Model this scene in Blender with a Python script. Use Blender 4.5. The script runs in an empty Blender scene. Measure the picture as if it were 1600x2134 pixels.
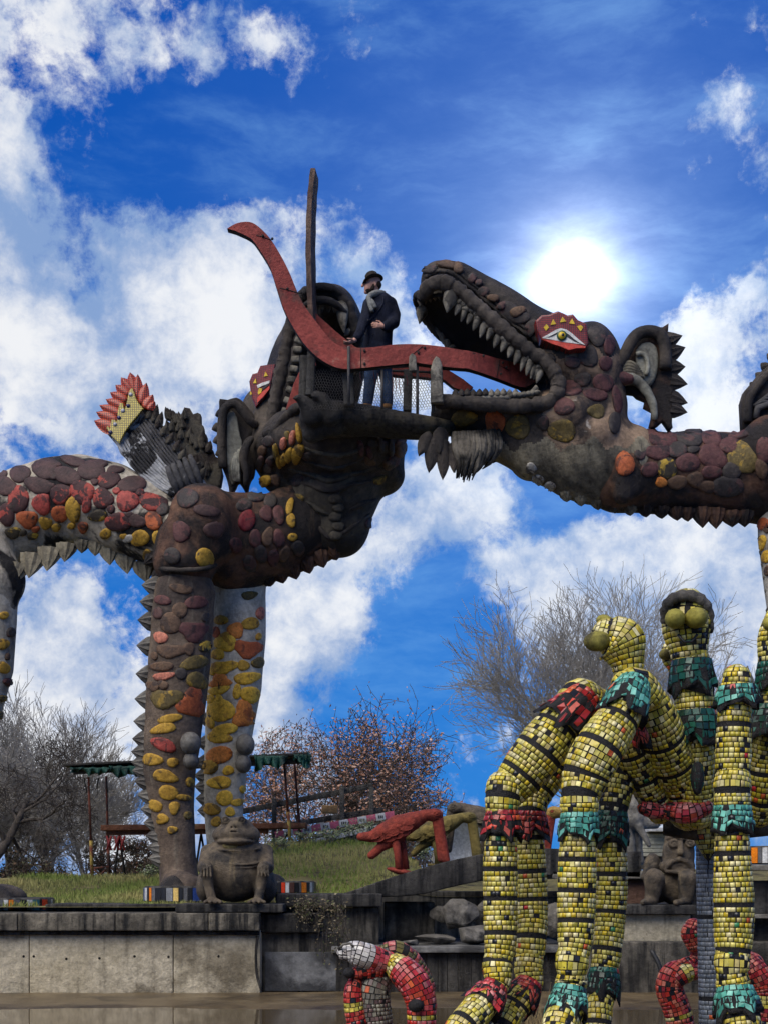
import bpy, bmesh, math, random
import numpy as np
from mathutils import Vector, Matrix, noise as mnoise
from mathutils.bvhtree import BVHTree

# ------------------------------------------------------------------ camera, sky, sun, exposure
F = 3000.0            # focal length in photo pixels
EYE = 1.45            # eye height above the pond
HOR = 1830.0          # photo row of the horizon
def P(px, py, D):
    return Vector(((px - 800.0) * D / F, D, EYE + (HOR - py) * D / F))

scn = bpy.context.scene
cam_d = bpy.data.cameras.new('camera')
cam = bpy.data.objects.new('camera', cam_d)
scn.collection.objects.link(cam)
cam.location = (0, 0, EYE)
cam.rotation_euler = (math.radians(90), 0, 0)
cam_d.sensor_fit = 'VERTICAL'
cam_d.sensor_height = 36.0
cam_d.lens = F / 2134.0 * 36.0
cam_d.shift_y = (HOR - 1067.0) / 2134.0
cam_d.clip_start = 0.1
cam_d.clip_end = 3000
scn.camera = cam

scn.view_settings.view_transform = 'Standard'
scn.view_settings.look = 'None'
scn.view_settings.gamma = 1.0
scn.view_settings.exposure = 0.0
scn.view_settings.use_curve_mapping = False
scn.cycles.use_adaptive_sampling = True
scn.cycles.adaptive_threshold = 0.02
scn.cycles.adaptive_min_samples = 12
scn.cycles.max_bounces = 6
scn.cycles.diffuse_bounces = 3
scn.cycles.transparent_max_bounces = 8
scn.cycles.caustics_reflective = False
scn.cycles.caustics_refractive = False

SUN_DIR = (P(1190, 580, 1.0) - Vector((0, 0, EYE))).normalized()
SUN_EL = math.asin(SUN_DIR.z)
SUN_AZ = math.atan2(SUN_DIR.x, SUN_DIR.y)

world = bpy.data.worlds.new('World')
scn.world = world
world.use_nodes = True
def build_sky():
    nt = world.node_tree; N = nt.nodes; L = nt.links; N.clear()
    out = N.new('ShaderNodeOutputWorld'); bg = N.new('ShaderNodeBackground'); L.new(bg.outputs[0], out.inputs[0])
    tc = N.new('ShaderNodeTexCoord'); d = tc.outputs['Generated']
    def M(op, a, b=None, c=None, clamp=False):
        n = N.new('ShaderNodeMath'); n.operation = op; n.use_clamp = clamp
        for i, v in enumerate((a, b, c)):
            if v is None: continue
            if isinstance(v, (int, float)): n.inputs[i].default_value = v
            else: L.new(v, n.inputs[i])
        return n.outputs[0]
    def VM(op, a, b=None, scale=None):
        n = N.new('ShaderNodeVectorMath'); n.operation = op
        for i, v in enumerate((a, b)):
            if v is None: continue
            if isinstance(v, (tuple, list, Vector)): n.inputs[i].default_value = tuple(v)
            else: L.new(v, n.inputs[i])
        if scale is not None: n.inputs['Scale'].default_value = scale
        return n.outputs['Value'] if op in ('DOT_PRODUCT', 'LENGTH') else n.outputs[0]
    def NZ(vec, scale, detail, rough, dist=0.0, lac=2.0):
        n = N.new('ShaderNodeTexNoise'); L.new(vec, n.inputs['Vector'])
        n.inputs['Scale'].default_value = scale; n.inputs['Detail'].default_value = detail
        n.inputs['Roughness'].default_value = rough; n.inputs['Distortion'].default_value = dist; n.inputs['Lacunarity'].default_value = lac
        return n
    def SS(x, a, b):
        n = N.new('ShaderNodeMapRange'); n.interpolation_type = 'SMOOTHSTEP'
        L.new(x, n.inputs['Value']); n.inputs['From Min'].default_value = a; n.inputs['From Max'].default_value = b
        return n.outputs[0]
    def MIX(f, a, b, mode='MIX'):
        n = N.new('ShaderNodeMix'); n.data_type = 'RGBA'; n.blend_type = mode
        if isinstance(f, (int, float)): n.inputs[0].default_value = f
        else: L.new(f, n.inputs[0])
        for i, v in ((6, a), (7, b)):
            if isinstance(v, tuple): n.inputs[i].default_value = v + (1,) if len(v) == 3 else v
            else: L.new(v, n.inputs[i])
        return n.outputs[2]
    # warped direction
    w = NZ(d, 16.0, 4, 0.6)
    wv = VM('SCALE', VM('SUBTRACT', w.outputs['Color'], (0.5, 0.5, 0.5)), scale=0.075)
    dw = VM('NORMALIZE', VM('ADD', d, wv))
    dn = VM('ADD', d, VM('SCALE', wv, scale=0.22))
    # cloud masses seen in the picture (photo px, radius, weight)
    blobs = [(60,110,150,.55),(230,40,110,.45),(400,30,110,.5),(30,290,90,.6),(20,420,80,.5),(25,560,110,.6),(300,130,60,.25),(120,330,70,.1),
             (660,140,90,.3),(590,170,40,.25),(430,140,60,.2),(520,60,60,.2),(780,60,60,.15),(250,440,80,.35),(600,1180,90,.4),(820,1120,80,.4),(1380,1100,80,.4),(330,430,90,.22),
             (70,660,130,.75),(230,620,110,.5),(330,560,90,.35),(430,640,130,.65),(480,530,80,.45),(520,480,60,.3),(300,780,150,.6),(60,860,130,.6),(450,760,110,.5),
             (620,520,75,.5),(720,490,75,.45),(790,520,60,.4),(850,540,60,.4),(600,420,60,.2),(760,400,50,.2),(920,550,40,.3),
             (740,620,50,.4),(840,640,70,.55),(800,750,110,.6),(560,700,90,.4),
             (1005,555,28,.5),(1460,330,55,.4),(1530,260,45,.45),(1440,400,60,.3),(1560,390,50,.35),
             (1500,660,90,.6),(1590,570,60,.6),(1430,720,80,.4),(1520,800,140,.7),(1450,860,90,.5),
             (960,1110,130,.75),(1010,1040,70,.5),(900,1060,90,.5),(1130,1180,120,.6),(1280,1140,120,.5),(1450,1180,150,.6),(1560,1150,120,.6),(1180,1260,120,.6),
             (700,1210,110,.55),(620,1290,100,.7),(600,1400,90,.7),(700,1330,70,.3),(770,1400,60,.25),
             (120,1270,130,.55),(60,1380,110,.6),(190,1360,100,.5),(230,1480,110,.4),(100,1540,120,.6),(250,1580,120,.5),(40,1700,160,.5),(200,1750,120,.5),
             (1350,1300,130,.4),(1500,1330,120,.3),(1280,1500,170,.4),(1050,1500,60,.2),(960,1600,80,.5),(820,1370,50,.3),(1400,1700,200,.5),(640,1600,120,.45),(580,1740,120,.5),(280,960,80,.35),
             # blue gaps
             (300,220,150,-.7),(470,250,110,-.5),(200,430,110,-.45),(600,300,120,-.5),(900,260,240,-.7),(1300,200,230,-.9),(1050,450,200,-.6),(1400,560,90,-.45),
             (170,560,60,-.3),(380,350,100,-.4),(700,560,40,-.35),(950,650,90,-.3),(200,920,50,-.25),(560,600,25,-.3),
             (1130,1080,90,-.65),(1230,1080,90,-.5),(900,1300,100,-.7),(850,1420,100,-.65),(880,1500,120,-.7),(950,1440,90,-.5),(1000,1330,60,-.3),(760,1190,28,-.4),
             (250,1420,60,-.5),(60,1330,30,-.3),(330,1250,60,-.3),(230,1200,60,-.4),(760,1530,60,-.6),(900,1580,130,-.5),(1030,1400,60,-.3),(1560,470,80,-.4),(1300,330,80,-.3),
             (1520,1250,50,-.35),(1330,1010,100,-.3)]
    acc = None
    for (px, py, r, wt) in blobs:
        v = (P(px, py, 1.0) - Vector((0, 0, EYE))); ln = v.length; v.normalize()
        ang = r / F / ln * 1.15
        k = 1.0 / (1.0 - math.cos(ang))
        e = M('POWER', VM('DOT_PRODUCT', dw, v), k)
        acc = M('MULTIPLY', e, wt) if acc is None else M('MULTIPLY_ADD', e, wt, acc)
    f1 = NZ(dn, 17.0, 9, 0.66, 0.0).outputs[0]
    f2 = NZ(dn, 60.0, 5, 0.68, 0.0).outputs[0]
    f0 = NZ(d, 2.2, 2, 0.5).outputs[0]
    det = M('ADD', M('MULTIPLY', M('SUBTRACT', f1, 0.5), 3.0), M('MULTIPLY', M('SUBTRACT', f2, 0.5), 1.1))
    det = M('ADD', det, M('MULTIPLY', M('SUBTRACT', f0, 0.43), 0.5))
    dens = M('ADD', M('MULTIPLY', acc, 0.80), det)
    a = SS(dens, -0.10, 0.58)
    # light and grey inside the clouds
    sh = NZ(VM('ADD', dn, (0.012, 0.0, 0.02)), 15.0, 6, 0.62, 0.0).outputs[0]
    lit = SS(M('ADD', M('MULTIPLY', dens, 0.35), M('MULTIPLY', M('SUBTRACT', sh, 0.5), 3.2)), -0.30, 0.78)
    cloud = MIX(lit, (0.24, 0.37, 0.64), (0.90, 0.91, 0.93))
    sky = N.new('ShaderNodeTexSky'); sky.sky_type = 'NISHITA'; sky.sun_disc = False
    sky.sun_elevation = SUN_EL; sky.sun_rotation = SUN_AZ; sky.altitude = 400; sky.air_density = 1.0; sky.dust_density = 0.2; sky.ozone_density = 3.0
    blue = MIX(1.0, sky.outputs[0], (0.006, 0.0265, 0.066), 'MULTIPLY')
    el = N.new('ShaderNodeSeparateXYZ'); L.new(d, el.inputs[0])
    deep = MIX(SS(el.outputs[2], 0.0, 0.5), (0.022, 0.21, 0.68), (0.001, 0.085, 0.46))
    blue = MIX(0.9, blue, deep)
    sd = VM('DOT_PRODUCT', d, SUN_DIR)
    om = M('SUBTRACT', 1.0, sd)
    ang = M('MULTIPLY', M('POWER', M('MAXIMUM', om, 0.0), 0.5), 1.41421)
    g1 = M('EXPONENT', M('MULTIPLY', ang, -1.0 / 0.015))
    g2 = M('EXPONENT', M('MULTIPLY', ang, -1.0 / 0.075))
    # thin high veil, drawn out in long streaks
    mpv = N.new('ShaderNodeMapping'); L.new(dn, mpv.inputs[0]); mpv.inputs['Scale'].default_value = (1.0, 1.0, 3.2); mpv.inputs['Rotation'].default_value = (0, 0.5, 0)
    veil = NZ(mpv.outputs[0], 7.5, 7, 0.62, 0.15).outputs[0]
    va = M('MULTIPLY', SS(veil, 0.46, 0.80), 0.30)
    col = MIX(va, blue, (0.25, 0.55, 0.92))
    col = MIX(M('MULTIPLY', a, 0.97), col, cloud)
    gm = M('MULTIPLY_ADD', SS(veil, 0.3, 0.75), 0.6, 0.6)
    glow = MIX(1.0, col, MIX(M('MULTIPLY', g1, gm), (0, 0, 0), (3.4, 3.3, 3.1)), 'ADD')
    glow = MIX(1.0, glow, MIX(M('MULTIPLY', g2, gm), (0, 0, 0), (0.38, 0.54, 0.72)), 'ADD')
    L.new(glow, bg.inputs[0]); bg.inputs[1].default_value = 1.0
build_sky()
world.cycles.sampling_method = 'MANUAL'
world.cycles.sample_map_resolution = 512

# soft overcast daylight from above, the ground of the picture shows no hard shadows
sun_d = bpy.data.lights.new('sun', 'SUN')
sun_d.energy = 4.0
sun_d.angle = math.radians(60)
sun_d.color = (1.0, 0.93, 0.82)
sun = bpy.data.objects.new('sun', sun_d)
scn.collection.objects.link(sun)
sun.rotation_euler = Vector((-0.42, -0.52, 0.82)).to_track_quat('Z', 'Y').to_euler()
sun.location = (0, 0, 30)
# ------------------------------------------------------------------ helpers
rnd = random.Random(7)
COL = scn.collection
ORG = {}
def tag(o, label, cat, group=None):
    o['label'] = label; o['category'] = cat
    if group: o['group'] = group
    return o
def thing(name, label, cat, loc, group=None):
    o = bpy.data.objects.new(name, None); COL.objects.link(o)
    o.location = loc; o.empty_display_size = 0.2
    ORG[o.name] = Vector(loc)
    return tag(o, label, cat, group)
def add(name, vf, mats, parent=None, smooth=True, loc=None, label=None, cols=None, kind=None):
    """vf = (verts, faces[, material indices]) in world metres; linked as one mesh object"""
    V, Fc = vf[0], vf[1]
    if parent is not None: org = ORG[parent.name]
    else: org = Vector(loc) if loc is not None else Vector((0, 0, 0))
    me = bpy.data.meshes.new(name)
    A = np.asarray([tuple(v) for v in V], dtype=np.float64) if not isinstance(V, np.ndarray) else V.astype(np.float64)
    A = A - np.array(tuple(org))
    if isinstance(Fc, np.ndarray):
        nv, nf, w = len(A), len(Fc), Fc.shape[1]
        me.vertices.add(nv); me.vertices.foreach_set('co', A.ravel())
        me.loops.add(nf * w); me.loops.foreach_set('vertex_index', Fc.ravel().astype(np.int32))
        me.polygons.add(nf); me.polygons.foreach_set('loop_start', np.arange(0, nf * w, w, dtype=np.int32))
        me.update(calc_edges=True)
    else:
        me.from_pydata([tuple(v) for v in A], [], [tuple(f) for f in Fc]); me.update()
    if not isinstance(mats, (list, tuple)): mats = [mats]
    for m in mats: me.materials.append(m)
    if len(vf) > 2 and vf[2] is not None: me.polygons.foreach_set('material_index', np.asarray(vf[2], dtype=np.int32))
    if smooth: me.polygons.foreach_set('use_smooth', np.ones(len(me.polygons), dtype=bool))
    if cols is not None:
        at = me.color_attributes.new('Col', 'FLOAT_COLOR', 'POINT')
        at.data.foreach_set('color', np.asarray(cols, dtype=np.float32).ravel())
    o = bpy.data.objects.new(name, me); COL.objects.link(o)
    if parent is not None: o.parent = parent
    else: o.location = org
    ORG[o.name] = org
    if label: o['label'] = label
    if kind: o['kind'] = kind
    return o
def jit(vf, amp, freq=6.0):
    """hand-made unevenness: push every vertex by smooth noise"""
    return ([Vector(v) + mnoise.noise_vector(Vector(v) * freq) * amp + mnoise.noise_vector(Vector(v) * freq * 3.1) * amp * .45 for v in vf[0]],) + tuple(vf[1:])
def merge(*vfs):
    V, Fc = [], []
    for vf in vfs:
        b = len(V); V += [Vector(v) for v in vf[0]]; Fc += [tuple(i + b for i in f) for f in vf[1]]
    return V, Fc

# ---- shapes
def box(c, size, rot=None, taper=1.0):
    hx, hy, hz = size[0] / 2, size[1] / 2, size[2] / 2
    V = []
    for z in (-hz, hz):
        t = taper if z > 0 else 1.0
        for x, y in ((-hx, -hy), (hx, -hy), (hx, hy), (-hx, hy)): V.append(Vector((x * t, y * t, z)))
    if rot is not None: V = [rot @ v for v in V]
    c = Vector(c)
    return [v + c for v in V], [(3, 2, 1, 0), (4, 5, 6, 7), (0, 1, 5, 4), (1, 2, 6, 5), (2, 3, 7, 6), (3, 0, 4, 7)]
def bbox_(c, size, bev=0.01, rot=None):
    """box with bevelled edges"""
    bm = bmesh.new(); V, Fc = box((0, 0, 0), size)
    vs = [bm.verts.new(v) for v in V]
    for f in Fc: bm.faces.new([vs[i] for i in f])
    bmesh.ops.bevel(bm, geom=bm.edges[:], offset=min(bev, min(size) * .45), segments=2, profile=.6, affect='EDGES')
    return bm_vf(bm, rot, c)
def bm_vf(bm, rot=None, c=(0, 0, 0)):
    bm.verts.index_update(); c = Vector(c)
    V = [((rot @ v.co) if rot is not None else v.co.copy()) + c for v in bm.verts]
    Fc = [tuple(v.index for v in f.verts) for f in bm.faces]
    bm.free(); return V, Fc
def beam(a, b, w, h, bev=0.006):
    a, b = Vector(a), Vector(b); d = b - a
    q = d.to_track_quat('X', 'Z').to_matrix()
    return bbox_((a + b) / 2, (d.length, w, h), bev, q)
def frames(pts):
    pts = [Vector(p) for p in pts]; n = len(pts); T = []
    for i in range(n):
        t = pts[min(i + 1, n - 1)] - pts[max(i - 1, 0)]
        T.append(t.normalized() if t.length > 1e-9 else Vector((0, 0, 1)))
    ref = Vector((0, -1, 0)) if abs(T[0].y) < 0.9 else Vector((1, 0, 0))
    N_ = [(ref - T[0] * ref.dot(T[0])).normalized()]
    for i in range(1, n):
        v = N_[-1] - T[i] * N_[-1].dot(T[i])
        N_.append(v.normalized() if v.length > 1e-6 else N_[-1])
    return T, N_, [T[i].cross(N_[i]) for i in range(n)]
def tube(pts, rad, seg=8, cap=True, flat=1.0):
    """swept tube; rad number or list; flat squeezes along the binormal"""
    T, N_, B = frames(pts); n = len(pts); V, Fc = [], []
    for i in range(n):
        r = rad[i] if isinstance(rad, (list, tuple)) else rad
        for j in range(seg):
            a = 2 * math.pi * j / seg
            V.append(Vector(pts[i]) + N_[i] * (math.cos(a) * r) + B[i] * (math.sin(a) * r * flat))
    for i in range(n - 1):
        for j in range(seg):
            k = (j + 1) % seg
            Fc.append((i * seg + j, i * seg + k, (i + 1) * seg + k, (i + 1) * seg + j))
    if cap:
        Fc.append(tuple(reversed(range(seg)))); Fc.append(tuple((n - 1) * seg + j for j in range(seg)))
    return V, Fc
def spline(pts, n):
    """catmull-rom through pts (tuples of any length) resampled to n"""
    A = [np.array(p, dtype=float) for p in pts]; A = [2 * A[0] - A[1]] + A + [2 * A[-1] - A[-2]]
    m = len(A) - 3; out = []
    for i in range(n):
        u = i / (n - 1) * m; k = min(int(u), m - 1); t = u - k
        p0, p1, p2, p3 = A[k:k + 4]
        out.append(0.5 * ((2 * p1) + (p2 - p0) * t + (2 * p0 - 5 * p1 + 4 * p2 - p3) * t * t + (3 * p1 - p0 - 3 * p2 + p3) * t ** 3))
    return out
def slab(outline, D, thick, bev=0.015, close_smooth=0):
    """solid cut to an outline (photo px) standing at depth D (number or function) with real thickness away from the viewer"""
    if close_smooth:
        o2 = spline(list(outline) + [outline[0]], len(outline) * close_smooth); outline = [tuple(p) for p in o2[:-1]]
    Df = D if callable(D) else (lambda x, y: D)
    bm = bmesh.new()
    vs = [bm.verts.new(P(x, y, Df(x, y))) for x, y in outline]
    f = bm.faces.new(vs); f.normal_update()
    if f.normal.y > 0: f.normal_flip()
    r = bmesh.ops.extrude_face_region(bm, geom=[f])
    nv = [e for e in r['geom'] if isinstance(e, bmesh.types.BMVert)]
    bmesh.ops.translate(bm, verts=nv, vec=(0, thick, 0))
    bm.normal_update()
    # extrude leaves the original face flipped inside out at the front: recalc
    bmesh.ops.recalc_face_normals(bm, faces=bm.faces[:])
    if bev:
        ed = [e for e in bm.edges if len(e.link_faces) == 2 and any(len(q.verts) > 4 or len(outline) <= 4 for q in e.link_faces) and abs(e.verts[0].co.y - e.verts[1].co.y) < thick * 0.5 + 1e-6]
        try: bmesh.ops.bevel(bm, geom=ed, offset=bev, segments=2, profile=.5, affect='EDGES', clamp_overlap=True)
        except Exception: pass
    bmesh.ops.triangulate(bm, faces=[q for q in bm.faces if len(q.verts) > 4])
    return bm_vf(bm)
def leaf(base, tip, width, thick, face, ribs=0, back=0.0, n=7, power=0.8):
    """pointed solid leaf / scale between two points, its broad side towards `face`"""
    base, tip = Vector(base), Vector(tip); ax = tip - base; L = ax.length; ax.normalize()
    f = Vector(face); f = (f - ax * f.dot(ax)).normalized(); s = ax.cross(f)
    m = 7; V, Fc = [], []
    for i in range(n + 1):
        t = i / n; w = width / 2 * (math.sin(math.pi * min(1, 0.18 + 0.82 * t ** power)) ** 0.75 if i < n else 0.02)
        for side in (1, -1):
            for j in range(m):
                u = -1 + 2 * j / (m - 1)
                h = math.sqrt(max(0, 1 - u * u)) * thick / 2 * (1 - 0.6 * t)
                if ribs and side == 1: h *= 1 + 0.25 * math.cos(u * math.pi * ribs)
                V.append(base + ax * (L * t) + s * (u * w) + f * (h * side + back * math.sin(t * math.pi)))
    R = 2 * m
    for i in range(n):
        a, b = i * R, (i + 1) * R
        for j in range(m - 1):
            Fc.append((a + j, a + j + 1, b + j + 1, b + j)); Fc.append((a + m + j + 1, a + m + j, b + m + j, b + m + j + 1))
        Fc.append((a, b, b + m, a + m)); Fc.append((a + m - 1, a + 2 * m - 1, b + 2 * m - 1, b + m - 1))
    Fc.append(tuple(range(m - 1, -1, -1)) + tuple(range(m, 2 * m)))
    return V, Fc
def fan(c, out, along, w, h, depth, pl=6):
    """pleated shell-like spine: base of width w along `along`, sticking out h, as deep as depth"""
    c = Vector(c); out = Vector(out).normalized(); al = Vector(along); al = (al - out * al.dot(out)).normalized(); dp = out.cross(al)
    V, Fc = [], []; n = pl * 2 + 1; rows = 4
    for i in range(rows + 1):
        t = i / rows
        for j in range(n):
            u = -1 + 2 * j / (n - 1); ang = u * math.pi / 2
            zig = 1.0 if j % 2 == 0 else 0.84
            e = (1 - t) ** 0.85
            y = math.sin(ang) * depth / 2 * e * zig
            x = math.cos(ang) * w * 0.12 * e * zig
            V.append(c + out * (h * t + 0.35 * h * (math.cos(ang) - 1) * e) + dp * y + al * (x + w * 0.0))
    return V, Fc
def spine(c, out, along, w, h, depth):
    """ribbed thorn: broad lens at the base, point at the tip, ribs running from base to tip"""
    c = Vector(c); out = Vector(out).normalized(); al = Vector(along); al = (al - out * al.dot(out)).normalized(); dp = out.cross(al)
    n = 18; V, Fc = [], []
    prof = [(-.15, 1.0), (.25, .86), (.6, .52), (.88, .17), (1.0, 0.02)]
    for (t, e) in prof:
        for j in range(n):
            a = 2 * math.pi * j / n; z = 1.0 if j % 2 == 0 else 0.80
            V.append(c + out * (h * t) + al * (math.cos(a) * w / 2 * e * z) + dp * (math.sin(a) * depth / 2 * e * z))
    for i in range(len(prof) - 1):
        for j in range(n):
            k = (j + 1) % n; Fc.append((i * n + j, i * n + k, (i + 1) * n + k, (i + 1) * n + j))
    Fc.append(tuple((len(prof) - 1) * n + j for j in range(n)))
    return V, Fc
def ellip(c, r, seg=16, rings=10, rot=None):
    V, Fc = [], []; c = Vector(c)
    for i in range(rings + 1):
        ph = math.pi * i / rings
        for j in range(seg):
            a = 2 * math.pi * j / seg
            v = Vector((r[0] * math.sin(ph) * math.cos(a), r[1] * math.sin(ph) * math.sin(a), r[2] * math.cos(ph)))
            V.append((rot @ v if rot is not None else v) + c)
    for i in range(rings):
        for j in range(seg):
            k = (j + 1) % seg; Fc.append((i * seg + j, (i + 1) * seg + j, (i + 1) * seg + k, i * seg + k))
    return V, Fc

# ---- signed-distance sculpting: smooth unions turned into one continuous surface
class Sculpt:
    def __init__(s, lo, hi, cell):
        s.c = cell; s.lo = np.array(lo, float); n = np.ceil((np.array(hi, float) - s.lo) / cell).astype(int) + 1
        s.ax = [s.lo[i] + cell * np.arange(n[i]) for i in range(3)]
        s.v = np.full(tuple(n), 9.0, dtype=np.float32)
    def _sl(s, lo, hi):
        r = []
        for i in range(3):
            a = int(max(0, math.floor((lo[i] - s.lo[i]) / s.c))); b = int(min(len(s.ax[i]), math.ceil((hi[i] - s.lo[i]) / s.c) + 1))
            if b <= a: return None
            r.append(slice(a, b))
        return tuple(r)
    def _put(s, sl, d, k, sub):
        a = s.v[sl]; d = d.astype(np.float32)
        if sub:
            d = -d; h = np.clip(.5 - .5 * (a - d) / k, 0, 1) ; s.v[sl] = a + (d - a) * h + k * h * (1 - h)
        else:
            h = np.clip(.5 + .5 * (d - a) / k, 0, 1); s.v[sl] = d + (a - d) * h - k * h * (1 - h)
    def chain(s, pts, k=0.05, ysc=1.0, sub=False):
        """pts: list of (Vector, radius); ysc widens the section along Y"""
        A = np.array([tuple(p) for p, r in pts]); R = np.array([r for p, r in pts]); m = k + 3 * s.c + .02
        rm = R.max()
        lo = A.min(0) - rm - m; hi = A.max(0) + rm + m
        lo[1] = A[:, 1].min() - rm * ysc - m; hi[1] = A[:, 1].max() + rm * ysc + m
        sl = s._sl(lo, hi)
        if sl is None: return
        X, Y, Z = np.meshgrid(*[s.ax[i][sl[i]] for i in range(3)], indexing='ij', sparse=True)
        best = None
        for i in range(max(1, len(pts) - 1)):
            a = A[i]; b = A[min(i + 1, len(pts) - 1)]; ra = R[i]; rb = R[min(i + 1, len(pts) - 1)]
            d = (b - a).copy(); yb = a[1]
            # centre line keeps its own y; offsets from it are squeezed
            L2 = d[0] ** 2 + d[2] ** 2 + (d[1]) ** 2 / ysc ** 2 + 1e-12
            px = X - a[0]; py = (Y - a[1]) / ysc; pz = Z - a[2]
            t = np.clip((px * d[0] + py * d[1] / ysc + pz * d[2]) / L2, 0, 1)
            q = np.sqrt((px - t * d[0]) ** 2 + (py - t * d[1] / ysc) ** 2 + (pz - t * d[2]) ** 2) - (ra + (rb - ra) * t)
            best = q if best is None else np.minimum(best, q)
        s._put(sl, best, k, sub)
    def ell(s, c, r, k=0.05, rot=None, sub=False):
        c = np.array(tuple(c)); r = np.array(r, float); m = k + 3 * s.c + .02
        e = r.max() if rot is not None else None
        lo = c - (e if e else r) - m; hi = c + (e if e else r) + m
        sl = s._sl(lo, hi)
        if sl is None: return
        X, Y, Z = np.meshgrid(*[s.ax[i][sl[i]] for i in range(3)], indexing='ij', sparse=True)
        x, y, z = X - c[0], Y - c[1], Z - c[2]
        if rot is not None:
            M_ = np.array(rot.inverted()); x, y, z = (M_[i][0] * x + M_[i][1] * y + M_[i][2] * z for i in range(3))
        k0 = np.sqrt((x / r[0]) ** 2 + (y / r[1]) ** 2 + (z / r[2]) ** 2); k1 = np.sqrt((x / r[0] ** 2) ** 2 + (y / r[1] ** 2) ** 2 + (z / r[2] ** 2) ** 2) + 1e-9
        s._put(sl, k0 * (k0 - 1) / k1, k, sub)
    def rough(s, amp, freq, seed=0):
        """slow wobble of the whole surface so that nothing is a perfect solid"""
        rs = np.random.RandomState(seed); X, Y, Z = np.meshgrid(*s.ax, indexing='ij', sparse=True); w = 0
        for i in range(4):
            kx, ky, kz = rs.randn(3) * freq; w = w + np.sin(kx * X + ky * Y + kz * Z + rs.rand() * 6.28)
        s.v += (amp * w / 2).astype(np.float32)
    def mesh(s):
        v = s.v; ins = v < 0; nx, ny, nz = v.shape
        cs = (nx - 1, ny - 1, nz - 1); acc = np.zeros(cs + (3,), np.float32); cnt = np.zeros(cs, np.float32)
        def cor(o): return tuple(slice(o[i], o[i] + cs[i]) for i in range(3))
        for ax in range(3):
            o1, o2 = [i for i in range(3) if i != ax]
            for p in (0, 1):
                for q in (0, 1):
                    a = [0, 0, 0]; a[o1] = p; a[o2] = q; b = list(a); b[ax] = 1
                    va, vb = v[cor(a)], v[cor(b)]; m = ins[cor(a)] != ins[cor(b)]
                    idx = np.nonzero(m)
                    if len(idx[0]) == 0: continue
                    t = va[idx] / (va[idx] - vb[idx]); pos = np.empty((len(t), 3), np.float32)
                    pos[:, ax] = t; pos[:, o1] = p; pos[:, o2] = q
                    acc[idx] += pos; cnt[idx] += 1
        act = cnt > 0; ids = np.full(cs, -1, np.int64); ii = np.nonzero(act); ids[ii] = np.arange(len(ii[0]))
        V = (np.stack(ii, 1) + acc[ii] / cnt[ii][:, None]) * s.c + s.lo
        Fs = []
        for ax in range(3):
            o1, o2 = (ax + 1) % 3, (ax + 2) % 3
            sa = [slice(None)] * 3; sb = [slice(None)] * 3
            sa[ax] = slice(0, v.shape[ax] - 1); sb[ax] = slice(1, v.shape[ax])
            for o in (o1, o2): sa[o] = slice(1, v.shape[o] - 1); sb[o] = slice(1, v.shape[o] - 1)
            A, B = ins[tuple(sa)], ins[tuple(sb)]
            for flip in (0, 1):
                m = (A & ~B) if not flip else (~A & B)
                e = np.nonzero(m)
                if len(e[0]) == 0: continue
                base = [e[0], e[1], e[2]]; base[o1] = base[o1] + 1; base[o2] = base[o2] + 1
                def cid(d1, d2):
                    q = [b.copy() for b in base]; q[o1] = q[o1] + d1; q[o2] = q[o2] + d2
                    return ids[q[0], q[1], q[2]]
                qd = [cid(-1, -1), cid(0, -1), cid(0, 0), cid(-1, 0)]
                if flip: qd.reverse()
                Fs.append(np.stack(qd, 1))
        Fc = np.concatenate(Fs) if Fs else np.zeros((0, 4), np.int64)
        return V, Fc
def bvh_of(*vfs):
    V, Fc = [], []
    for vf in vfs:
        b = len(V); V += [tuple(x) for x in vf[0]]; Fc += [tuple(int(i) + b for i in f) for f in vf[1]]
    return BVHTree.FromPolygons(V, Fc)
CAMP = Vector((0, 0, EYE))
def hit(bvh, px, py):
    d = (P(px, py, 1.0) - CAMP).normalized(); return bvh.ray_cast(CAMP, d)
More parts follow.
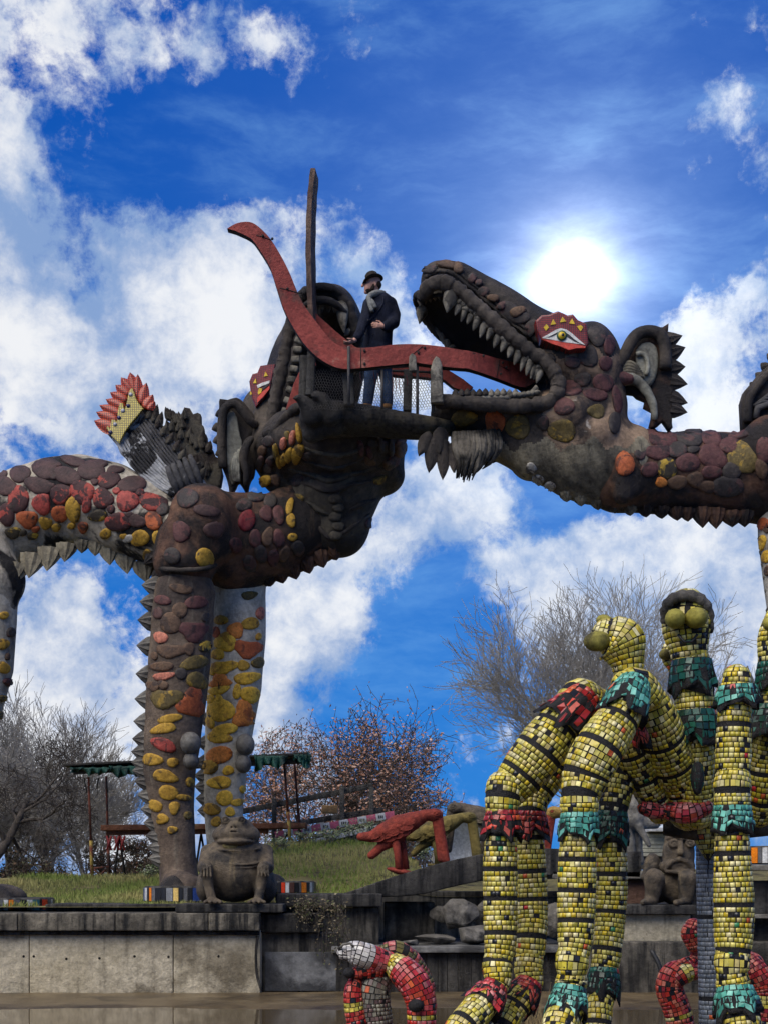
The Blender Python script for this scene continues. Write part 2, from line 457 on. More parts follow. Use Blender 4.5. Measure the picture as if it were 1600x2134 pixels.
def pebble(bvh, px, py, rx, ry, rot=0.0, h=0.035, seed=0, irr=0.12, seg=14, shape=None):
    """domed stone set on the surface seen at a photo point; its outline follows the surface below it"""
    c = hit(bvh, px, py)
    if c[0] is None: return None
    r = random.Random(seed); a2, p2, a3, p3 = r.uniform(0, irr), r.uniform(0, 6.3), r.uniform(0, irr), r.uniform(0, 6.3)
    if shape == 'tri': a3, p3 = 0.22, math.pi / 2 * 1
    if shape == 'heart': a2, p2, a3, p3 = .15, 3.1, .24, -math.pi / 2
    if shape == 'comma': a2, p2, a3, p3 = .2, .6, .16, 1.2
    V = []; Fc = []; rings = [(.6, 1.0), (.88, .88), (.97, .5), (1.0, -.3)]; cr, sr = math.cos(rot), math.sin(rot)
    n0 = c[1]; n0 = n0 if n0.dot(c[0] - CAMP) < 0 else -n0
    V.append(c[0] + n0 * h * 1.03)
    for f, hh in rings:
        for j in range(seg):
            a = 2 * math.pi * j / seg; q = 1 + a2 * math.cos(2 * a + p2) + a3 * math.cos(3 * a + p3)
            u, w = rx * f * q * math.cos(a), ry * f * q * math.sin(a)
            x, y = px + u * cr - w * sr, py + u * sr + w * cr
            g = hit(bvh, x, y)
            if g[0] is None or (g[0] - c[0]).length > 0.35:
                g = bvh.find_nearest(P(x, y, c[0].y))
            n = g[1] if g[1].dot(g[0] - CAMP) < 0 or True else -g[1]
            if n.dot(n0) < -.2: n = n0
            V.append(g[0] + n * h * hh)
    for j in range(seg): Fc.append((0, 1 + (j + 1) % seg, 1 + j))
    for i in range(len(rings) - 1):
        for j in range(seg):
            k = (j + 1) % seg; a, b = 1 + i * seg, 1 + (i + 1) * seg; Fc.append((a + j, a + k, b + k, b + j))
    return V, Fc

# ---- materials
def nodes(name):
    m = bpy.data.materials.new(name); m.use_nodes = True; nt = m.node_tree; return m, nt.nodes, nt.links, nt.nodes['Principled BSDF']
def lin(c):
    return tuple(((x / 255) / 12.92 if x / 255 <= .04045 else ((x / 255 + .055) / 1.055) ** 2.4) for x in c) + (1,)
def wm(name, c1, c2, scale=3.0, rough=.85, bump=.25, bscale=None, patch=None, pscale=2.0, pthr=.55, psoft=.04, streak=None, sthr=.55, sstr=1.0, speck=None, spthr=.66, spec=.3, detail=8, patch2=None, p2scale=3.0, p2thr=.6, grime=.38):
    """weathered surface; colours are sRGB-like reflectances 0..255"""
    m, N, L, b = nodes(name)
    tc = N.new('ShaderNodeTexCoord'); O = tc.outputs['Object']
    def nz(sc, det=8, ro=.6, vec=None, dist=0):
        n = N.new('ShaderNodeTexNoise'); L.new(vec or O, n.inputs['Vector']); n.inputs['Scale'].default_value = sc; n.inputs['Detail'].default_value = det; n.inputs['Roughness'].default_value = ro; n.inputs['Distortion'].default_value = dist
        return n.outputs[0]
    def ss(x, a, c):
        n = N.new('ShaderNodeMapRange'); n.interpolation_type = 'SMOOTHSTEP'; L.new(x, n.inputs[0]); n.inputs[1].default_value = a; n.inputs[2].default_value = c; return n.outputs[0]
    def mix(f, a, c):
        n = N.new('ShaderNodeMix'); n.data_type = 'RGBA'
        if isinstance(f, float): n.inputs[0].default_value = f
        else: L.new(f, n.inputs[0])
        for i, v in ((6, a), (7, c)):
            if isinstance(v, tuple): n.inputs[i].default_value = v
            else: L.new(v, n.inputs[i])
        return n.outputs[2]
    col = mix(ss(nz(scale, detail, .62), .32, .68), lin(c1), lin(c2))
    if patch: col = mix(ss(nz(pscale, 9, .6, dist=.4), pthr - psoft, pthr + psoft), col, lin(patch))
    if patch2: col = mix(ss(nz(p2scale, 9, .65, dist=.6), p2thr - .05, p2thr + .05), col, lin(patch2))
    if streak:
        mp = N.new('ShaderNodeMapping'); L.new(O, mp.inputs[0]); mp.inputs['Scale'].default_value = (5.5, 5.5, .55)
        s = ss(nz(1.6, 6, .6, vec=mp.outputs[0]), sthr - .1, sthr + .14)
        if sstr < 1:
            mm = N.new('ShaderNodeMath'); mm.operation = 'MULTIPLY'; L.new(s, mm.inputs[0]); mm.inputs[1].default_value = sstr; s = mm.outputs[0]
        col = mix(s, col, lin(streak))
    g = N.new('ShaderNodeMapRange'); L.new(nz(max(16.0, scale * 5), 7, .72), g.inputs[0]); g.inputs[1].default_value = .3; g.inputs[2].default_value = .7; g.inputs[3].default_value = 1 - grime; g.inputs[4].default_value = 1 + grime * .75
    mu = N.new('ShaderNodeMix'); mu.data_type = 'RGBA'; mu.blend_type = 'MULTIPLY'; mu.inputs[0].default_value = 1; L.new(col, mu.inputs[6]); L.new(g.outputs[0], mu.inputs[7]); col = mu.outputs[2]
    if speck: col = mix(ss(nz(38, 3, .6), spthr, spthr + .05), col, lin(speck))
    L.new(col, b.inputs['Base Color']); b.inputs['Roughness'].default_value = rough; b.inputs['Specular IOR Level'].default_value = spec
    if bump:
        bp = N.new('ShaderNodeBump'); bp.inputs['Strength'].default_value = min(1.0, bump * 1.9); bp.inputs['Distance'].default_value = .045
        L.new(nz(bscale or scale * 6, 10, .72), bp.inputs['Height']); L.new(bp.outputs[0], b.inputs['Normal'])
    return m
def plain(name, c, rough=.6, spec=.4, metal=0.0):
    return wm(name, tuple(x * .9 for x in c), tuple(min(255, x * 1.08) for x in c), 9.0, rough, .1, spec=spec) if not metal else metalm(name, c, rough)
def metalm(name, c, rough):
    m, N, L, b = nodes(name); b.inputs['Base Color'].default_value = lin(c); b.inputs['Metallic'].default_value = .8; b.inputs['Roughness'].default_value = rough
    n = N.new('ShaderNodeTexNoise'); n.inputs['Scale'].default_value = 20; bp = N.new('ShaderNodeBump'); bp.inputs['Strength'].default_value = .1; L.new(n.outputs[0], bp.inputs['Height']); L.new(bp.outputs[0], b.inputs['Normal']); return m
def attr_mat(name, rough=.35, bump=.0, spec=.5):
    """glazed piece: its own colour stored with the piece"""
    m, N, L, b = nodes(name); a = N.new('ShaderNodeAttribute'); a.attribute_name = 'Col'
    n = N.new('ShaderNodeTexNoise'); n.inputs['Scale'].default_value = 30; n.inputs['Detail'].default_value = 6
    tc = N.new('ShaderNodeTexCoord'); L.new(tc.outputs['Object'], n.inputs['Vector'])
    mr = N.new('ShaderNodeMapRange'); L.new(n.outputs[0], mr.inputs[0]); mr.inputs[1].default_value = .3; mr.inputs[2].default_value = .7; mr.inputs[3].default_value = .72; mr.inputs[4].default_value = 1.1
    mx = N.new('ShaderNodeMix'); mx.data_type = 'RGBA'; mx.blend_type = 'MULTIPLY'; mx.inputs[0].default_value = 1
    L.new(a.outputs['Color'], mx.inputs[6]); L.new(mr.outputs[0], mx.inputs[7]); L.new(mx.outputs[2], b.inputs['Base Color'])
    b.inputs['Roughness'].default_value = rough; b.inputs['Specular IOR Level'].default_value = spec; return m
# ------------------------------------------------------------------ materials shared by the setting
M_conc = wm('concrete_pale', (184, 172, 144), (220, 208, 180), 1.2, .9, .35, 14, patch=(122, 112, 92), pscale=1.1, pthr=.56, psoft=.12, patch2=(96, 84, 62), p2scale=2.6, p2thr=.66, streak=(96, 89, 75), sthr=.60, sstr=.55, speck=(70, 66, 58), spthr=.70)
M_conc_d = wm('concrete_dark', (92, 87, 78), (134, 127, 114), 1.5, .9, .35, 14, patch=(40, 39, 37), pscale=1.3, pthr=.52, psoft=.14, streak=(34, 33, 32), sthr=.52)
M_black = wm('concrete_blackened', (50, 48, 46), (82, 79, 74), 1.8, .85, .4, 12, patch=(88, 86, 80), pscale=1.6, pthr=.62, psoft=.1, streak=(24, 24, 25), sthr=.5)
M_cope = wm('coping_stained', (84, 79, 70), (164, 155, 136), 1.0, .88, .35, 14, patch=(44, 42, 40), pscale=1.0, pthr=.52, psoft=.12, streak=(28, 28, 28), sthr=.5)
M_hole = wm('hole_dark', (22, 21, 20), (38, 36, 33), 9, .9, .2)
M_mud = wm('wet_mud', (92, 78, 56), (118, 102, 76), 1.5, .35, .12, 9, patch=(58, 48, 35), pscale=1.4, pthr=.55, psoft=.15)
M_soil = wm('soil', (110, 102, 62), (146, 134, 84), 1.6, .95, .5, 20, patch=(60, 54, 38), pscale=2.2, pthr=.58, psoft=.1)
M_wood_d = wm('board_weathered_dark', (56, 53, 49), (86, 82, 75), 3.0, .85, .4, 22, streak=(36, 34, 32), sthr=.5)
M_rock = wm('rock_dark', (84, 80, 74), (128, 123, 114), 2.6, .8, .6, 12, patch=(36, 35, 34), pscale=2, pthr=.55, psoft=.1)
M_stone = wm('statue_stone', (80, 70, 58), (118, 105, 86), 3.0, .75, .35, 26, patch=(50, 47, 44), pscale=3.2, pthr=.55, psoft=.12, streak=(134, 118, 88), sthr=.66, sstr=.75)
M_stone_l = wm('statue_stone_pale', (110, 106, 98), (146, 142, 132), 3.0, .8, .4, 22, patch=(74, 71, 66), pscale=3.0, pthr=.55, psoft=.1)
def water_mat():
    m, N, L, b = nodes('pond_water')
    b.inputs['Base Color'].default_value = lin((86, 74, 54)); b.inputs['Roughness'].default_value = .06; b.inputs['Specular IOR Level'].default_value = .5
    tc = N.new('ShaderNodeTexCoord'); n = N.new('ShaderNodeTexNoise'); n.inputs['Scale'].default_value = 5; n.inputs['Detail'].default_value = 3
    mp = N.new('ShaderNodeMapping'); mp.inputs['Scale'].default_value = (1, .35, 1); L.new(tc.outputs['Object'], mp.inputs[0]); L.new(mp.outputs[0], n.inputs['Vector'])
    bp = N.new('ShaderNodeBump'); bp.inputs['Strength'].default_value = .06; bp.inputs['Distance'].default_value = .02; L.new(n.outputs[0], bp.inputs['Height']); L.new(bp.outputs[0], b.inputs['Normal']); return m
M_water = water_mat()

# ------------------------------------------------------------------ water, shore, ground
def grid_sheet(x0, x1, y0, y1, nx, ny, zf, keep=None):
    V = []; Fc = []
    xs = np.linspace(x0, x1, nx + 1); ys = np.linspace(y0, y1, ny + 1)
    for y in ys:
        for x in xs: V.append((x, y, zf(x, y)))
    for j in range(ny):
        for i in range(nx):
            if keep and not keep((xs[i] + xs[i + 1]) / 2, (ys[j] + ys[j + 1]) / 2): continue
            a = j * (nx + 1) + i; Fc.append((a, a + 1, a + nx + 2, a + nx + 1))
    return V, Fc
o = add('pond_water', grid_sheet(-40, 40, -12, 18.3, 20, 20, lambda x, y: 0.0), M_water); o['kind'] = 'structure'; o['label'] = 'brown pond water with soft reflections below the concrete wall'
def mudz(x, y): return 0.012 - 0.05 * max(0, (16.1 + .12 * math.sin(x * 1.7) - y)) * 3 + .006 * math.sin(x * 5 + y * 3)
o = add('mud_shelf', grid_sheet(-30, 30, 15.6, 18.2, 120, 20, mudz), M_mud); o['kind'] = 'structure'; o['label'] = 'brown muddy shelf along the foot of the wall'
def sstep(a, b, x):
    t = min(1, max(0, (x - a) / (b - a))); return t * t * (3 - 2 * t)
def gz(x, y):
    r = sstep(19.0, 26.0, y)
    h = 1.075 + r * (0.36 + 0.62 * sstep(-4.2, -1.6, x) * (1 - .75 * sstep(-.2, .9, x)))
    h -= sstep(27.5, 34, y) * (h - 1.32)
    if y > 18.9: h += .035 * math.sin(x * 2.3 + y) * math.sin(y * 1.9 - x) * r * (1 - sstep(27, 30, y))
    return h
def gkeep(x, y): return not (x > -.36 and y < 21.1)
V, Fc = grid_sheet(-30, 30, 18.55, 60, 300, 200, gz, gkeep)
V2, F2 = grid_sheet(-400, 400, 60, 900, 20, 20, lambda x, y: 1.32 - .001 * (y - 60))
o = add('ground', merge((V, Fc), (V2, F2)), M_soil); o['kind'] = 'structure'; o['label'] = 'grassy earth bank behind the pond wall'

# short grass on the bank
def grass():
    r = random.Random(3); n = 0; V = []; Fc = []; C = []
    for _ in range(34000):
        x = r.uniform(-6.4, .6); y = 18.95 + 8.3 * r.random() ** 1.3
        if not gkeep(x, y): continue
        if mnoise.noise(Vector((x * .9, y * .9, 3))) < -.38: continue
        if y < 19.6 and x > -4.6 and x < -3.4: continue
        z = gz(x, y); h = r.uniform(.03, .10) * (1.25 if y > 23 else 1); w = r.uniform(.004, .008); a = r.uniform(0, 6.28); l = r.uniform(.0, .07)
        dx, dy = math.cos(a) * w, math.sin(a) * w; lx, ly = r.uniform(-l, l), r.uniform(-l, l)
        b = len(V); V += [(x - dx, y - dy, z - .01), (x + dx, y + dy, z - .01), (x + lx * .4 + dx * .7, y + ly * .4 + dy * .7, z + h * .6), (x + lx, y + ly, z + h)]
        Fc += [(b, b + 1, b + 2), (b, b + 2, b + 3)]
        dry = max(0, min(1, .52 + 1.5 * mnoise.noise(Vector((x * .6, y * .6, 9))) + r.uniform(-.25, .25)))
        g = (.17 + .22 * dry, .23 + .12 * dry, .05 + .09 * dry, 1); C += [g] * 4
    o = add('grass', (V, Fc), attr_mat('grass_blades', .75, spec=.2), smooth=False, cols=C); o['kind'] = 'stuff'
    o['label'] = 'short green and straw coloured grass on the bank'
grass()

# ------------------------------------------------------------------ retaining wall in front of the bank
def zy(py, D): return EYE + (HOR - py) * D / F
def xp(px, D): return (px - 800) * D / F
def pbox(px0, px1, py0, py1, D, depth, bev=.012):
    """box whose front face covers photo px at depth D and which reaches `depth` metres back"""
    x0, x1, z0, z1 = xp(px0, D), xp(px1, D), zy(py1, D), zy(py0, D)
    return bbox_(((x0 + x1) / 2, D + depth / 2, (z0 + z1) / 2), (x1 - x0, depth, z1 - z0), bev)
wall = thing('retaining_wall', 'pale board-marked concrete retaining wall with blackened coping rising from the pond', 'wall', (xp(260, 18), 18.4, 0))
for (a, b) in ((-1000, 61), (62.5, 361), (362.5, 543)):
    pn = add('panel', pbox(a, b, 1936, 2078, 18.05, .5, .01), M_conc, wall)
    for hx in (-60, 50, 71, 139, 208, 281, 352, 456):
        if a < hx < b:
            c = P(hx, 1995 + (hx % 7) - 3, 18.05)
            add('tie_hole', tube([c + Vector((0, -.004, 0)), c + Vector((0, .03, 0))], .016, 10), M_hole, pn)
for (a, b) in ((-1000, 37), (38, 240), (241, 434), (435, 541.5)):
    add('coping_stone', pbox(a, b, 1903, 1940, 17.88, 1.35, .018), M_cope, wall)
add('coping_ledge', pbox(-1000, 541, 1941, 1949, 17.98, .3, .008), M_black, wall)
add('step', pbox(95, 560, 1884, 1903, 18.75, 1.3, .015), M_black, wall)
add('cable_duct', tube(spline([P(537, 1950, 17.99), P(534, 1990, 17.98), P(536, 2030, 17.98), P(545, 2064, 17.98)], 12), .017, 8), M_wood_d, wall)

# second wall to the right of the corner
wall2 = thing('retaining_wall', 'dark stained concrete wall section with a patched panel beneath the hanging ivy', 'wall', (xp(620, 18.4), 18.6, 0))
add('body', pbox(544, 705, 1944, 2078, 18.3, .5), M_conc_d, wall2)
add('coping_stone', pbox(543, 668, 1904, 1944, 18.16, 1.0, .018), M_black, wall2)
add('patch_panel', pbox(552, 703, 1984, 2066, 18.26, .06, .01), wm('cement_patch', (92, 92, 92), (134, 134, 132), .9, .85, .25, 14, patch=(70, 70, 70), pscale=.8, pthr=.5, psoft=.06), wall2)
add('pillar', pbox(668, 790, 1890, 1976, 18.75, .7, .02), M_conc_d, wall2)
add('fill', pbox(540, 742, 1874, 2070, 19.4, .5, .01), M_black, wall2)
add('cap', pbox(575, 796, 1863, 1890, 18.6, 1.1, .02), M_black, wall2)

ledge = thing('stone_ledge', 'long grey ledge with plank faced front below the rocks', 'ledge', (xp(860, 18.3), 18.6, 0))
add('top', pbox(690, 1195, 1973, 1986, 18.12, 2.6, .012), wm('ledge_top', (96, 95, 92), (150, 148, 142), 1.6, .6, .3, 14, patch=(60, 59, 57), pscale=1.2, pthr=.5, psoft=.1), ledge)
x = 700; r_ = random.Random(5)
add('plank_backing', pbox(700, 1190, 1986.5, 2080, 18.36, .2, .01), M_black, ledge)
while x < 1180:
    w = r_.uniform(19, 31); add('plank', pbox(x, min(x + w, 1184) - .8, 1987, 2078, 18.25 + r_.uniform(0, .012), .08, .006), M_wood_d, ledge); x += w
add('rear_block', pbox(800, 905, 1880, 1974, 19.6, .5, .02), M_conc_d, ledge)
add('back_panel', pbox(748, 2400, 1857, 2010, 21.05, .3, .02), M_black, ledge)

def rock(c, r, seed):
    rr = random.Random(seed); bm = bmesh.new()
    for _ in range(16):
        v = Vector((rr.gauss(0, 1), rr.gauss(0, 1), rr.gauss(0, 1))).normalized(); bm.verts.new((v.x * r[0], v.y * r[1], v.z * r[2]))
    bmesh.ops.convex_hull(bm, input=bm.verts[:]); bmesh.ops.delete(bm, geom=[v for v in bm.verts if not v.link_faces], context='VERTS')
    bmesh.ops.bevel(bm, geom=bm.edges[:], offset=min(r) * .06, segments=1, affect='EDGES')
    return bm_vf(bm, None, c)
rl = ['flat grey rock lying on the ledge beside the planks', 'largest angular dark rock in the pit under the beam', 'dark rock wedged right of the largest rock', 'low dark rock at the front of the pit', 'small dark rock leaning against the back of the pit', 'rounded dark rock half hidden behind the yellow mosaic legs', 'dark rock seen between the yellow and green footed legs', 'small grey stone lying in front of the concrete block']
for i, (px, py, D, rx, rz) in enumerate([(905, 1958, 18.8, 52, 12), (958, 1908, 19.0, 42, 40), (1008, 1905, 19.3, 30, 36), (990, 1948, 18.7, 46, 24), (920, 1905, 19.4, 28, 30), (1072, 1918, 19.0, 44, 42), (1152, 1920, 19.0, 40, 42), (852, 1964, 18.5, 24, 9)]):
    s = D / F; o = add('rock', rock((0, 0, 0), (rx * s, rx * s * .9, rz * s), 20 + i), M_rock, loc=None, smooth=False); o.location = P(px, py, D); tag(o, rl[i], 'rock', 'rocks in the pit under the beam')

# the dark beam the bird figures stand on
def beamtop(px): return 1864 - 96 * math.sin(min(1, max(0, (px - 712) / 430)) * math.pi / 2) if px < 1142 else 1768 + (px - 1142) * .035
up = [(x, beamtop(x)) for x in range(712, 1341, 24)]; lo = [(x, beamtop(x) + 20 + 36 * sstep(712, 900, x)) for x in range(1336, 715, -24)]
o = add('curved_beam', slab(up + lo, 19.15, 1.5, .02), M_black, loc=P(1000, 1860, 19.2)); tag(o, 'long black curved beam carrying the row of bird figures', 'beam')

# right-hand walls behind the mosaic legs
wall3 = thing('terrace_wall', 'grey concrete terrace wall with dark coping under the seated stone figure', 'wall', (xp(1380, 18.6), 18.8, 0))
add('coping_stone', pbox(1180, 1450, 1886, 1906, 18.25, 1.7, .015), M_black, wall3)
add('front_panel', pbox(1185, 1438, 1906, 1962, 18.4, .4, .012), M_conc, wall3)
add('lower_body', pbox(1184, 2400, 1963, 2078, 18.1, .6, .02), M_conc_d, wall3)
add('side_body', pbox(1438, 2400, 1835, 1962, 18.5, .5, .02), M_black, wall3)
add('brick_step', pbox(1185, 1352, 1832, 1884, 19.3, .6, .015), wm('step_redbrown', (88, 66, 56), (116, 88, 74), 2, .85, .3, 16), wall3)
add('step_slab', pbox(1150, 1354, 1815, 1832, 19.15, .9, .015), M_stone_l, wall3)
add('rail_slab', pbox(1500, 2400, 1802, 1814, 18.2, .8, .01), M_stone_l, wall3)
add('ledge_strip', pbox(1500, 2400, 1906, 1914, 18.2, .3, .006), M_stone_l, wall3)
o = add('water_pipe', tube(spline([P(1356, 1980, 17.9), P(1372, 2010, 17.85), P(1377, 2040, 17.85), P(1376, 2078, 17.9)], 12), .028, 10), plain('rubber_black', (38, 38, 38), .5), loc=P(1370, 2078, 17.9)); tag(o, 'short black rubber pipe on the wall behind the red mosaic figure', 'pipe')

# ------------------------------------------------------------------ striped round pedestals
STR = [(200, 200, 198), (34, 34, 36), (40, 62, 120), (232, 130, 24), (96, 96, 98), (36, 36, 38), (128, 130, 132), (222, 188, 108), (40, 40, 42), (206, 62, 26), (60, 120, 126), (90, 60, 48)]
M_str = [plain('glazed_strip_%d' % i, c, .35) for i, c in enumerate(STR)]
def pedestal(cx, D, r, py0, py1, label, seq, cut=None):
    t = thing('striped_pedestal', label, 'pedestal', (xp(cx, D), D + r, zy(py1, D)), 'striped round pedestals')
    c = Vector((xp(cx, D), D + r, 0)); z0, z1 = zy(py1, D), zy(py0, D)
    V, Fc = [], []; n = 48
    prof = [(0, z0), (r, z0), (r, z1 - .02), (r - .02, z1), (0, z1)]
    for (q, z) in prof:
        for j in range(n): V.append(c + Vector((math.cos(j / n * 6.2832) * q, math.sin(j / n * 6.2832) * q, z)))
    for i in range(len(prof) - 1):
        for j in range(n): k = (j + 1) % n; Fc.append((i * n + j, i * n + k, (i + 1) * n + k, (i + 1) * n + j))
    add('drum', (V, Fc), M_black, t)
    rr = random.Random(int(cx)); a = -math.pi; i = 0
    while a < .02:
        w = rr.choice((.07, .10, .13, .17)) ; w2 = min(w, .17)
        q = seq[i % len(seq)]; i += 1
        if q is not None:
            VV, FF = [], []; m = 4
            for zz in (z0 + .012, z1 - .022):
                for rad in (r - .01, r + .008):
                    for j in range(m + 1):
                        aa = a + .008 + (w2 - .016) * j / m; VV.append(c + Vector((math.cos(aa) * rad, math.sin(aa) * rad, zz)))
            m1 = m + 1
            for j in range(m):
                FF += [(m1 + j, m1 + j + 1, 3 * m1 + j + 1, 3 * m1 + j), (2 * m1 + j, 3 * m1 + j, 3 * m1 + j + 1, 2 * m1 + j + 1), (j, j + 1, m1 + j + 1, m1 + j)]
            FF += [(0, m1, 3 * m1, 2 * m1), (m1 - 1, 3 * m1 - 1, 4 * m1 - 1, 2 * m1 - 1)]
            add('strip', (VV, FF), M_str[q], t, smooth=False)
        a += w2
    return t
pedestal(-20, 19.0, .68, 1872, 1899, 'striped round pedestal under the dark clawed foot at the left edge', [0, 1, 4, 0, 3, 4, 1, 0, 10, 1, 9, 4])
pedestal(380, 19.2, .60, 1847, 1880, 'striped round pedestal under the scaly near leg, with a blue strip', [4, 1, 2, 0, 1, 3, 4, 5, 1, 6, 7, 1])
pedestal(565, 20.2, .60, 1836, 1862, 'striped round pedestal behind the stone toad', [1, 9, 0, 11, 1, 4, 3, 1, 0, 4, 11, 1])
pedestal(1660, 18.6, .62, 1762, 1800, 'striped round pedestal at the right edge with an orange strip', [4, 1, 3, 0, 4, 1, 3, 4, 0, 1])
# ------------------------------------------------------------------ trees
M_bark = wm('bark_grey', (100, 95, 88), (132, 126, 118), 6, .9, .4, 30)
M_bark_d = wm('bark_dark', (62, 56, 50), (90, 82, 74), 6, .9, .4, 30)
M_bark_p = wm('bark_pale', (140, 135, 127), (172, 167, 158), 6, .9, .4, 30)
def grow(r, p, d, L, rad, lvl, mx, out, cfg):
    n = 5 if lvl < mx else 3
    pts = [Vector(p)]; rs = [rad]; dd = Vector(d).normalized(); w = cfg.get('wig', .16)
    for i in range(n):
        dd = (dd + Vector((r.gauss(0, w), r.gauss(0, w), r.gauss(0, w) + cfg.get('up', .05)))).normalized()
        pts.append(pts[-1] + dd * (L / n)); rs.append(max(cfg.get('rmin', .005), rad * (1 - .62 * (i + 1) / n)))
    out.append((pts, rs, lvl))
    if lvl >= mx: return
    nk = cfg['kids'][min(lvl, len(cfg['kids']) - 1)]
    for k in range(nk):
        t = cfg.get('t0', .3) + (1 - cfg.get('t0', .3)) * (k + r.random()) / nk if lvl > 0 else cfg.get('trunk0', .35) + (1 - cfg.get('trunk0', .35)) * (k + r.random()) / nk
        u = t * n; i = min(int(u), n - 1); q = pts[i].lerp(pts[i + 1], u - i)
        ax = (pts[i + 1] - pts[i]).normalized(); az = Vector((r.gauss(0, 1), r.gauss(0, 1), r.gauss(0, 1))); az = (az - ax * az.dot(ax)).normalized()
        an = math.radians(r.uniform(*cfg.get('ang', (25, 55))))
        nd = ax * math.cos(an) + az * math.sin(an)
        grow(r, q, nd, L * r.uniform(*cfg.get('len', (.5, .75))), max(cfg.get('rmin', .005), rs[i] * r.uniform(.45, .65)), lvl + 1, mx, out, cfg)
def tree(name, label, base, H, rad, seed, mx, cfg, bark, lean=(0, 0, 1), leaves=None, group=None):
    r = random.Random(seed); out = []
    t = thing(name, label, 'tree' if 'bush' not in name else 'bush', base, group)
    for s in range(cfg.get('stems', 1)):
        l = Vector(lean) + Vector((r.gauss(0, cfg.get('fan', .22)), r.gauss(0, .2), 0)) * (1 if cfg.get('stems', 1) > 1 else 0)
        grow(r, Vector(base) + Vector((r.uniform(-.1, .1), r.uniform(-.1, .1), -.1)) * (cfg.get('stems', 1) > 1) * cfg.get('foot', 1), l, H * r.uniform(.85, 1.05), rad, 0, mx, out, cfg)
    cr = [[], []]
    for pts, rs, lvl in out:
        if lvl == 0:
            add('trunk', tube(pts, rs, 8), bark, t); continue
        dst = cr
        V, Fc = tube(pts, rs, 8 if lvl == 0 else (5 if lvl == 1 else 3), cap=False)
        b = len(dst[0]); dst[0] += V; dst[1] += [tuple(i + b for i in f) for f in Fc]
    c = add('crown', cr, bark, t)
    if leaves:
        V, Fc, C = [], [], []
        tips = [pts for pts, rs, lvl in out if lvl >= mx - 1]
        for pts in tips:
            for q in pts[1:]:
                for _ in range(leaves['n']):
                    if r.random() > leaves.get('p', 1): continue
                    s = r.uniform(*leaves['s']); c0 = q + Vector((r.gauss(0, .06), r.gauss(0, .06), r.gauss(0, .06)))
                    a = Vector((r.gauss(0, 1), r.gauss(0, 1), r.gauss(0, 1))).normalized(); b = a.orthogonal().normalized()
                    i = len(V); V += [c0 - a * s, c0 + b * s * .5, c0 + a * s, c0 - b * s * .5]; Fc.append((i, i + 1, i + 2, i + 3))
                    f = r.uniform(.7, 1.3); cc = r.choice(leaves['c']); C += [(cc[0] * f, cc[1] * f, cc[2] * f, 1)] * 4
        add('leaves', (V, Fc), attr_mat('leaf_' + name + str(seed), .8, spec=.15), t, smooth=False, cols=C, kind='stuff')
    return t
def gbase(px, D): x = xp(px, D); return Vector((x, D, gz(x, D) if D < 60 else 1.32))
tree('bare_tree', 'large bare winter tree with upswept fan of grey twigs behind the yellow mosaic heads', gbase(1258, 46), 5.4, .16, 4, 5, dict(stems=6, foot=1.2, fan=.25, kids=(6, 5, 5, 4, 3), ang=(18, 46), up=.05, len=(.5, .74), wig=.09, rmin=.0078, trunk0=.16, t0=.25), M_bark_p, (.05, 0, 1))
BG = 'bare winter trees behind the left bank'
tree('bare_tree', 'bare pale grey tree with forked trunk left of the green canopy', gbase(96, 36), 2.1, .10, 31, 5, dict(kids=(5, 5, 5, 4, 3), ang=(15, 42), up=.06, len=(.6, .85), wig=.11, rmin=.0055, stems=3, foot=3, trunk0=.2), M_bark_p, (.08, 0, 1), group=BG)
tree('bare_tree', 'bare tree with dense twigs standing at the left edge behind the scaly hind leg', gbase(10, 33), 1.75, .09, 52, 5, dict(kids=(5, 6, 5, 4, 3), ang=(18, 48), up=.05, len=(.55, .8), wig=.13, rmin=.006, stems=3, foot=4, trunk0=.15), M_bark_p, group=BG)
tree('gnarled_tree', 'dark gnarled tree top with crooked twigs above the left bank', gbase(-40, 30), 2.5, .14, 8, 5, dict(kids=(6, 6, 5, 4, 2), ang=(30, 75), up=-.03, len=(.45, .7), wig=.24, rmin=.006, trunk0=.45), M_bark_d, (.28, 0, 1), group=BG)
tree('bare_tree', 'thin bare tree just left of the scaly near leg', gbase(196, 40), 1.8, .06, 77, 5, dict(kids=(5, 5, 5, 4, 3), ang=(15, 45), up=.06, len=(.55, .8), wig=.12, rmin=.0055, stems=3, foot=5, trunk0=.1), M_bark_p, group=BG)
tree('thorny_tree', 'dark thorny tree beneath the canopy left of the scaly near leg', gbase(285, 34), 1.05, .06, 19, 5, dict(kids=(6, 6, 5, 4, 2), ang=(35, 80), up=.0, len=(.45, .75), wig=.2, rmin=.006, stems=2, foot=5, trunk0=.15), M_bark_d, group=BG, leaves=dict(n=1, p=.35, s=(.02, .04), c=[(.10, .05, .03), (.06, .05, .03)]))
tree('twiggy_bush', 'tangled leafless bush at the foot of the left edge trees', gbase(30, 30), .8, .03, 5, 4, dict(kids=(7, 6, 5, 3), ang=(25, 70), up=.04, len=(.5, .8), wig=.2, rmin=.005, stems=7, foot=9, trunk0=.05), M_bark_d, group='tangled bushes behind the left bank', leaves=dict(n=1, p=.5, s=(.02, .045), c=[(.06, .06, .03), (.08, .05, .03)]))
tree('twiggy_bush', 'tangled leafless bush below the pale forked tree', gbase(105, 31), .62, .03, 6, 4, dict(kids=(7, 6, 5, 3), ang=(25, 70), up=.04, len=(.5, .8), wig=.2, rmin=.005, stems=6, foot=9, trunk0=.05), M_bark_d, group='tangled bushes behind the left bank', leaves=dict(n=1, p=.3, s=(.02, .045), c=[(.06, .06, .03), (.08, .05, .03)]))
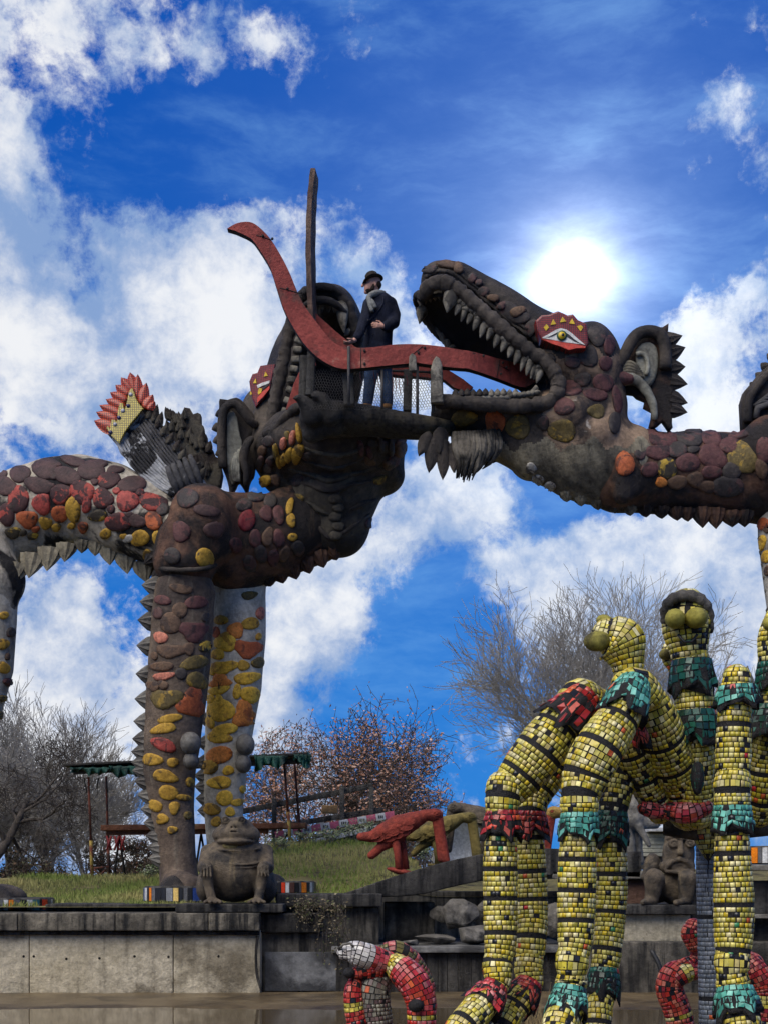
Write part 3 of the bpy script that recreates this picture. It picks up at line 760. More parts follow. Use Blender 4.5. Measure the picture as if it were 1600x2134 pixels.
tree('twiggy_bush', 'tangled leafless bush behind the red trestle legs', gbase(262, 30), .6, .03, 9, 4, dict(kids=(7, 6, 5, 3), ang=(25, 70), up=.04, len=(.5, .8), wig=.2, rmin=.005, stems=8, foot=9, trunk0=.05), M_bark_d, group='tangled bushes behind the left bank', leaves=dict(n=1, p=.3, s=(.02, .045), c=[(.06, .06, .03), (.08, .05, .03)]))
tree('russet_tree', 'tree with russet autumn leaves behind the wooden ramp railing', gbase(640, 38), 2.7, .11, 23, 5, dict(kids=(7, 6, 5, 4, 2), ang=(30, 68), up=.02, len=(.58, .82), wig=.15, rmin=.007, stems=2, foot=4, trunk0=.25), M_bark_d, leaves=dict(n=1, p=.9, s=(.03, .06), c=[(.36, .18, .12), (.42, .25, .18), (.30, .15, .09), (.46, .30, .22)]))
tree('thin_shrub', 'thin bare shrub with long twigs right of the russet tree', gbase(850, 33), 1.5, .025, 14, 4, dict(kids=(4, 4, 4, 3), ang=(25, 65), up=.0, len=(.5, .85), wig=.2, rmin=.006, stems=5, foot=7, trunk0=.2), M_bark_d, leaves=dict(n=1, p=.25, s=(.02, .04), c=[(.2, .1, .06)]))
tree('bare_tree', 'far bare tree showing between the right-hand yellow heads', gbase(1500, 44), 2.9, .10, 41, 5, dict(kids=(6, 6, 5, 4, 3), ang=(18, 48), up=.07, len=(.5, .75), wig=.12, rmin=.007, trunk0=.3), M_bark_p)
# weeds along the ramp
def weed(label, px, D, h, seed, c, n=60, spread=.35):
    r = random.Random(seed); V, Fc, C = [], [], []; b0 = gbase(px, D); S = [[], []]
    for k in range(14):
        a = r.uniform(0, 6.28); tip = b0 + Vector((math.cos(a) * spread * r.random(), math.sin(a) * spread * r.random(), h * r.uniform(.6, 1)))
        mid = b0.lerp(tip, .5) + Vector((r.gauss(0, .04), r.gauss(0, .04), .03)); v, f = tube([b0 + Vector((r.gauss(0, spread * .4), r.gauss(0, spread * .4), -.05)), mid, tip], [.006, .005, .003], 3, False)
        q = len(S[0]); S[0] += v; S[1] += [tuple(i + q for i in x) for x in f]
        for _ in range(n // 3):
            c0 = mid.lerp(tip, r.random()) + Vector((r.gauss(0, .05), r.gauss(0, .05), r.gauss(0, .04))); s = r.uniform(.012, .032)
            aa = Vector((r.gauss(0, 1), r.gauss(0, 1), r.gauss(0, .6))).normalized(); bb = aa.orthogonal().normalized(); i = len(V)
            V += [c0 - aa * s, c0 + bb * s * .55, c0 + aa * s, c0 - bb * s * .55]; Fc.append((i, i + 1, i + 2, i + 3)); f_ = r.uniform(.7, 1.25); cc = r.choice(c); C += [(cc[0] * f_, cc[1] * f_, cc[2] * f_, 1)] * 4
    t = thing('weed', label, 'plant', b0, 'weeds on the bank'); add('stem', S, M_bark, t); add('foliage', (V, Fc), attr_mat('weed_leaf_%d' % seed, .8, spec=.15), t, smooth=False, cols=C, kind='stuff')
GW = [(.20, .24, .12), (.30, .32, .20), (.13, .17, .07)]
for i, (px, D, h, lb) in enumerate([(590, 24.5, .26, 'pale leafy weed just right of the stone toad'), (640, 25.5, .26, 'pale leafy weed below the white ramp edge'), (690, 25.0, .30, 'pale weed left of the red bird figure'), (735, 25.5, .42, 'pale weed directly behind the red bird figure'), (770, 26, .5, 'weed between the tail of the red bird figure and its leg'), (880, 25, .5, 'weed seen between the red and olive bird figures'), (320, 25, .26, 'low weed left of the scaly near leg')]):
    weed(lb, px, D, h, 60 + i, GW)
# ------------------------------------------------------------------ dragon materials
M_dr_hump = wm('dragon_plaster_pale', (160, 150, 132), (196, 186, 166), 2.2, .85, .4, 18, patch=(34, 32, 32), pscale=1.5, pthr=.55, psoft=.05, streak=(40, 38, 37), sthr=.62, speck=(70, 62, 58), spthr=.7)
M_dr_near = wm('dragon_plaster_brown', (92, 78, 66), (120, 104, 88), 2.0, .8, .35, 18, patch=(54, 47, 45), pscale=1.2, pthr=.55, psoft=.14, streak=(132, 124, 108), sthr=.69, sstr=.8)
M_dr_far = wm('dragon_plaster_grey', (176, 168, 150), (208, 200, 182), 1.6, .8, .3, 18, patch=(104, 98, 90), pscale=1.3, pthr=.58, psoft=.12, streak=(62, 58, 56), sthr=.68)
M_dr_head = wm('dragon_skin_black', (56, 50, 45), (88, 79, 70), 2.2, .75, .45, 16, patch=(36, 33, 33), pscale=1.3, pthr=.5, psoft=.1, streak=(134, 126, 116), sthr=.73, sstr=.7)
M_dr_neck = wm('dragon_skin_maroon', (84, 58, 46), (116, 86, 66), 2.4, .75, .5, 14, patch=(36, 31, 30), pscale=1.6, pthr=.48, psoft=.08, streak=(120, 100, 70), sthr=.68, sstr=.7)
M_dr_throat = wm('dragon_throat_grey', (116, 108, 90), (150, 141, 118), 2.0, .75, .35, 16, patch=(52, 49, 44), pscale=1.2, pthr=.56, psoft=.1, streak=(34, 32, 32), sthr=.62)
M_dr_under = wm('dragon_jaw_underside', (70, 64, 54), (98, 90, 75), 2.0, .75, .4, 16, patch=(46, 43, 39), pscale=1.3, pthr=.52, psoft=.12, streak=(34, 32, 31), sthr=.6)
M_dr_cheek = wm('dragon_cheek', (126, 104, 84), (154, 130, 106), 2.2, .8, .4, 16, patch=(52, 46, 44), pscale=1.6, pthr=.50, psoft=.08, patch2=(176, 168, 156), p2scale=2.4, p2thr=.66)
M_dr_wht = wm('feather_white_worn', (150, 150, 150), (190, 190, 188), 3, .8, .4, 20, patch=(44, 43, 44), pscale=3.2, pthr=.52, psoft=.03)
M_dr_slate = wm('feather_slate', (56, 55, 56), (86, 84, 84), 3, .8, .4, 20, patch=(120, 118, 116), pscale=3.4, pthr=.66, psoft=.04)
M_dr_leafy = wm('feather_mossy', (62, 58, 52), (92, 86, 74), 5, .85, .5, 24, patch=(48, 40, 36), pscale=4, pthr=.52, psoft=.08)
M_ear_in = wm('ear_inside', (118, 116, 104), (158, 155, 140), 3, .8, .35, 18, patch=(70, 66, 60), pscale=2.4, pthr=.58, psoft=.1)
M_tooth = wm('tooth_grey', (104, 98, 86), (142, 135, 120), 6, .6, .3, 24, patch=(60, 56, 50), pscale=7, pthr=.55, psoft=.1)
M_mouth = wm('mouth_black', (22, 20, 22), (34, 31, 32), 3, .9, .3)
M_knob = wm('knob_grey', (92, 89, 84), (122, 118, 110), 3, .7, .3, 20, patch=(74, 70, 66), pscale=2, pthr=.55, psoft=.1)
def tiny_mosaic(name, c, c2):
    """mosaic too fine to pick apart: small tiles with recessed joints"""
    m, N, L, b = nodes(name); tc = N.new('ShaderNodeTexCoord'); mp = N.new('ShaderNodeMapping'); L.new(tc.outputs['Object'], mp.inputs[0]); mp.inputs['Rotation'].default_value = (math.radians(90), 0, 0)
    br = N.new('ShaderNodeTexBrick'); L.new(mp.outputs[0], br.inputs[0]); br.offset = 0.0; br.inputs['Scale'].default_value = 1.0
    br.inputs['Brick Width'].default_value = .027; br.inputs['Row Height'].default_value = .027; br.inputs['Mortar Size'].default_value = .0035
    br.inputs['Color1'].default_value = lin(c); br.inputs['Color2'].default_value = lin(c2); br.inputs['Mortar'].default_value = lin((46, 36, 34))
    L.new(br.outputs['Color'], b.inputs['Base Color']); b.inputs['Roughness'].default_value = .35
    bp = N.new('ShaderNodeBump'); bp.inputs['Strength'].default_value = .5; bp.inputs['Distance'].default_value = .006; bp.invert = True; L.new(br.outputs['Fac'], bp.inputs['Height']); L.new(bp.outputs[0], b.inputs['Normal']); return m
M_tm_red = tiny_mosaic('mosaic_red_fine', (150, 44, 40), (122, 36, 36))
M_tm_or = tiny_mosaic('mosaic_orange_fine', (212, 88, 54), (188, 66, 44))
M_tm_yel = tiny_mosaic('mosaic_yellow_fine', (212, 190, 76), (184, 166, 72))
M_yel = plain('glaze_yellow', (214, 178, 30), .35); M_wht = plain('glaze_white', (206, 204, 196), .35); M_blk = plain('glaze_black', (28, 28, 30), .3); M_grn = plain('glaze_green', (54, 86, 58), .3); M_orr = plain('glaze_redorange', (196, 62, 42), .35)
M_nvy = plain('glaze_navy', (38, 36, 78), .3); M_lil = plain('glaze_lilac_grey', (160, 158, 164), .35)
SC = {}
def sc(k):
    if k in SC: return SC[k]
    A = {'D': ((58, 42, 40), (82, 58, 54), None), 'R': ((150, 62, 54), (172, 76, 64), (92, 46, 42)), 'M': ((56, 36, 36), (76, 46, 44), (162, 70, 58)), 'Y': ((160, 122, 40), (186, 146, 54), (104, 82, 40)),
         'y': ((206, 160, 48), (224, 180, 62), (168, 126, 44)), 'O': ((156, 78, 44), (180, 96, 54), (98, 56, 40)), 'o': ((196, 116, 48), (214, 134, 60), (160, 90, 44)), 'B': ((50, 44, 36), (70, 62, 46), (176, 144, 52)), 'L': ((84, 72, 42), (108, 92, 50), (146, 118, 46)),
         'N': ((84, 64, 50), (106, 82, 62), (66, 52, 44)), 'K': ((48, 43, 41), (68, 61, 57), (84, 60, 56)), 'V': ((76, 46, 46), (98, 62, 58), (56, 40, 40)), 'W': ((150, 146, 136), (180, 174, 162), (90, 84, 78)), 'S': ((176, 104, 84), (196, 122, 98), (130, 80, 66)), 'C': ((104, 30, 34), (128, 42, 44), (70, 34, 34))}[k]
    SC[k] = wm('scale_glaze_' + k, A[0], A[1], 5, .55 if k in 'yoSCR' else .65, .22, 22, patch=A[2], pscale=5.5, pthr=.57 if k not in 'MB' else .55, psoft=.03, patch2=(54, 46, 40), p2scale=7.0, p2thr=.64, streak=(42, 38, 35), sthr=.66, sstr=.8, grime=.5)
    return SC[k]
def cone(b, t, r, seg=9, mid=.62):
    b, t = Vector(b), Vector(t); return tube([b - (t - b) * .25, b, b.lerp(t, .5), b.lerp(t, .85), t], [r * .9, r, r * mid * 1.15, r * .32, r * .06], seg)
def Rz(px, D): return px * D / F
def pc(*p):
    """control points given as (photo x, photo y, depth, photo radius)"""
    return [(P(a, b, D), Rz(r, D)) for a, b, D, r in p]
def extent(*groups, pad=.35, ysc=1.0):
    A = np.array([tuple(p) for g in groups for p, r in g]); R = np.array([r for g in groups for p, r in g])[:, None]
    return (A - R * np.array([1, ysc, 1])).min(0) - pad, (A + R * np.array([1, ysc, 1])).max(0) + pad
def lipring(pts, r, n, seg=10, every=.13, groove=.82):
    """segmented lip: a thick cord cut by rings"""
    q = spline(pts, n * 6); q = [Vector(p) for p in q]; acc = 0; rs = []
    for i, p in enumerate(q):
        if i: acc += (p - q[i - 1]).length
        ph = (acc / every) % 1.0; e = min(1, min(i, len(q) - 1 - i) / 6 + .35)
        rs.append(r * e * (groove if (ph < .12 or ph > .9) else 1.0))
    return jit(tube(q, rs, seg), r * .24, 7)

# ------------------------------------------------------------------ left dragon
LD = thing('dragon_sculpture', 'huge scaly dragon on the left with arched back and upraised open jaws', 'dragon', P(374, 1850, 20.6))
b_hump = pc((392, 1118, 20.8, 66), (345, 1112, 20.85, 70), (280, 1078, 21.0, 84), (225, 1052, 21.15, 89), (170, 1040, 21.3, 90), (110, 1052, 21.5, 95), (50, 1080, 21.7, 98), (-30, 1125, 22.0, 105), (-90, 1190, 22.2, 105), (-110, 1300, 22.2, 95))
b_neck = pc((430, 1105, 20.85, 80), (500, 1120, 21.1, 88), (570, 1118, 21.35, 88), (640, 1090, 21.55, 88), (690, 1050, 21.6, 88))
lo, hi = extent(b_hump)
S = Sculpt(lo, hi, .032)
S.chain(b_hump, .12)
S.chain(pc((-50, 1170, 21.2, 86), (-10, 1212, 21.1, 62), (-10, 1262, 21.1, 46)), .10)
S.rough(.012, 4.5, 1)
body_vf = S.mesh()
body = add('body', body_vf, M_dr_hump, LD)
lo, hi = extent(b_neck, pc((428, 1098, 20.4, 110)))
S = Sculpt(lo, hi, .032)
S.chain(b_neck, .18)
S.ell(P(424, 1100, 20.55), (Rz(74, 20.6), .62, Rz(92, 20.6)), .10)            # shoulder
S.chain(pc((388, 1130, 20.45, 62), (387, 1168, 20.45, 66)), .06)
S.chain(pc((470, 1160, 21.1, 62), (505, 1175, 21.3, 62), (530, 1180, 21.5, 50)), .15)
S.rough(.014, 4.5, 8)
neck_vf = S.mesh()
neck = add('neck', neck_vf, M_dr_neck, LD)
b_l1 = pc((388, 1200, 20.55, 50), (385, 1240, 20.5, 64), (380, 1300, 20.5, 65), (372, 1420, 20.5, 64), (362, 1520, 20.5, 59), (354, 1600, 20.5, 55), (356, 1650, 20.5, 49), (366, 1740, 20.5, 40), (372, 1800, 20.5, 38), (374, 1852, 20.5, 42))
lo, hi = extent(b_l1); S = Sculpt(lo, hi, .028); S.chain(b_l1, .06); S.chain(pc((366, 1846, 20.25, 30), (385, 1842, 20.0, 26), (400, 1846, 19.9, 22)), .06); S.rough(.008, 5, 2); leg1_vf = S.mesh()
leg1 = add('leg', leg1_vf, M_dr_near, LD, label='brown near foreleg set with dull stones and a row of ribbed spines')
b_l2 = pc((500, 1190, 21.5, 58), (500, 1240, 21.5, 54), (497, 1330, 21.5, 57), (491, 1430, 21.5, 56), (478, 1520, 21.5, 50), (470, 1600, 21.5, 45), (467, 1680, 21.5, 40), (470, 1760, 21.5, 38), (475, 1850, 21.5, 40))
lo, hi = extent(b_l2); S = Sculpt(lo, hi, .028); S.chain(b_l2, .06); S.rough(.008, 5, 3); leg2_vf = S.mesh()
leg2 = add('leg', leg2_vf, M_dr_far, LD, label='pale far foreleg set with bright yellow and orange stones')
b_l3 = pc((-18, 1230, 21.1, 56), (-15, 1290, 21.1, 50), (-20, 1390, 21.1, 48), (-40, 1470, 21.1, 46), (-62, 1560, 21.1, 44), (-75, 1680, 21.1, 42), (-66, 1850, 21.1, 46))
lo, hi = extent(b_l3); S = Sculpt(lo, hi, .03); S.chain(b_l3, .06); leg3_vf = S.mesh()
leg3 = add('leg', leg3_vf, M_dr_far, LD, label='pale hind leg at the left edge set with yellow stones')
# feet
def foot(parent, c, r, toes=3):
    S = Sculpt(np.array(tuple(c)) - np.array(r) * 1.6 - .1, np.array(tuple(c)) + np.array(r) * 1.6 + .1, .025)
    S.ell(c, r, .05)
    for k in range(toes):
        a = -math.pi / 2 + (k - (toes - 1) / 2) * .55; d = Vector((math.cos(a), math.sin(a), 0))
        S.chain([(c + Vector((d.x * r[0] * .5, d.y * r[1] * .5, r[2] * .15)), r[2] * .62), (c + Vector((d.x * r[0] * 1.15, d.y * r[1] * 1.15, -r[2] * .45)), r[2] * .42)], .05)
    return add('foot', S.mesh(), M_dr_head, parent)
foot(LD, P(2, 1872, 20.0), (.36, .42, .20)); foot(LD, P(372, 1848, 20.1), (.25, .32, .17), 3); foot(LD, P(566, 1843, 21.0), (.22, .36, .16))
for (x, y, D, r) in ((398, 1549, 19.98, 22), (399, 1586, 20.02, 17)): add('knob', ellip(P(x, y, D), (Rz(r, D), Rz(r * 1.4, D), Rz(r * 1.1, D))), M_knob, leg1)
for (x, y, D, r) in ((512, 1552, 21.1, 20), (508, 1592, 21.1, 17)): add('knob', ellip(P(x, y, D), (Rz(r, D), Rz(r * 1.4, D), Rz(r * 1.15, D))), M_knob, leg2)
# cuff at the top of the near leg
add('cuff', lipring([P(324, 1182, 20.45), P(345, 1186, 20.1), P(387, 1188, 19.98), P(432, 1184, 20.1), P(452, 1176, 20.45)], .035, 12, 8, 9, 1), M_dr_head, LD)

# head
hd = Sculpt(tuple(P(500, 1220, 22.6) - Vector((.2, 3.0, .2))), tuple(P(880, 560, 21) + Vector((.3, 2.6, .4))), .032)
hd.ell(P(690, 925, 21.15), (Rz(152, 21.2), .98, Rz(86, 21.2)), .1)                          # lower jaw bowl
hd.chain(pc((585, 860, 21.6, 52), (570, 930, 21.4, 50), (590, 985, 21.4, 46)), .15)
hd.chain(pc((545, 900, 21.5, 16), (552, 960, 21.4, 22)), .1)
hd.chain(pc((790, 930, 21.4, 56), (795, 985, 21.4, 48), (740, 1010, 21.3, 40)), .12)
hd.chain(pc((700, 1040, 21.4, 98), (705, 1090, 21.4, 70), (690, 1130, 21.4, 34)), .08)     # throat
hd.chain(pc((660, 900, 21.0, 70), (720, 900, 21.0, 70)), .1, 1.1)
hd.ell(P(690, 850, 20.95), (Rz(112, 21), .95, Rz(40, 21)), .08, sub=True)                   # open mouth floor
hd.rough(.014, 4, 5)
head_vf = hd.mesh()
cc = head_vf[0][head_vf[1]].mean(1); pxx = 800 + cc[:, 0] * F / cc[:, 1]; pyy = HOR - (cc[:, 2] - EYE) * F / cc[:, 1]; wob = 8 * np.sin(pxx * .05) + 6 * np.sin(pxx * .17 + 1)
head = add('lower_jaw', (head_vf[0], head_vf[1], np.where(pyy > 1000 + 2 * wob - .0016 * (pxx - 690) ** 2, 1, 0)), [M_dr_head, M_dr_under], LD)
uj = Sculpt(tuple(P(500, 960, 22.6) - Vector((.2, 2.2, .2))), tuple(P(800, 540, 21.5) + Vector((.3, 2.4, .4))), .03)
uj.ell(P(668, 772, 21.85), (Rz(92, 21.8), .75, Rz(180, 21.8)), .08, rot=Matrix.Rotation(math.radians(10), 3, 'Y'))
uj.chain(pc((585, 900, 22.0, 60), (600, 820, 22.1, 62), (640, 740, 22.1, 70), (672, 668, 21.8, 60), (690, 655, 21.4, 46)), .12)
uj.chain(pc((548, 850, 22.0, 42), (560, 930, 21.9, 48)), .12)
uj.ell(P(684, 806, 21.2), (Rz(76, 21.4), .86, Rz(150, 21.4)), .06, rot=Matrix.Rotation(math.radians(9), 3, 'Y'), sub=True)
uj.ell(P(704, 900, 21.0), (Rz(95, 21.4), .9, Rz(120, 21.4)), .06, sub=True)
uj.rough(.012, 4, 6)
upper_vf = uj.mesh()
upper = add('upper_jaw', upper_vf, M_dr_head, LD)
lip_p = [P(562, 895, 21.1), P(577, 820, 21.05), P(590, 755, 21.0), P(604, 690, 20.98), P(622, 632, 20.98), P(648, 608, 20.95), P(690, 608, 20.95), P(722, 632, 20.98), P(738, 680, 21.05), P(748, 735, 21.15)]
add('lip', lipring(lip_p, .10, 14, 10, .15, .85), M_dr_head, upper)
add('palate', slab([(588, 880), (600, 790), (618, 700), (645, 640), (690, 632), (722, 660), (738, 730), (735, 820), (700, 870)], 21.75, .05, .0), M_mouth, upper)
add('lip', lipring([P(532 + 20, 905, 20.75), P(575, 895, 20.55), P(605, 862, 20.35), P(628, 845, 20.2)], .085, 8, 10, .2, .88), M_dr_head, head)
# nose ridges and brows
for pts in ([(622, 622, 20.95), (650, 601, 20.85), (692, 601, 20.85), (724, 626, 20.95)], [(628, 642, 20.9), (655, 627, 20.8), (692, 630, 20.8), (722, 652, 20.9)]):
    add('snout_ridge', tube([Vector(v) for v in spline([P(*p) for p in pts], 14)], [.03 + .035 * math.sin(math.pi * i / 13) for i in range(14)], 8), M_dr_head, upper)
rt = random.Random(12)
tl = [Vector(v) for v in spline([P(622, 672, 21.0), P(615, 720, 20.98), P(606, 770, 21.0), P(596, 825, 21.05), P(584, 880, 21.1)], 11)]
for i, p in enumerate(tl): add('tooth', bbox_(p + Vector((.05, 0, 0)), (.13, .10, .10), .03, Matrix.Rotation(rt.uniform(-.3, .3) + .25, 3, 'Y')), M_tooth, upper)
for i in range(6):
    p = P(646 + i * 13, 636 + abs(i - 2.5) * 2, 20.95); add('tooth', cone(p, p + Vector((0, 0, -.10)), .045), M_tooth, upper)
p = P(713, 645, 20.95); add('fang', cone(p, p + Vector((.03, -.05, -.36)), .10), M_tooth, upper)
p = P(738, 712, 21.05)
for i in range(5):
    p = P(728 + i * 5, 690 + i * 20, 21.05); add('tooth', cone(p, p + Vector((-.07, -.02, -.08)), .05), M_tooth, upper)

# eye plaque of the left head (seen edge-on)
def pq(pts): return [(520 + x * .225, 560 + y * .225) for x, y in pts]
ep = add('eye_plaque', slab(pq([(0, 1040), (30, 970), (75, 960), (100, 900), (170, 890), (245, 880), (215, 1000), (190, 1110), (130, 1200), (60, 1275), (30, 1210), (10, 1120)]), lambda x, y: 21.3 - (x - 520) * .004, .12, .02), M_tm_red, LD, smooth=False)
for tri in ([(35, 1060), (60, 1015), (68, 1060)], [(135, 1000), (150, 950), (172, 990)], [(5, 1170), (10, 1130), (28, 1160)]): add('yellow_inlay', slab(pq(tri), lambda x, y: 21.285 - (x - 520) * .004, .012, 0), M_yel, ep, smooth=False)
add('eyelid', slab(pq([(70, 1080), (120, 1055), (190, 1035), (185, 1060), (120, 1085), (80, 1105)]), lambda x, y: 21.28 - (x - 520) * .004, .012, 0), M_wht, ep, smooth=False)
add('iris', slab(pq([(78, 1150), (90, 1105), (120, 1110), (112, 1145), (88, 1165)]), lambda x, y: 21.28 - (x - 520) * .004, .012, 0), M_yel, ep, smooth=False)
add('pupil', slab(pq([(120, 1105), (165, 1065), (180, 1075), (130, 1120)]), lambda x, y: 21.275 - (x - 520) * .004, .012, 0), M_blk, ep, smooth=False)
add('lower_lid', slab(pq([(70, 1200), (120, 1140), (185, 1085), (188, 1110), (130, 1185), (75, 1240)]), lambda x, y: 21.28 - (x - 520) * .004, .012, 0), M_orr, ep, smooth=False)

# ear of the left head
er = add('ear', slab([(457, 845), (458, 830), (474, 832), (492, 827), (505, 834), (515, 845), (531, 866), (536, 900), (533, 941), (532, 970), (529, 990), (521, 1002), (515, 1028), (505, 1012), (497, 1004), (490, 1018), (480, 1030), (476, 1010), (470, 990), (466, 981), (460, 965), (457, 950), (455, 912), (453, 886), (456, 862)], lambda x, y: 21.15 + (x - 490) * .004, .16, .03, 2), M_dr_head, LD)
add('ear_rim', tube([Vector(v) for v in spline([P(466, 975, 21.02), P(462, 930, 21.0), P(463, 880, 21.0), P(470, 850, 21.0), P(490, 842, 21.02), P(506, 858, 21.05), P(520, 876, 21.1), P(533, 885, 21.2)], 24)], .065, 8), M_dr_head, er)
add('ear_hollow', slab([(470, 868), (482, 855), (494, 868), (500, 905), (506, 925), (498, 955), (504, 985), (492, 1005), (482, 1008), (474, 975), (468, 920)], 21.085, .05, .02, 2), M_ear_in, er)
for i in range(4): add('ear_fold', tube([Vector(v) for v in spline([P(512 - i * 6, 925 + i * 6, 21.06), P(500 - i * 5, 950 + i * 6, 21.05), P(498 - i * 4, 985 + i * 3, 21.06), P(500 - i * 3, 1004, 21.07)], 10)], .025, 6), M_ear_in, er)
add('ear_fold', tube([Vector(v) for v in spline([P(527, 912, 21.05), P(516, 925, 21.0), P(508, 955, 21.0), P(515, 985, 21.02), P(512, 1010, 21.06)], 14)], [.03, .05, .06, .06, .06, .07, .07, .06, .06, .06, .05, .05, .04, .03], 8), M_dr_head, er)
for (x, y) in ((449, 866), (442, 895), (444, 921), (449, 948)):
    add('ear_spike', cone(P(x + 12, y - 4, 21.1), P(x, y, 21.1), .075), M_dr_head, er)

# feather wings
fz = lambda pts: [(180 + x * .2, 770 + y * .2) for x, y in pts]
Df1 = lambda x, y: 20.75 + (1030 - y) * .0012
w1 = add('wing', slab(fz([(870, 1300), (740, 1190), (600, 1060), (450, 950), (350, 860), (320, 780), (200, 640), (190, 560), (330, 350), (450, 180), (560, 260), (600, 400), (690, 400), (760, 520), (840, 640), (930, 760), (1010, 880), (1100, 980), (1190, 1080), (1250, 1180), (1190, 1270), (1040, 1310), (920, 1330)]), Df1, .16, .03), M_dr_wht, LD, label='raised feather wing with orange and yellow mosaic tip')
def LF(b, t, w, mat, name, par, D0, th=.07, ribs=2, f=(0, -1, 0)):
    b2 = fz([b])[0]; t2 = fz([t])[0]; return add(name, leaf(P(b2[0], b2[1], D0), P(t2[0], t2[1], D0 - .02), w * .2 * D0 / F, th, f, ribs), mat, par)
for b, t, w in [((330, 640), (108, 545), 130), ((360, 560), (130, 455), 120), ((400, 490), (165, 385), 110), ((430, 420), (228, 322), 110), ((450, 350), (270, 250), 110), ((470, 290), (322, 175), 110), ((500, 260), (378, 100), 110), ((520, 290), (465, 55), 120), ((530, 350), (540, 80), 110), ((560, 400), (625, 165), 115), ((600, 430), (690, 280), 110), ((640, 440), (712, 345), 90)]:
    LF((b[0] + (t[0] - b[0]) * .15, b[1] + (t[1] - b[1]) * .15), (t[0] + (t[0] - b[0]) * .10, t[1] + (t[1] - b[1]) * .10), w * 1.2, M_tm_or, 'plume', w1, Df1(*fz([t])[0]) - .085, .12)
yp = add('mosaic_panel', slab(fz([(345, 770), (262, 690), (212, 610), (222, 580), (250, 610), (262, 520), (298, 520), (320, 540), (330, 440), (348, 350), (380, 345), (405, 420), (425, 330), (448, 220), (480, 185), (505, 240), (520, 300), (550, 350), (598, 405), (555, 460), (470, 560), (400, 660)]), lambda x, y: Df1(x, y) - .15, .06, .012), M_tm_yel, w1, smooth=False)
for (x, y), m in (((465, 262), M_lil), ((440, 378), M_nvy), ((385, 430), M_lil), ((343, 503), M_nvy), ((303, 573), M_lil), ((256, 655), M_nvy)):
    c = P(*fz([(x, y)])[0], Df1(*fz([(x, y)])[0]) - .15); add('inlay_disc', tube([c + Vector((0, .02, 0)), c + Vector((0, -.012, 0))], .028, 14), m, yp)
rw = random.Random(4)
for k in range(15):
    u = k / 14; a = Vector((345 + 330 * u, 790 - 300 * u)); e = Vector((900 + 300 * u, 1310 - 100 * u))
    pts = []
    for t in np.linspace(0, 1, 10):
        q = a.lerp(e, t); q += Vector((-60, 40)) * math.sin(math.pi * t) * (1 - u); x_, y_ = fz([tuple(q)])[0]; pts.append(P(x_, y_, Df1(x_, y_) - .03 - .01 * (k % 2)))
    add('flute', jit(tube(pts, [.030 + .010 * math.sin(3 * i + k) for i in range(10)], 7, flat=.8), .008), M_dr_wht if k < 9 else M_dr_slate, w1)
for k in range(5):
    a = (840 + 60 * k, 1010 - 30 * k); e = (960 + 60 * k, 1290 - 22 * k); pts = [P(*fz([(a[0] + (e[0] - a[0]) * t, a[1] + (e[1] - a[1]) * t)])[0], 20.68) for t in (0, .3, .6, 1)]
    add('flute', tube(pts, [.03, .05, .055, .04], 7), M_dr_slate, w1)
for b, t in [((640, 520), (700, 380)), ((700, 560), (745, 365)), ((740, 620), (795, 440)), ((790, 700), (855, 560)), ((850, 780), (915, 655)), ((920, 860), (985, 728)), ((980, 950), (1040, 825)), ((1050, 1020), (1105, 905)), ((1120, 1070), (1190, 960)), ((1180, 1130), (1250, 1020))]:
    LF(b, t, 92, M_dr_leafy, 'feather', w1, Df1(*fz([t])[0]) - .06, .12, 1)
w2o = [(1250, 1260), (1100, 1180), (1000, 1020), (900, 860), (830, 700), (815, 600), (830, 520), (880, 560), (875, 480), (930, 520), (960, 430), (1000, 480), (1020, 388), (1080, 400), (1115, 460), (1160, 445), (1192, 460), (1195, 560), (1222, 585), (1230, 650), (1255, 680), (1262, 740), (1290, 765), (1300, 820), (1325, 840), (1345, 900), (1380, 920), (1400, 975), (1420, 1080), (1400, 1200), (1340, 1260)]
w2 = add('wing', slab(fz(w2o), lambda x, y: 21.25 + (1000 - y) * .001, .2, .05), M_dr_leafy, LD, label='smaller dark mossy feather wing')
for i in range(34):
    q = (rw.uniform(860, 1300), rw.uniform(500, 1150))
    if q[0] - 860 < (q[1] - 560) * .55 - 40 or q[0] - 1180 > (q[1] - 450) * .36: continue
    LF(q, (q[0] + rw.uniform(-70, 10) + 20, q[1] - rw.uniform(110, 150)), rw.uniform(60, 85), M_dr_leafy, 'feather', w2, 21.25 + (1000 - fz([q])[0][1]) * .001 - .02, .09, 1)

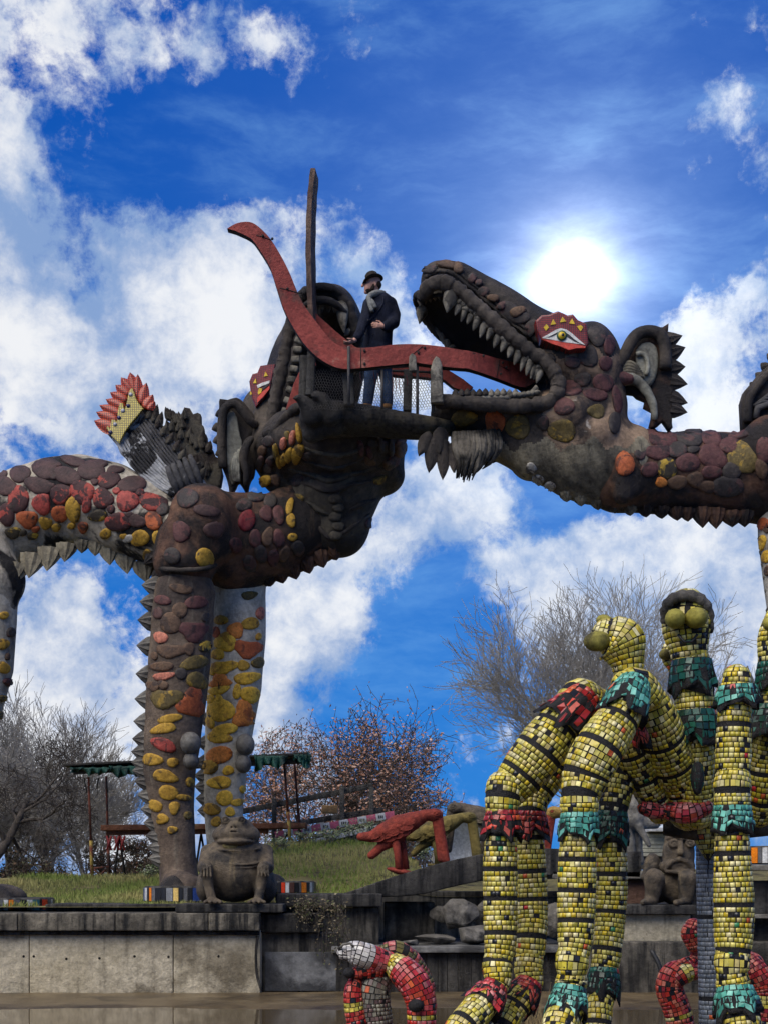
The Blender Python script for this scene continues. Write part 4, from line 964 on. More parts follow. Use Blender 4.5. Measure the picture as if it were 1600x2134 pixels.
# spines down the legs and under the belly
def run(pts, n): return [tuple(v) for v in spline(pts, n)]
for (x, y) in run([(322, 1222), (313, 1300), (309, 1420), (304, 1520), (300, 1580), (305, 1620), (318, 1680), (330, 1740), (336, 1790)], 18):
    add('spine', spine(P(x + 3, y, 20.5), (-1, -.3, .04), (0, 0, 1), Rz(46, 20.5), Rz(29, 20.5), Rz(46, 20.5)), M_knob, leg1, smooth=False)
for (x, y) in run([(440, 1390), (432, 1500), (424, 1590), (424, 1640), (430, 1690)], 9):
    add('spine', spine(P(x + 6, y, 21.5), (-1, -.2, .04), (0, 0, 1), Rz(40, 21.5), Rz(24, 21.5), Rz(40, 21.5)), M_knob, leg2, smooth=False)
for (x, y, w, h, dx) in ((300, 1178, 40, 40, .2), (262, 1158, 40, 42, .15), (228, 1145, 36, 36, .1), (200, 1135, 30, 26, 0), (172, 1133, 26, 22, 0), (140, 1140, 36, 34, -.1), (105, 1150, 42, 44, -.1), (70, 1163, 44, 46, -.15), (32, 1182, 46, 46, -.2), (-10, 1202, 46, 48, -.2)):
    add('spine', spine(P(x, y, 21.0), (dx, -.25, -1), (1, 0, 0), Rz(w * 1.35, 21), Rz(h, 21), Rz(30, 21)), M_dr_throat, body, smooth=False)
for (x, y, w, h) in ((318, 1165, 36, 22), (330, 1200, 30, 18)): add('spine', spine(P(x, y, 20.6), (-.8, -.4, -.6), (0, 0, 1), Rz(w, 21), Rz(h, 21), Rz(40, 21)), M_dr_head, neck, smooth=False)
for (x, y, w, h) in ((585, 1196, 40, 22), (612, 1186, 40, 24), (640, 1174, 40, 24), (668, 1160, 42, 26), (696, 1148, 42, 22), (560, 1206, 36, 18)):
    add('spine', spine(P(x, y, 21.3), (.3, -.2, -1), (1, 0, 0), Rz(w, 21.3), Rz(h, 21.3), Rz(60, 21.3)), M_dr_neck, neck, smooth=False)

# stones set on body and legs
bv_body = bvh_of(body_vf); bv_neck = bvh_of(neck_vf); bv1 = bvh_of(leg1_vf); bv2 = bvh_of(leg2_vf); bv3 = bvh_of(leg3_vf); bvh_ = bvh_of(head_vf)
def stones(bv, par, lst, sc_, off, h=.045, k0=0, grow=1.0, name='scale'):
    for i, s in enumerate(lst):
        x, y, rx, ry, c = s[:5]; sh = s[5] if len(s) > 5 else None
        vf = pebble(bv, off[0] + x * sc_, off[1] + y * sc_, rx * sc_ * grow, ry * sc_ * grow, random.Random(i + k0).uniform(-.25, .25), h, i + k0, .13, 14, sh)
        if vf: add(name, vf, sc(c), par)
stones(bv_body, body, [(410,165,70,25,'D'),(255,205,68,55,'D'),(375,245,68,50,'D'),(510,215,75,50,'D'),(115,235,55,45,'D'),(40,305,55,50,'D'),(220,300,75,45,'D'),(605,270,60,45,'M'),(735,295,75,45,'D'),(105,375,58,70,'M'),(340,345,60,50,'M'),(235,400,50,55,'R'),(460,335,65,60,'M'),(575,370,55,55,'M'),(710,385,60,55,'R'),(850,390,70,50,'M'),(40,460,45,60,'M'),(155,485,55,48,'O'),(335,455,45,45,'O'),(410,430,40,70,'Y'),(485,400,25,50,'R'),(545,465,50,30,'B'),(660,500,65,55,'M'),(765,495,45,38,'D'),(855,495,45,50,'O'),(465,530,25,32,'O'),(590,565,28,30,'Y'),(255,505,35,32,'Y'),(315,530,25,22,'Y'),(75,560,45,30,'B'),(185,575,30,22,'B'),(780,590,50,42,'Y'),(718,592,32,20,'W'),(880,595,30,45,'Y'),(825,680,30,25,'Y'),(300,180,40,18,'D'),(640,215,45,22,'D'),(905,430,30,40,'K'),(560,180,40,20,'D'),(15,235,30,22,'D'),(300,250,20,18,'D'),(60,420,18,20,'M'),(290,300,18,14,'D'),(430,290,22,16,'M'),(530,280,24,16,'D'),(650,330,22,16,'R'),(780,340,26,18,'M'),(620,430,22,22,'M'),(720,460,22,16,'D'),(400,520,22,16,'Y'),(200,540,22,18,'O'),(130,560,22,16,'B'),(690,580,18,16,'Y')], .375, (0, 900), .03, 0, 1.1)
stones(bv_neck, neck, [(1010,555,45,50,'V'),(1190,545,52,38,'D'),(1045,370,55,45,'K'),(1140,700,42,50,'Y'),(1150,440,60,30,'D'),(960,690,40,40,'K')], .375, (0, 900), .03, 80, 1.2)
stones(bv_neck, neck, [(330,1060,55,65,'C'),(650,1060,28,45,'Y'),(640,960,25,50,'Y'),(660,1180,30,25,'Y'),(470,1010,40,50,'V'),(560,1020,36,60,'V'),(390,1190,40,55,'V'),(480,1180,36,60,'N'),(560,1190,36,60,'V'),(430,1300,40,60,'K'),(520,1330,36,55,'V'),(600,1300,34,50,'N'),(350,1370,45,50,'K'),(400,880,55,45,'K'),(310,950,50,40,'K'),(500,920,45,45,'K'),(700,1260,40,50,'K'),(250,1240,40,50,'V')], .2875, (420, 780), .032, 300, 1.2)
stones(bv1, leg1, [(525,40,105,50,'N'),(320,165,85,45,'V'),(690,190,110,65,'V'),(510,275,75,75,'N'),(270,310,50,55,'K'),(410,420,100,105,'N'),(785,350,40,45,'K'),(660,510,145,95,'V','tri'),(300,580,70,55,'S'),(410,730,125,75,'N','comma'),(610,705,60,60,'N'),(800,680,75,55,'B'),(230,785,30,40,'N'),(670,860,140,65,'L'),(310,900,120,45,'N'),(330,1010,105,38,'S'),(700,1060,100,85,'L'),(215,1120,60,55,'N'),(325,1105,50,45,'N'),(360,1260,135,105,'L','comma'),(640,1310,145,125,'O','heart'),(400,1480,120,42,'Y'),(330,1590,125,50,'Y'),(330,1770,130,60,'R'),(520,980,55,60,'K')], .1875, (280, 1220), .026, 500, 1.2)
stones(bv1, leg1, [(850,275,45,32,'Y'),(962,290,28,24,'Y'),(920,367,62,30,'Y'),(938,458,45,38,'Y'),(1020,485,38,16,'Y'),(865,530,35,28,'Y'),(970,542,27,30,'Y'),(905,605,30,25,'Y'),(960,665,25,18,'Y'),(1055,400,18,25,'Y'),(1045,585,20,20,'L')], .375, (0, 1480), .026, 560, 1.2)
stones(bv2, leg2, [(970,385,70,45,'Y'),(1280,110,80,40,'L'),(1400,310,42,60,'S'),(1290,425,90,58,'Y'),(1130,500,78,78,'o'),(915,525,40,58,'O'),(1020,630,98,105,'y'),(1260,705,128,92,'O','tri'),(930,765,68,55,'y'),(1380,570,28,35,'y'),(1000,910,110,75,'y','comma'),(1215,890,55,55,'Y'),(1375,860,60,55,'L'),(865,955,32,40,'y'),(960,1065,112,60,'o','heart'),(1255,1030,128,60,'y'),(945,1165,105,42,'y'),(1145,1180,45,70,'y'),(1290,1215,92,85,'y'),(850,1265,40,50,'y'),(945,1255,35,38,'y'),(965,1390,140,108,'y'),(1230,1440,125,115,'o','heart'),(850,1520,40,65,'y'),(1015,1600,122,56,'y'),(950,1690,118,58,'y')], .1875, (280, 1220), .026, 600, 1.2)
stones(bv2, leg2, [(1220,250,65,42,'o'),(1165,315,42,38,'Y'),(1270,335,27,24,'y'),(1222,402,62,30,'y'),(1250,488,42,36,'y'),(1320,512,33,18,'y'),(1350,440,16,18,'y'),(1180,550,38,32,'Y'),(1280,565,25,22,'y'),(1205,620,25,25,'Y')], .375, (0, 1480), .026, 640, 1.2)
stones(bv3, leg3, [(15,1180,38,32,'Y'),(20,1310,34,36,'Y'),(60,1115,22,32,'K'),(40,1250,14,20,'N'),(45,1390,26,26,'V'),(12,1480,28,20,'L'),(5,1575,30,26,'L'),(20,1020,30,22,'Y')], .375, (0, 900), .04, 660)
stones(bvh_, head, [(710,430,18,75,'Y'),(665,460,22,50,'S'),(600,500,20,45,'S'),(632,445,15,38,'L'),(700,570,45,70,'Y'),(640,580,25,60,'Y'),(600,612,22,45,'Y'),(570,625,15,52,'Y'),(548,560,14,60,'L'),(470,770,45,42,'Y'),(510,620,30,35,'K'),(440,640,25,60,'K'),(1290,510,22,60,'K'),(1360,530,22,60,'K'),(1430,540,35,70,'N'),(1350,650,38,38,'N'),(1210,560,20,50,'V'),(1150,530,20,60,'V')], .2875, (420, 780), .06, 700)
# beads down the throat
for i in range(5):
    q = hit(bvh_, 700 + (i % 2) * 6, 1040 + i * 19)
    if q[0] is not None: add('throat_bead', jit(ellip(q[0], (.10, .06, .07)), .02), M_dr_under, head)

for k, pts in enumerate([[(604, 1000), (640, 1008), (690, 1022), (740, 1008), (806, 1000)], [(600, 975), (650, 990), (690, 1002), (745, 985), (815, 965)], [(612, 955), (660, 968), (700, 975), (760, 958)], [(628, 930), (670, 945), (715, 948), (770, 930)], [(630, 1070), (660, 1095), (690, 1120), (730, 1100), (770, 1070)], [(640, 1045), (665, 1062), (690, 1075)], [(730, 1062), (755, 1050), (785, 1040)]]):
    ps = [hit(bvh_, x, y) for x, y in run(pts, 24)]; ps = [p[0] for p in ps if p[0] is not None]
    if len(ps) > 6: add('jaw_wrinkle', jit(tube(ps, [.012 + .03 * math.sin(math.pi * i / (len(ps) - 1)) for i in range(len(ps))], 7), .012, 8), M_dr_under if k % 2 else M_dr_head, head)
for i, (x, y) in enumerate([(640, 950), (770, 960), (800, 930), (820, 960), (790, 1000), (560, 975), (575, 1000), (620, 1000), (835, 920), (812, 905), (775, 925), (650, 1110), (770, 1090), (790, 1060), (620, 1040), (560, 920), (548, 940)]):
    vf = pebble(bvh_, x, y, 12 + i % 5, 9 + i % 4, i * .7, .03, 950 + i)
    if vf: add('scale', vf, sc('KNKVL'[i % 5]), head)
# ------------------------------------------------------------------ right dragon
RD = thing('dragon_sculpture', 'huge scaly dragon on the right, head in profile with gaping jaws and red tongue', 'dragon', P(1640, 1830, 20.2))
b_body = pc((1285, 985, 20.0, 82), (1340, 985, 20.05, 84), (1420, 985, 20.1, 84), (1500, 990, 20.15, 86), (1600, 1000, 20.2, 92), (1700, 1005, 20.2, 92), (1800, 985, 20.3, 92), (1900, 990, 20.4, 95), (2000, 1040, 20.5, 100), (2070, 1120, 20.6, 98), (2095, 1220, 20.7, 70))
lo, hi = extent(b_body, pc((1600, 960, 19.9, 120))); S = Sculpt(lo, hi, .03); S.chain(b_body, .1)
S.ell(P(1600, 955, 19.85), (Rz(70, 20), .5, Rz(85, 20)), .1); S.chain(pc((1300, 900, 19.9, 22), (1312, 960, 19.55, 20), (1316, 1020, 19.6, 20)), .08); S.chain(pc((1290, 920, 19.8, 22), (1296, 970, 19.5, 20), (1298, 1030, 19.55, 22)), .06)
S.rough(.012, 4.5, 11); rb_vf = S.mesh(); rbody = add('body', rb_vf, M_dr_neck, RD)
b_rl = pc((1630, 1010, 20.1, 54), (1632, 1120, 20.1, 52), (1640, 1220, 20.1, 48), (1652, 1320, 20.1, 46), (1655, 1600, 20.1, 44), (1655, 1835, 20.1, 46))
b_rh = pc((2080, 1150, 20.4, 80), (2085, 1280, 20.4, 52), (2080, 1500, 20.4, 48), (2080, 1838, 20.4, 46))
lo, hi = extent(b_rh); S = Sculpt(lo, hi, .035); S.chain(b_rh, .05); add('leg', S.mesh(), M_dr_far, RD)
lo, hi = extent(b_rl); S = Sculpt(lo, hi, .03); S.chain(b_rl, .05); rl_vf = S.mesh(); rleg = add('leg', rl_vf, M_dr_far, RD)
for (x, y) in run([(1586, 1060), (1590, 1130), (1598, 1190), (1606, 1260), (1606, 1400)], 10): add('spine', spine(P(x, y, 20.1), (-1, -.3, 0), (0, 0, 1), Rz(30, 20), Rz(14, 20), Rz(30, 20)), M_knob, rleg, smooth=False)
foot(RD, P(1655, 1838, 19.8), (.3, .4, .2))
# head: cranium, cheek and lower jaw
b_cr = pc((1175, 760, 20.0, 76), (1225, 790, 20.0, 76), (1240, 850, 20.0, 66), (1235, 900, 20.0, 66))
H = Sculpt(tuple(P(850, 1080, 20) - Vector((.2, 1.5, .2))), tuple(P(1360, 620, 20) + Vector((.2, 1.5, .2))), .03)
H.chain(b_cr, .12, 1.25); H.ell(P(1226, 752, 20.0), (Rz(64, 20), .62, Rz(72, 20)), .1)
H.chain(pc((925, 862, 20, 26), (1000, 866, 20, 40), (1090, 875, 20, 52), (1180, 885, 20, 70)), .1, 1.55)
H.chain(pc((1040, 925, 20, 36), (1120, 935, 20, 68), (1210, 950, 20, 92), (1300, 972, 20, 84)), .12, 1.0)
H.chain(pc((1140, 990, 20, 18), (1200, 1020, 20, 20), (1290, 1040, 20, 20)), .1, 1.6)
H.ell(P(1239, 905, 19.5), (Rz(42, 19.5), .2, Rz(34, 19.5)), .06)
H.chain(pc((895, 812, 20.0, 22), (1000, 812, 20.0, 26), (1105, 806, 20.0, 34)), .05, 1.6, sub=True)
H.chain(pc((985, 748, 20.0, 28), (1075, 790, 20.0, 30), (1118, 800, 20, 26)), .05, 2.0, sub=True)
H.rough(.012, 4.5, 12); rh_vf = H.mesh()
nv = rh_vf[0]
# material zones follow the moulding: pale throat below, dun cheek, dark jaw
rh_c = rh_vf[0][rh_vf[1]].mean(1); pxx = 800 + rh_c[:, 0] * F / rh_c[:, 1]; pyy = HOR - (rh_c[:, 2] - EYE) * F / rh_c[:, 1]
wob = 10 * np.sin(pxx * .06) + 7 * np.sin(pxx * .13 + 1)
mi = np.where(pyy > 925 + wob, 1, np.where((pxx > 1130) & (pyy > 735 + wob), 2, 0))
rhead = add('head', (rh_vf[0], rh_vf[1], mi), [M_dr_head, M_dr_throat, M_dr_cheek], RD)
U = Sculpt(tuple(P(840, 800, 20) - Vector((.2, 1.5, .2))), tuple(P(1220, 520, 20) + Vector((.2, 1.5, .2))), .028)
U.chain(pc((1165, 745, 20, 62), (1090, 690, 20, 52), (1010, 632, 20, 46), (950, 596, 20, 42), (915, 590, 20, 38)), .1, 1.55)
U.chain(pc((935, 572, 19.85, 22), (905, 578, 19.85, 22)), .06, 1.3); U.chain(pc((935, 575, 20.25, 22), (908, 580, 20.25, 20)), .06, 1.3)
U.chain(pc((1150, 700, 20.0, 40), (1090, 668, 20.0, 34), (1030, 628, 20.0, 30)), .1, 1.0)
U.chain(pc((1170, 800, 20.0, 52), (1090, 752, 20.0, 44), (1010, 690, 20.0, 38), (930, 636, 20.0, 30), (895, 625, 20.0, 20)), .05, 1.75, sub=True)
U.rough(.011, 5, 13); ru_vf = U.mesh(); rup = add('upper_jaw', ru_vf, M_dr_head, RD)
def loft_palate(near, far, n, rise, th):
    A = [Vector(v) for v in spline(near, n)]; B_ = [Vector(v) for v in spline(far, n)]; m = 8; V, Fc = [], []
    for lay in (0, 1):
        for i in range(n):
            for j in range(m + 1):
                t = j / m; V.append(A[i].lerp(B_[i], t) + Vector((0, 0, rise * math.sin(math.pi * t) + lay * th)))
    w = m + 1
    for lay in (0, 1):
        for i in range(n - 1):
            for j in range(m):
                a = lay * n * w + i * w + j; f = (a, a + 1, a + w + 1, a + w); Fc.append(f if lay else f[::-1])
    for i in range(n - 1):
        for j in (0, m): Fc.append((i * w + j, (i + 1) * w + j, n * w + (i + 1) * w + j, n * w + i * w + j))
    return V, Fc
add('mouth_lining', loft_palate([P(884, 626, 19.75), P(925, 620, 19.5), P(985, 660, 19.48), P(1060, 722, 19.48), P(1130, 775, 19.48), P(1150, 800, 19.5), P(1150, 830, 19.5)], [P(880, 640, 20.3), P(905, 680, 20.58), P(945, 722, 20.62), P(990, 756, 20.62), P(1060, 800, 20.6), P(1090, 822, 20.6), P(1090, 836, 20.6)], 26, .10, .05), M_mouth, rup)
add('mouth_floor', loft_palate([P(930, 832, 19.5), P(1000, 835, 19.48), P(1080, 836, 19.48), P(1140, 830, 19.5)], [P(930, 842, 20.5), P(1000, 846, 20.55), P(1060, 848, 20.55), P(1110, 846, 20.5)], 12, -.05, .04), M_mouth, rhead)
lip_r = [P(884, 622, 19.72), P(892, 598, 19.5), P(920, 588, 19.38), P(950, 600, 19.36), P(985, 632, 19.36), P(1025, 666, 19.36), P(1065, 700, 19.36), P(1105, 732, 19.36), P(1140, 760, 19.36), P(1160, 790, 19.36), P(1162, 812, 19.36), P(1150, 832, 19.36), P(1120, 844, 19.36), P(1070, 846, 19.36), P(1010, 843, 19.38), P(950, 838, 19.42), P(900, 838, 19.5)]
add('lip', lipring(lip_r, .098, 30, 12, .155, .86), M_dr_head, rhead)
add('lip', lipring([P(884, 622, 19.72), P(872, 616, 20.0), P(872, 636, 20.4), P(895, 675, 20.62), P(940, 718, 20.66), P(985, 752, 20.66)], .07, 14, 10, .15, .86), M_dr_head, rup)
rt = random.Random(3)
up_near = [Vector(v) for v in spline([P(955, 640, 19.42), P(990, 668, 19.42), P(1030, 700, 19.42), P(1070, 734, 19.42), P(1105, 762, 19.42), P(1124, 778, 19.42)], 15)]
for i, p in enumerate(up_near):
    L = rt.uniform(.10, .16); add('tooth', cone(p, p + Vector((-.05, rt.uniform(-.03, .03), -L)), rt.uniform(.045, .06), 7), M_tooth, rup)
    if i % 2: add('gum', ellip(p + Vector((.02, 0, .04)), (.07, .07, .05), 10, 6), M_tooth, rup)
for i, p in enumerate([Vector(v) for v in spline([P(898, 655, 20.6), P(915, 690, 20.62), P(938, 722, 20.62), P(965, 745, 20.62)], 8)]): add('tooth', cone(p, p + Vector((.03, 0, -.13)), .06, 7), M_tooth, rup)
for i in range(7):
    p = P(876 + i * 10, 622 - 14 * math.sin(i / 6 * 2.4), 19.9 - i * .07); add('tooth', cone(p, p + Vector((0, 0, -.12)), .055, 7), M_tooth, rup)
p = P(941, 606, 19.42); add('fang', cone(p, p + Vector((-.07, -.06, -.32)), .105, 10, .8), M_tooth, rup)
p = P(882, 632, 20.35); add('fang', cone(p, p + Vector((-.06, -.02, -.30)), .09, 10, .8), M_tooth, rup)
for i in range(11):
    p = P(948 + i * 12.5, 824 - (i % 3), 19.42); add('tooth', cone(p, p + Vector((0, 0, .085)), .05, 5, .7), M_dr_head if i < 6 else M_tooth, rhead)
for i in range(7):
    p = P(1064 + i * 9, 826 - i * 1.2, 19.42); add('gum', ellip(p, (.05, .06, .04), 10, 6), M_tooth, rhead)
add('gum_line', tube([P(920, 826, 19.45), P(1000, 829, 19.43), P(1060, 828, 19.42), P(1105, 820, 19.42), P(1118, 806, 19.42)], .035, 8), M_tooth, rhead)
add('lower_fang', slab([(897, 838), (897, 768), (901, 752), (908, 741), (916, 746), (921, 760), (924, 838)], 19.28, .12, .02), M_tooth, rhead)
add('lower_fang', slab([(851, 772), (852, 742), (858, 735), (866, 741), (869, 772)], 19.22, .05, .012), M_tooth, rhead)
# brow ridge / eyebrow plaque
Dp = lambda x, y: 19.22 + (1180 - x) * .0005
zc = lambda pts: [(1080 + x * .23125, 630 + y * .23125) for x, y in pts]
pl = add('eye_plaque', slab(zc([(145, 165), (205, 110), (270, 105), (305, 90), (355, 72), (400, 90), (440, 110), (490, 100), (535, 152), (615, 188), (622, 280), (632, 370), (600, 412), (520, 415), (450, 432), (380, 400), (300, 375), (205, 330), (165, 250)]), Dp, .30, .03), M_tm_red, RD, smooth=False)
Dq = lambda x, y: Dp(x, y) - .012
for tri in ([(225, 225), (250, 195), (272, 225), (245, 255)], [(285, 205), (310, 150), (335, 195)], [(370, 180), (392, 130), (428, 172)], [(452, 190), (480, 145), (505, 195)], [(525, 215), (560, 205), (580, 225), (556, 262)]): add('yellow_inlay', slab(zc(tri), Dq, .03, 0), M_yel, pl, smooth=False)
add('eyelid', slab(zc([(208, 318), (270, 285), (330, 248), (380, 232), (430, 245), (480, 280), (530, 325), (600, 385), (560, 372), (500, 335), (450, 290), (400, 262), (350, 268), (290, 300), (230, 325)]), Dq, .03, 0), M_wht, pl, smooth=False)
add('eye_white', slab(zc([(235, 326), (290, 303), (350, 272), (400, 266), (450, 295), (500, 338), (560, 378), (490, 368), (420, 360), (330, 342)]), Dq, .028, 0), M_wht, pl, smooth=False)
add('eye_outline', slab(zc([(260, 318), (300, 295), (350, 268), (400, 260), (450, 288), (500, 332), (560, 374), (500, 352), (445, 318), (400, 282), (350, 285), (300, 308)]), lambda x, y: Dp(x, y) - .016, .03, 0), M_blk, pl, smooth=False)
c0 = P(*zc([(388, 300)])[0], 19.205); add('iris', tube([c0 + Vector((0, .02, 0)), c0 + Vector((0, -.008, 0))], .068, 18), M_grn, pl); add('iris_ring', tube([c0 + Vector((0, .02, 0)), c0 + Vector((0, -.013, 0))], .048, 18), M_yel, pl); add('pupil', tube([c0 + Vector((.012, .02, .006)), c0 + Vector((.012, -.018, .006))], .02, 12), M_blk, pl)
add('lower_lid', slab(zc([(205, 330), (330, 346), (420, 364), (520, 378), (600, 395), (600, 410), (520, 412), (450, 428), (380, 398), (300, 372)]), lambda x, y: Dp(x, y) - .01, .03, 0), M_orr, pl, smooth=False)
# ear
eo = [(880, 560), (890, 490), (960, 390), (1000, 320), (1050, 270), (1130, 222), (1250, 215), (1300, 215), (1355, 180), (1350, 250), (1330, 300), (1370, 380), (1395, 470), (1395, 640), (1395, 800), (1390, 950), (1385, 1085), (1392, 1120), (1360, 1152), (1325, 1100), (1300, 1065), (1262, 1100), (1238, 1115), (1200, 1132), (1180, 1105), (1200, 1030), (1205, 975), (1130, 935), (1142, 880), (1070, 850), (1040, 820), (980, 812), (900, 805), (870, 740)]
rear_ = add('ear', slab(zc(eo), lambda x, y: 19.75 + (1380 - x) * .0012, .16, .035), M_dr_neck, RD)
add('ear_rim', tube([Vector(v) for v in spline([P(*zc([q])[0], 19.68) for q in ((890, 570), (950, 480), (1010, 360), (1080, 285), (1180, 262), (1270, 290), (1310, 370), (1322, 480), (1318, 600))], 30)], .085, 9), M_dr_head, rear_)
add('ear_hollow', slab(zc([(1060, 420), (1110, 365), (1180, 350), (1240, 390), (1262, 480), (1255, 600), (1225, 700), (1180, 755), (1130, 720), (1090, 680), (1060, 600)]), 19.70, .08, .04, 2), M_ear_in, rear_)
for k in range(5): add('ear_fold', jit(tube([Vector(v) for v in spline([P(*zc([(900 + k * 10, 560 + k * 22)])[0], 19.68), P(*zc([(1000, 540 + k * 26)])[0], 19.66), P(*zc([(1080 + k * 12, 590 + k * 20)])[0], 19.67)], 10)], .028, 6), .01), M_dr_throat, rear_)
add('ear_fold', jit(tube([Vector(v) for v in spline([P(*zc([q])[0], 19.67) for q in ((1060, 470), (1110, 460), (1150, 500), (1165, 580), (1150, 660))], 16)], .032, 7), .01), M_ear_in, rear_)
add('ear_lobe', tube([Vector(v) for v in spline([P(*zc([q])[0], 19.70) for q in ((880, 700), (960, 690), (1050, 700), (1120, 760), (1180, 850), (1215, 950), (1225, 1060))], 20)], [.11, .11, .10, .10, .09, .09, .08, .08, .07, .07, .07, .07, .06, .06, .06, .06, .05, .05, .045, .04], 9), M_ear_in, rear_)
add('ear_lobe', tube([Vector(v) for v in spline([P(*zc([q])[0], 19.66) for q in ((868, 700), (920, 690), (985, 690), (1040, 695))], 10)], [.10, .11, .11, .10, .10, .09, .08, .07, .06, .03], 9), sc('V'), rear_)
for (x, y, bx, by) in ((1475, 300, 1340, 345), (1502, 405, 1375, 455), (1502, 580, 1385, 590), (1522, 738, 1385, 715), (1522, 908, 1385, 870), (1520, 992, 1385, 965)):
    a, b = zc([(bx, by)])[0], zc([(x, y)])[0]; add('ear_spike', spine(P(*a, 19.78), P(*b, 19.78) - P(*a, 19.78), (0, 0, 1), .26, (P(*b, 19.78) - P(*a, 19.78)).length, .16), M_dr_head, rear_, smooth=False)
# wing root at the right edge
wr = add('wing', slab([(1548, 892), (1545, 835), (1552, 812), (1566, 796), (1580, 778), (1598, 760), (1640, 700), (1690, 640), (1740, 610), (1775, 650), (1770, 730), (1735, 820), (1700, 900)], 19.9, .25, .05), M_dr_head, RD)
add('wing_fold', tube([Vector(v) for v in spline([P(1556, 880, 19.86), P(1560, 835, 19.85), P(1580, 800, 19.85), P(1610, 770, 19.85)], 14)], .06, 8), M_dr_head, wr)
for k in range(5): add('wing_fold', tube([P(1568 + k * 6, 845 - k * 4, 19.86), P(1590 + k * 5, 836 - k * 6, 19.84), P(1612, 838 - k * 9, 19.86)], .022, 6), M_dr_slate, wr)
add('wing_fold', tube([P(1574, 872, 19.87), P(1578, 850, 19.85), P(1600, 842, 19.85), P(1620, 860, 19.87), P(1600, 874, 19.87)], .05, 8), M_dr_slate, wr)
for (x, y) in ((1561, 797), (1573, 777), (1584, 757), (1597, 737)): add('wing_spike', cone(P(x + 10, y + 8, 19.98), P(x, y, 19.98), .07), M_dr_head, wr)
# beard
M_beard = wm('beard_grey', (58, 53, 47), (126, 118, 104), 4, .8, .3, 20, patch=(30, 29, 28), pscale=1.8, pthr=.50, psoft=.08)
rb_ = random.Random(17)
for row in range(3):
    for k in range(17):
        u = k / 16; x0 = 944 + 92 * u; D0 = 19.52 + .2 * row + .12 * (2 * u - 1) ** 2
        xe = 950 + 52 * u + rb_.uniform(-5, 5); ye = 985 + 26 * math.sin(math.pi * (u * .8 + .1)) - 26 * u - row * 5 + rb_.uniform(-6, 6)
        pts = [P(x0 + rb_.uniform(-2, 2), 902 - 6 * u, D0 + .06), P(x0 + 4 + rb_.uniform(-3, 3), 932, D0 - .04), P((x0 + xe) / 2 + 5 + rb_.uniform(-4, 4), 960, D0 - .02), P(xe, ye, D0 + .05)]
        add('beard_lock', jit(tube([Vector(v) for v in spline(pts, 9)], [.032, .038, .04, .04, .038, .034, .028, .02, .008], 6), .008, 9), M_beard, rhead)
for (x, y, tx, ty, w) in ((905, 915, 893, 985, 34), (925, 920, 922, 1000, 32), (893, 905, 872, 950, 30), (945, 925, 945, 985, 30), (918, 895, 915, 945, 34)): add('beard_leaf', leaf(P(x, y, 19.7), P(tx, ty, 19.62), Rz(w, 19.7), .12, (0, -1, .2), 1), M_dr_head, rhead)
# stones
bvr = bvh_of(rh_vf, ru_vf); bvb = bvh_of(rb_vf); bvl = bvh_of(rl_vf)
stones(bvr, rhead, [(740,495,30,25,'K'),(810,470,40,42,'K'),(885,500,28,28,'V'),(785,570,35,28,'K'),(735,610,42,30,'V'),(875,585,40,38,'V'),(840,635,45,28,'V'),(705,690,40,35,'V'),(845,710,35,28,'L'),(262,742,55,33,'L'),(400,762,42,50,'O'),(502,778,48,50,'L'),(612,760,25,30,'K'),(695,795,50,50,'L'),(455,290,52,58,'K'),(560,345,25,35,'K'),(350,185,22,20,'K'),(850,380,40,40,'K'),(640,480,25,22,'K'),(900,420,22,40,'V'),(935,660,18,60,'V'),(925,760,22,48,'K'),(180,830,26,26,'K'),(510,300,40,26,'K'),(590,1010,24,20,'W'),(640,1040,24,20,'W'),(560,960,22,22,'W')], .475, (840, 520), .028, 800, 1.15)
stones(bvb, rbody, [(1130,820,75,38,'V'),(1255,825,55,35,'K'),(1350,832,45,30,'V'),(1115,890,55,30,'V'),(1040,895,25,25,'K'),(1200,880,38,32,'K'),(1270,880,25,14,'K'),(1355,910,62,42,'V'),(1245,935,45,38,'V'),(1080,965,35,30,'V'),(1155,960,40,42,'B'),(1130,1020,25,18,'o'),(1350,975,40,28,'V'),(970,940,35,50,'O'),(1200,1020,40,26,'N'),(1280,1010,34,30,'N'),(1420,1040,60,45,'K'),(1485,915,60,60,'L'),(1585,880,35,50,'V'),(1275,796,35,14,'K'),(1470,812,40,16,'V'),(1035,830,34,34,'V'),(1430,860,44,30,'V'),(1570,960,24,40,'N'),(1440,970,40,36,'K'),(1330,1040,36,24,'N')], .475, (840, 520), .028, 850, 1.18)
stones(bvl, rleg, [(1582,1060,8,14,'o'),(1590,1092,12,14,'O'),(1588,1130,8,16,'y'),(1598,1160,12,14,'y'),(1596,1105,6,6,'N'),(1600,1190,8,12,'N')] + [(1610 + (i * 37) % 62 + (i % 3) * 6, 1060 + i * 17, 9 + (i * 5) % 9, 7 + (i * 3) % 7, 'yoYOyN'[i % 6]) for i in range(44)], 1, (0, 0), .026, 880)
stones(bvb, rbody, [(1620 + (i % 9) * 38 + (i // 9) * 13, 925 + (i // 9) * 34, 17 + (i * 7) % 6, 14 + (i * 5) % 5, 'VKDVMNLK'[i % 8]) for i in range(36)], 1, (0, 0), .028, 930)
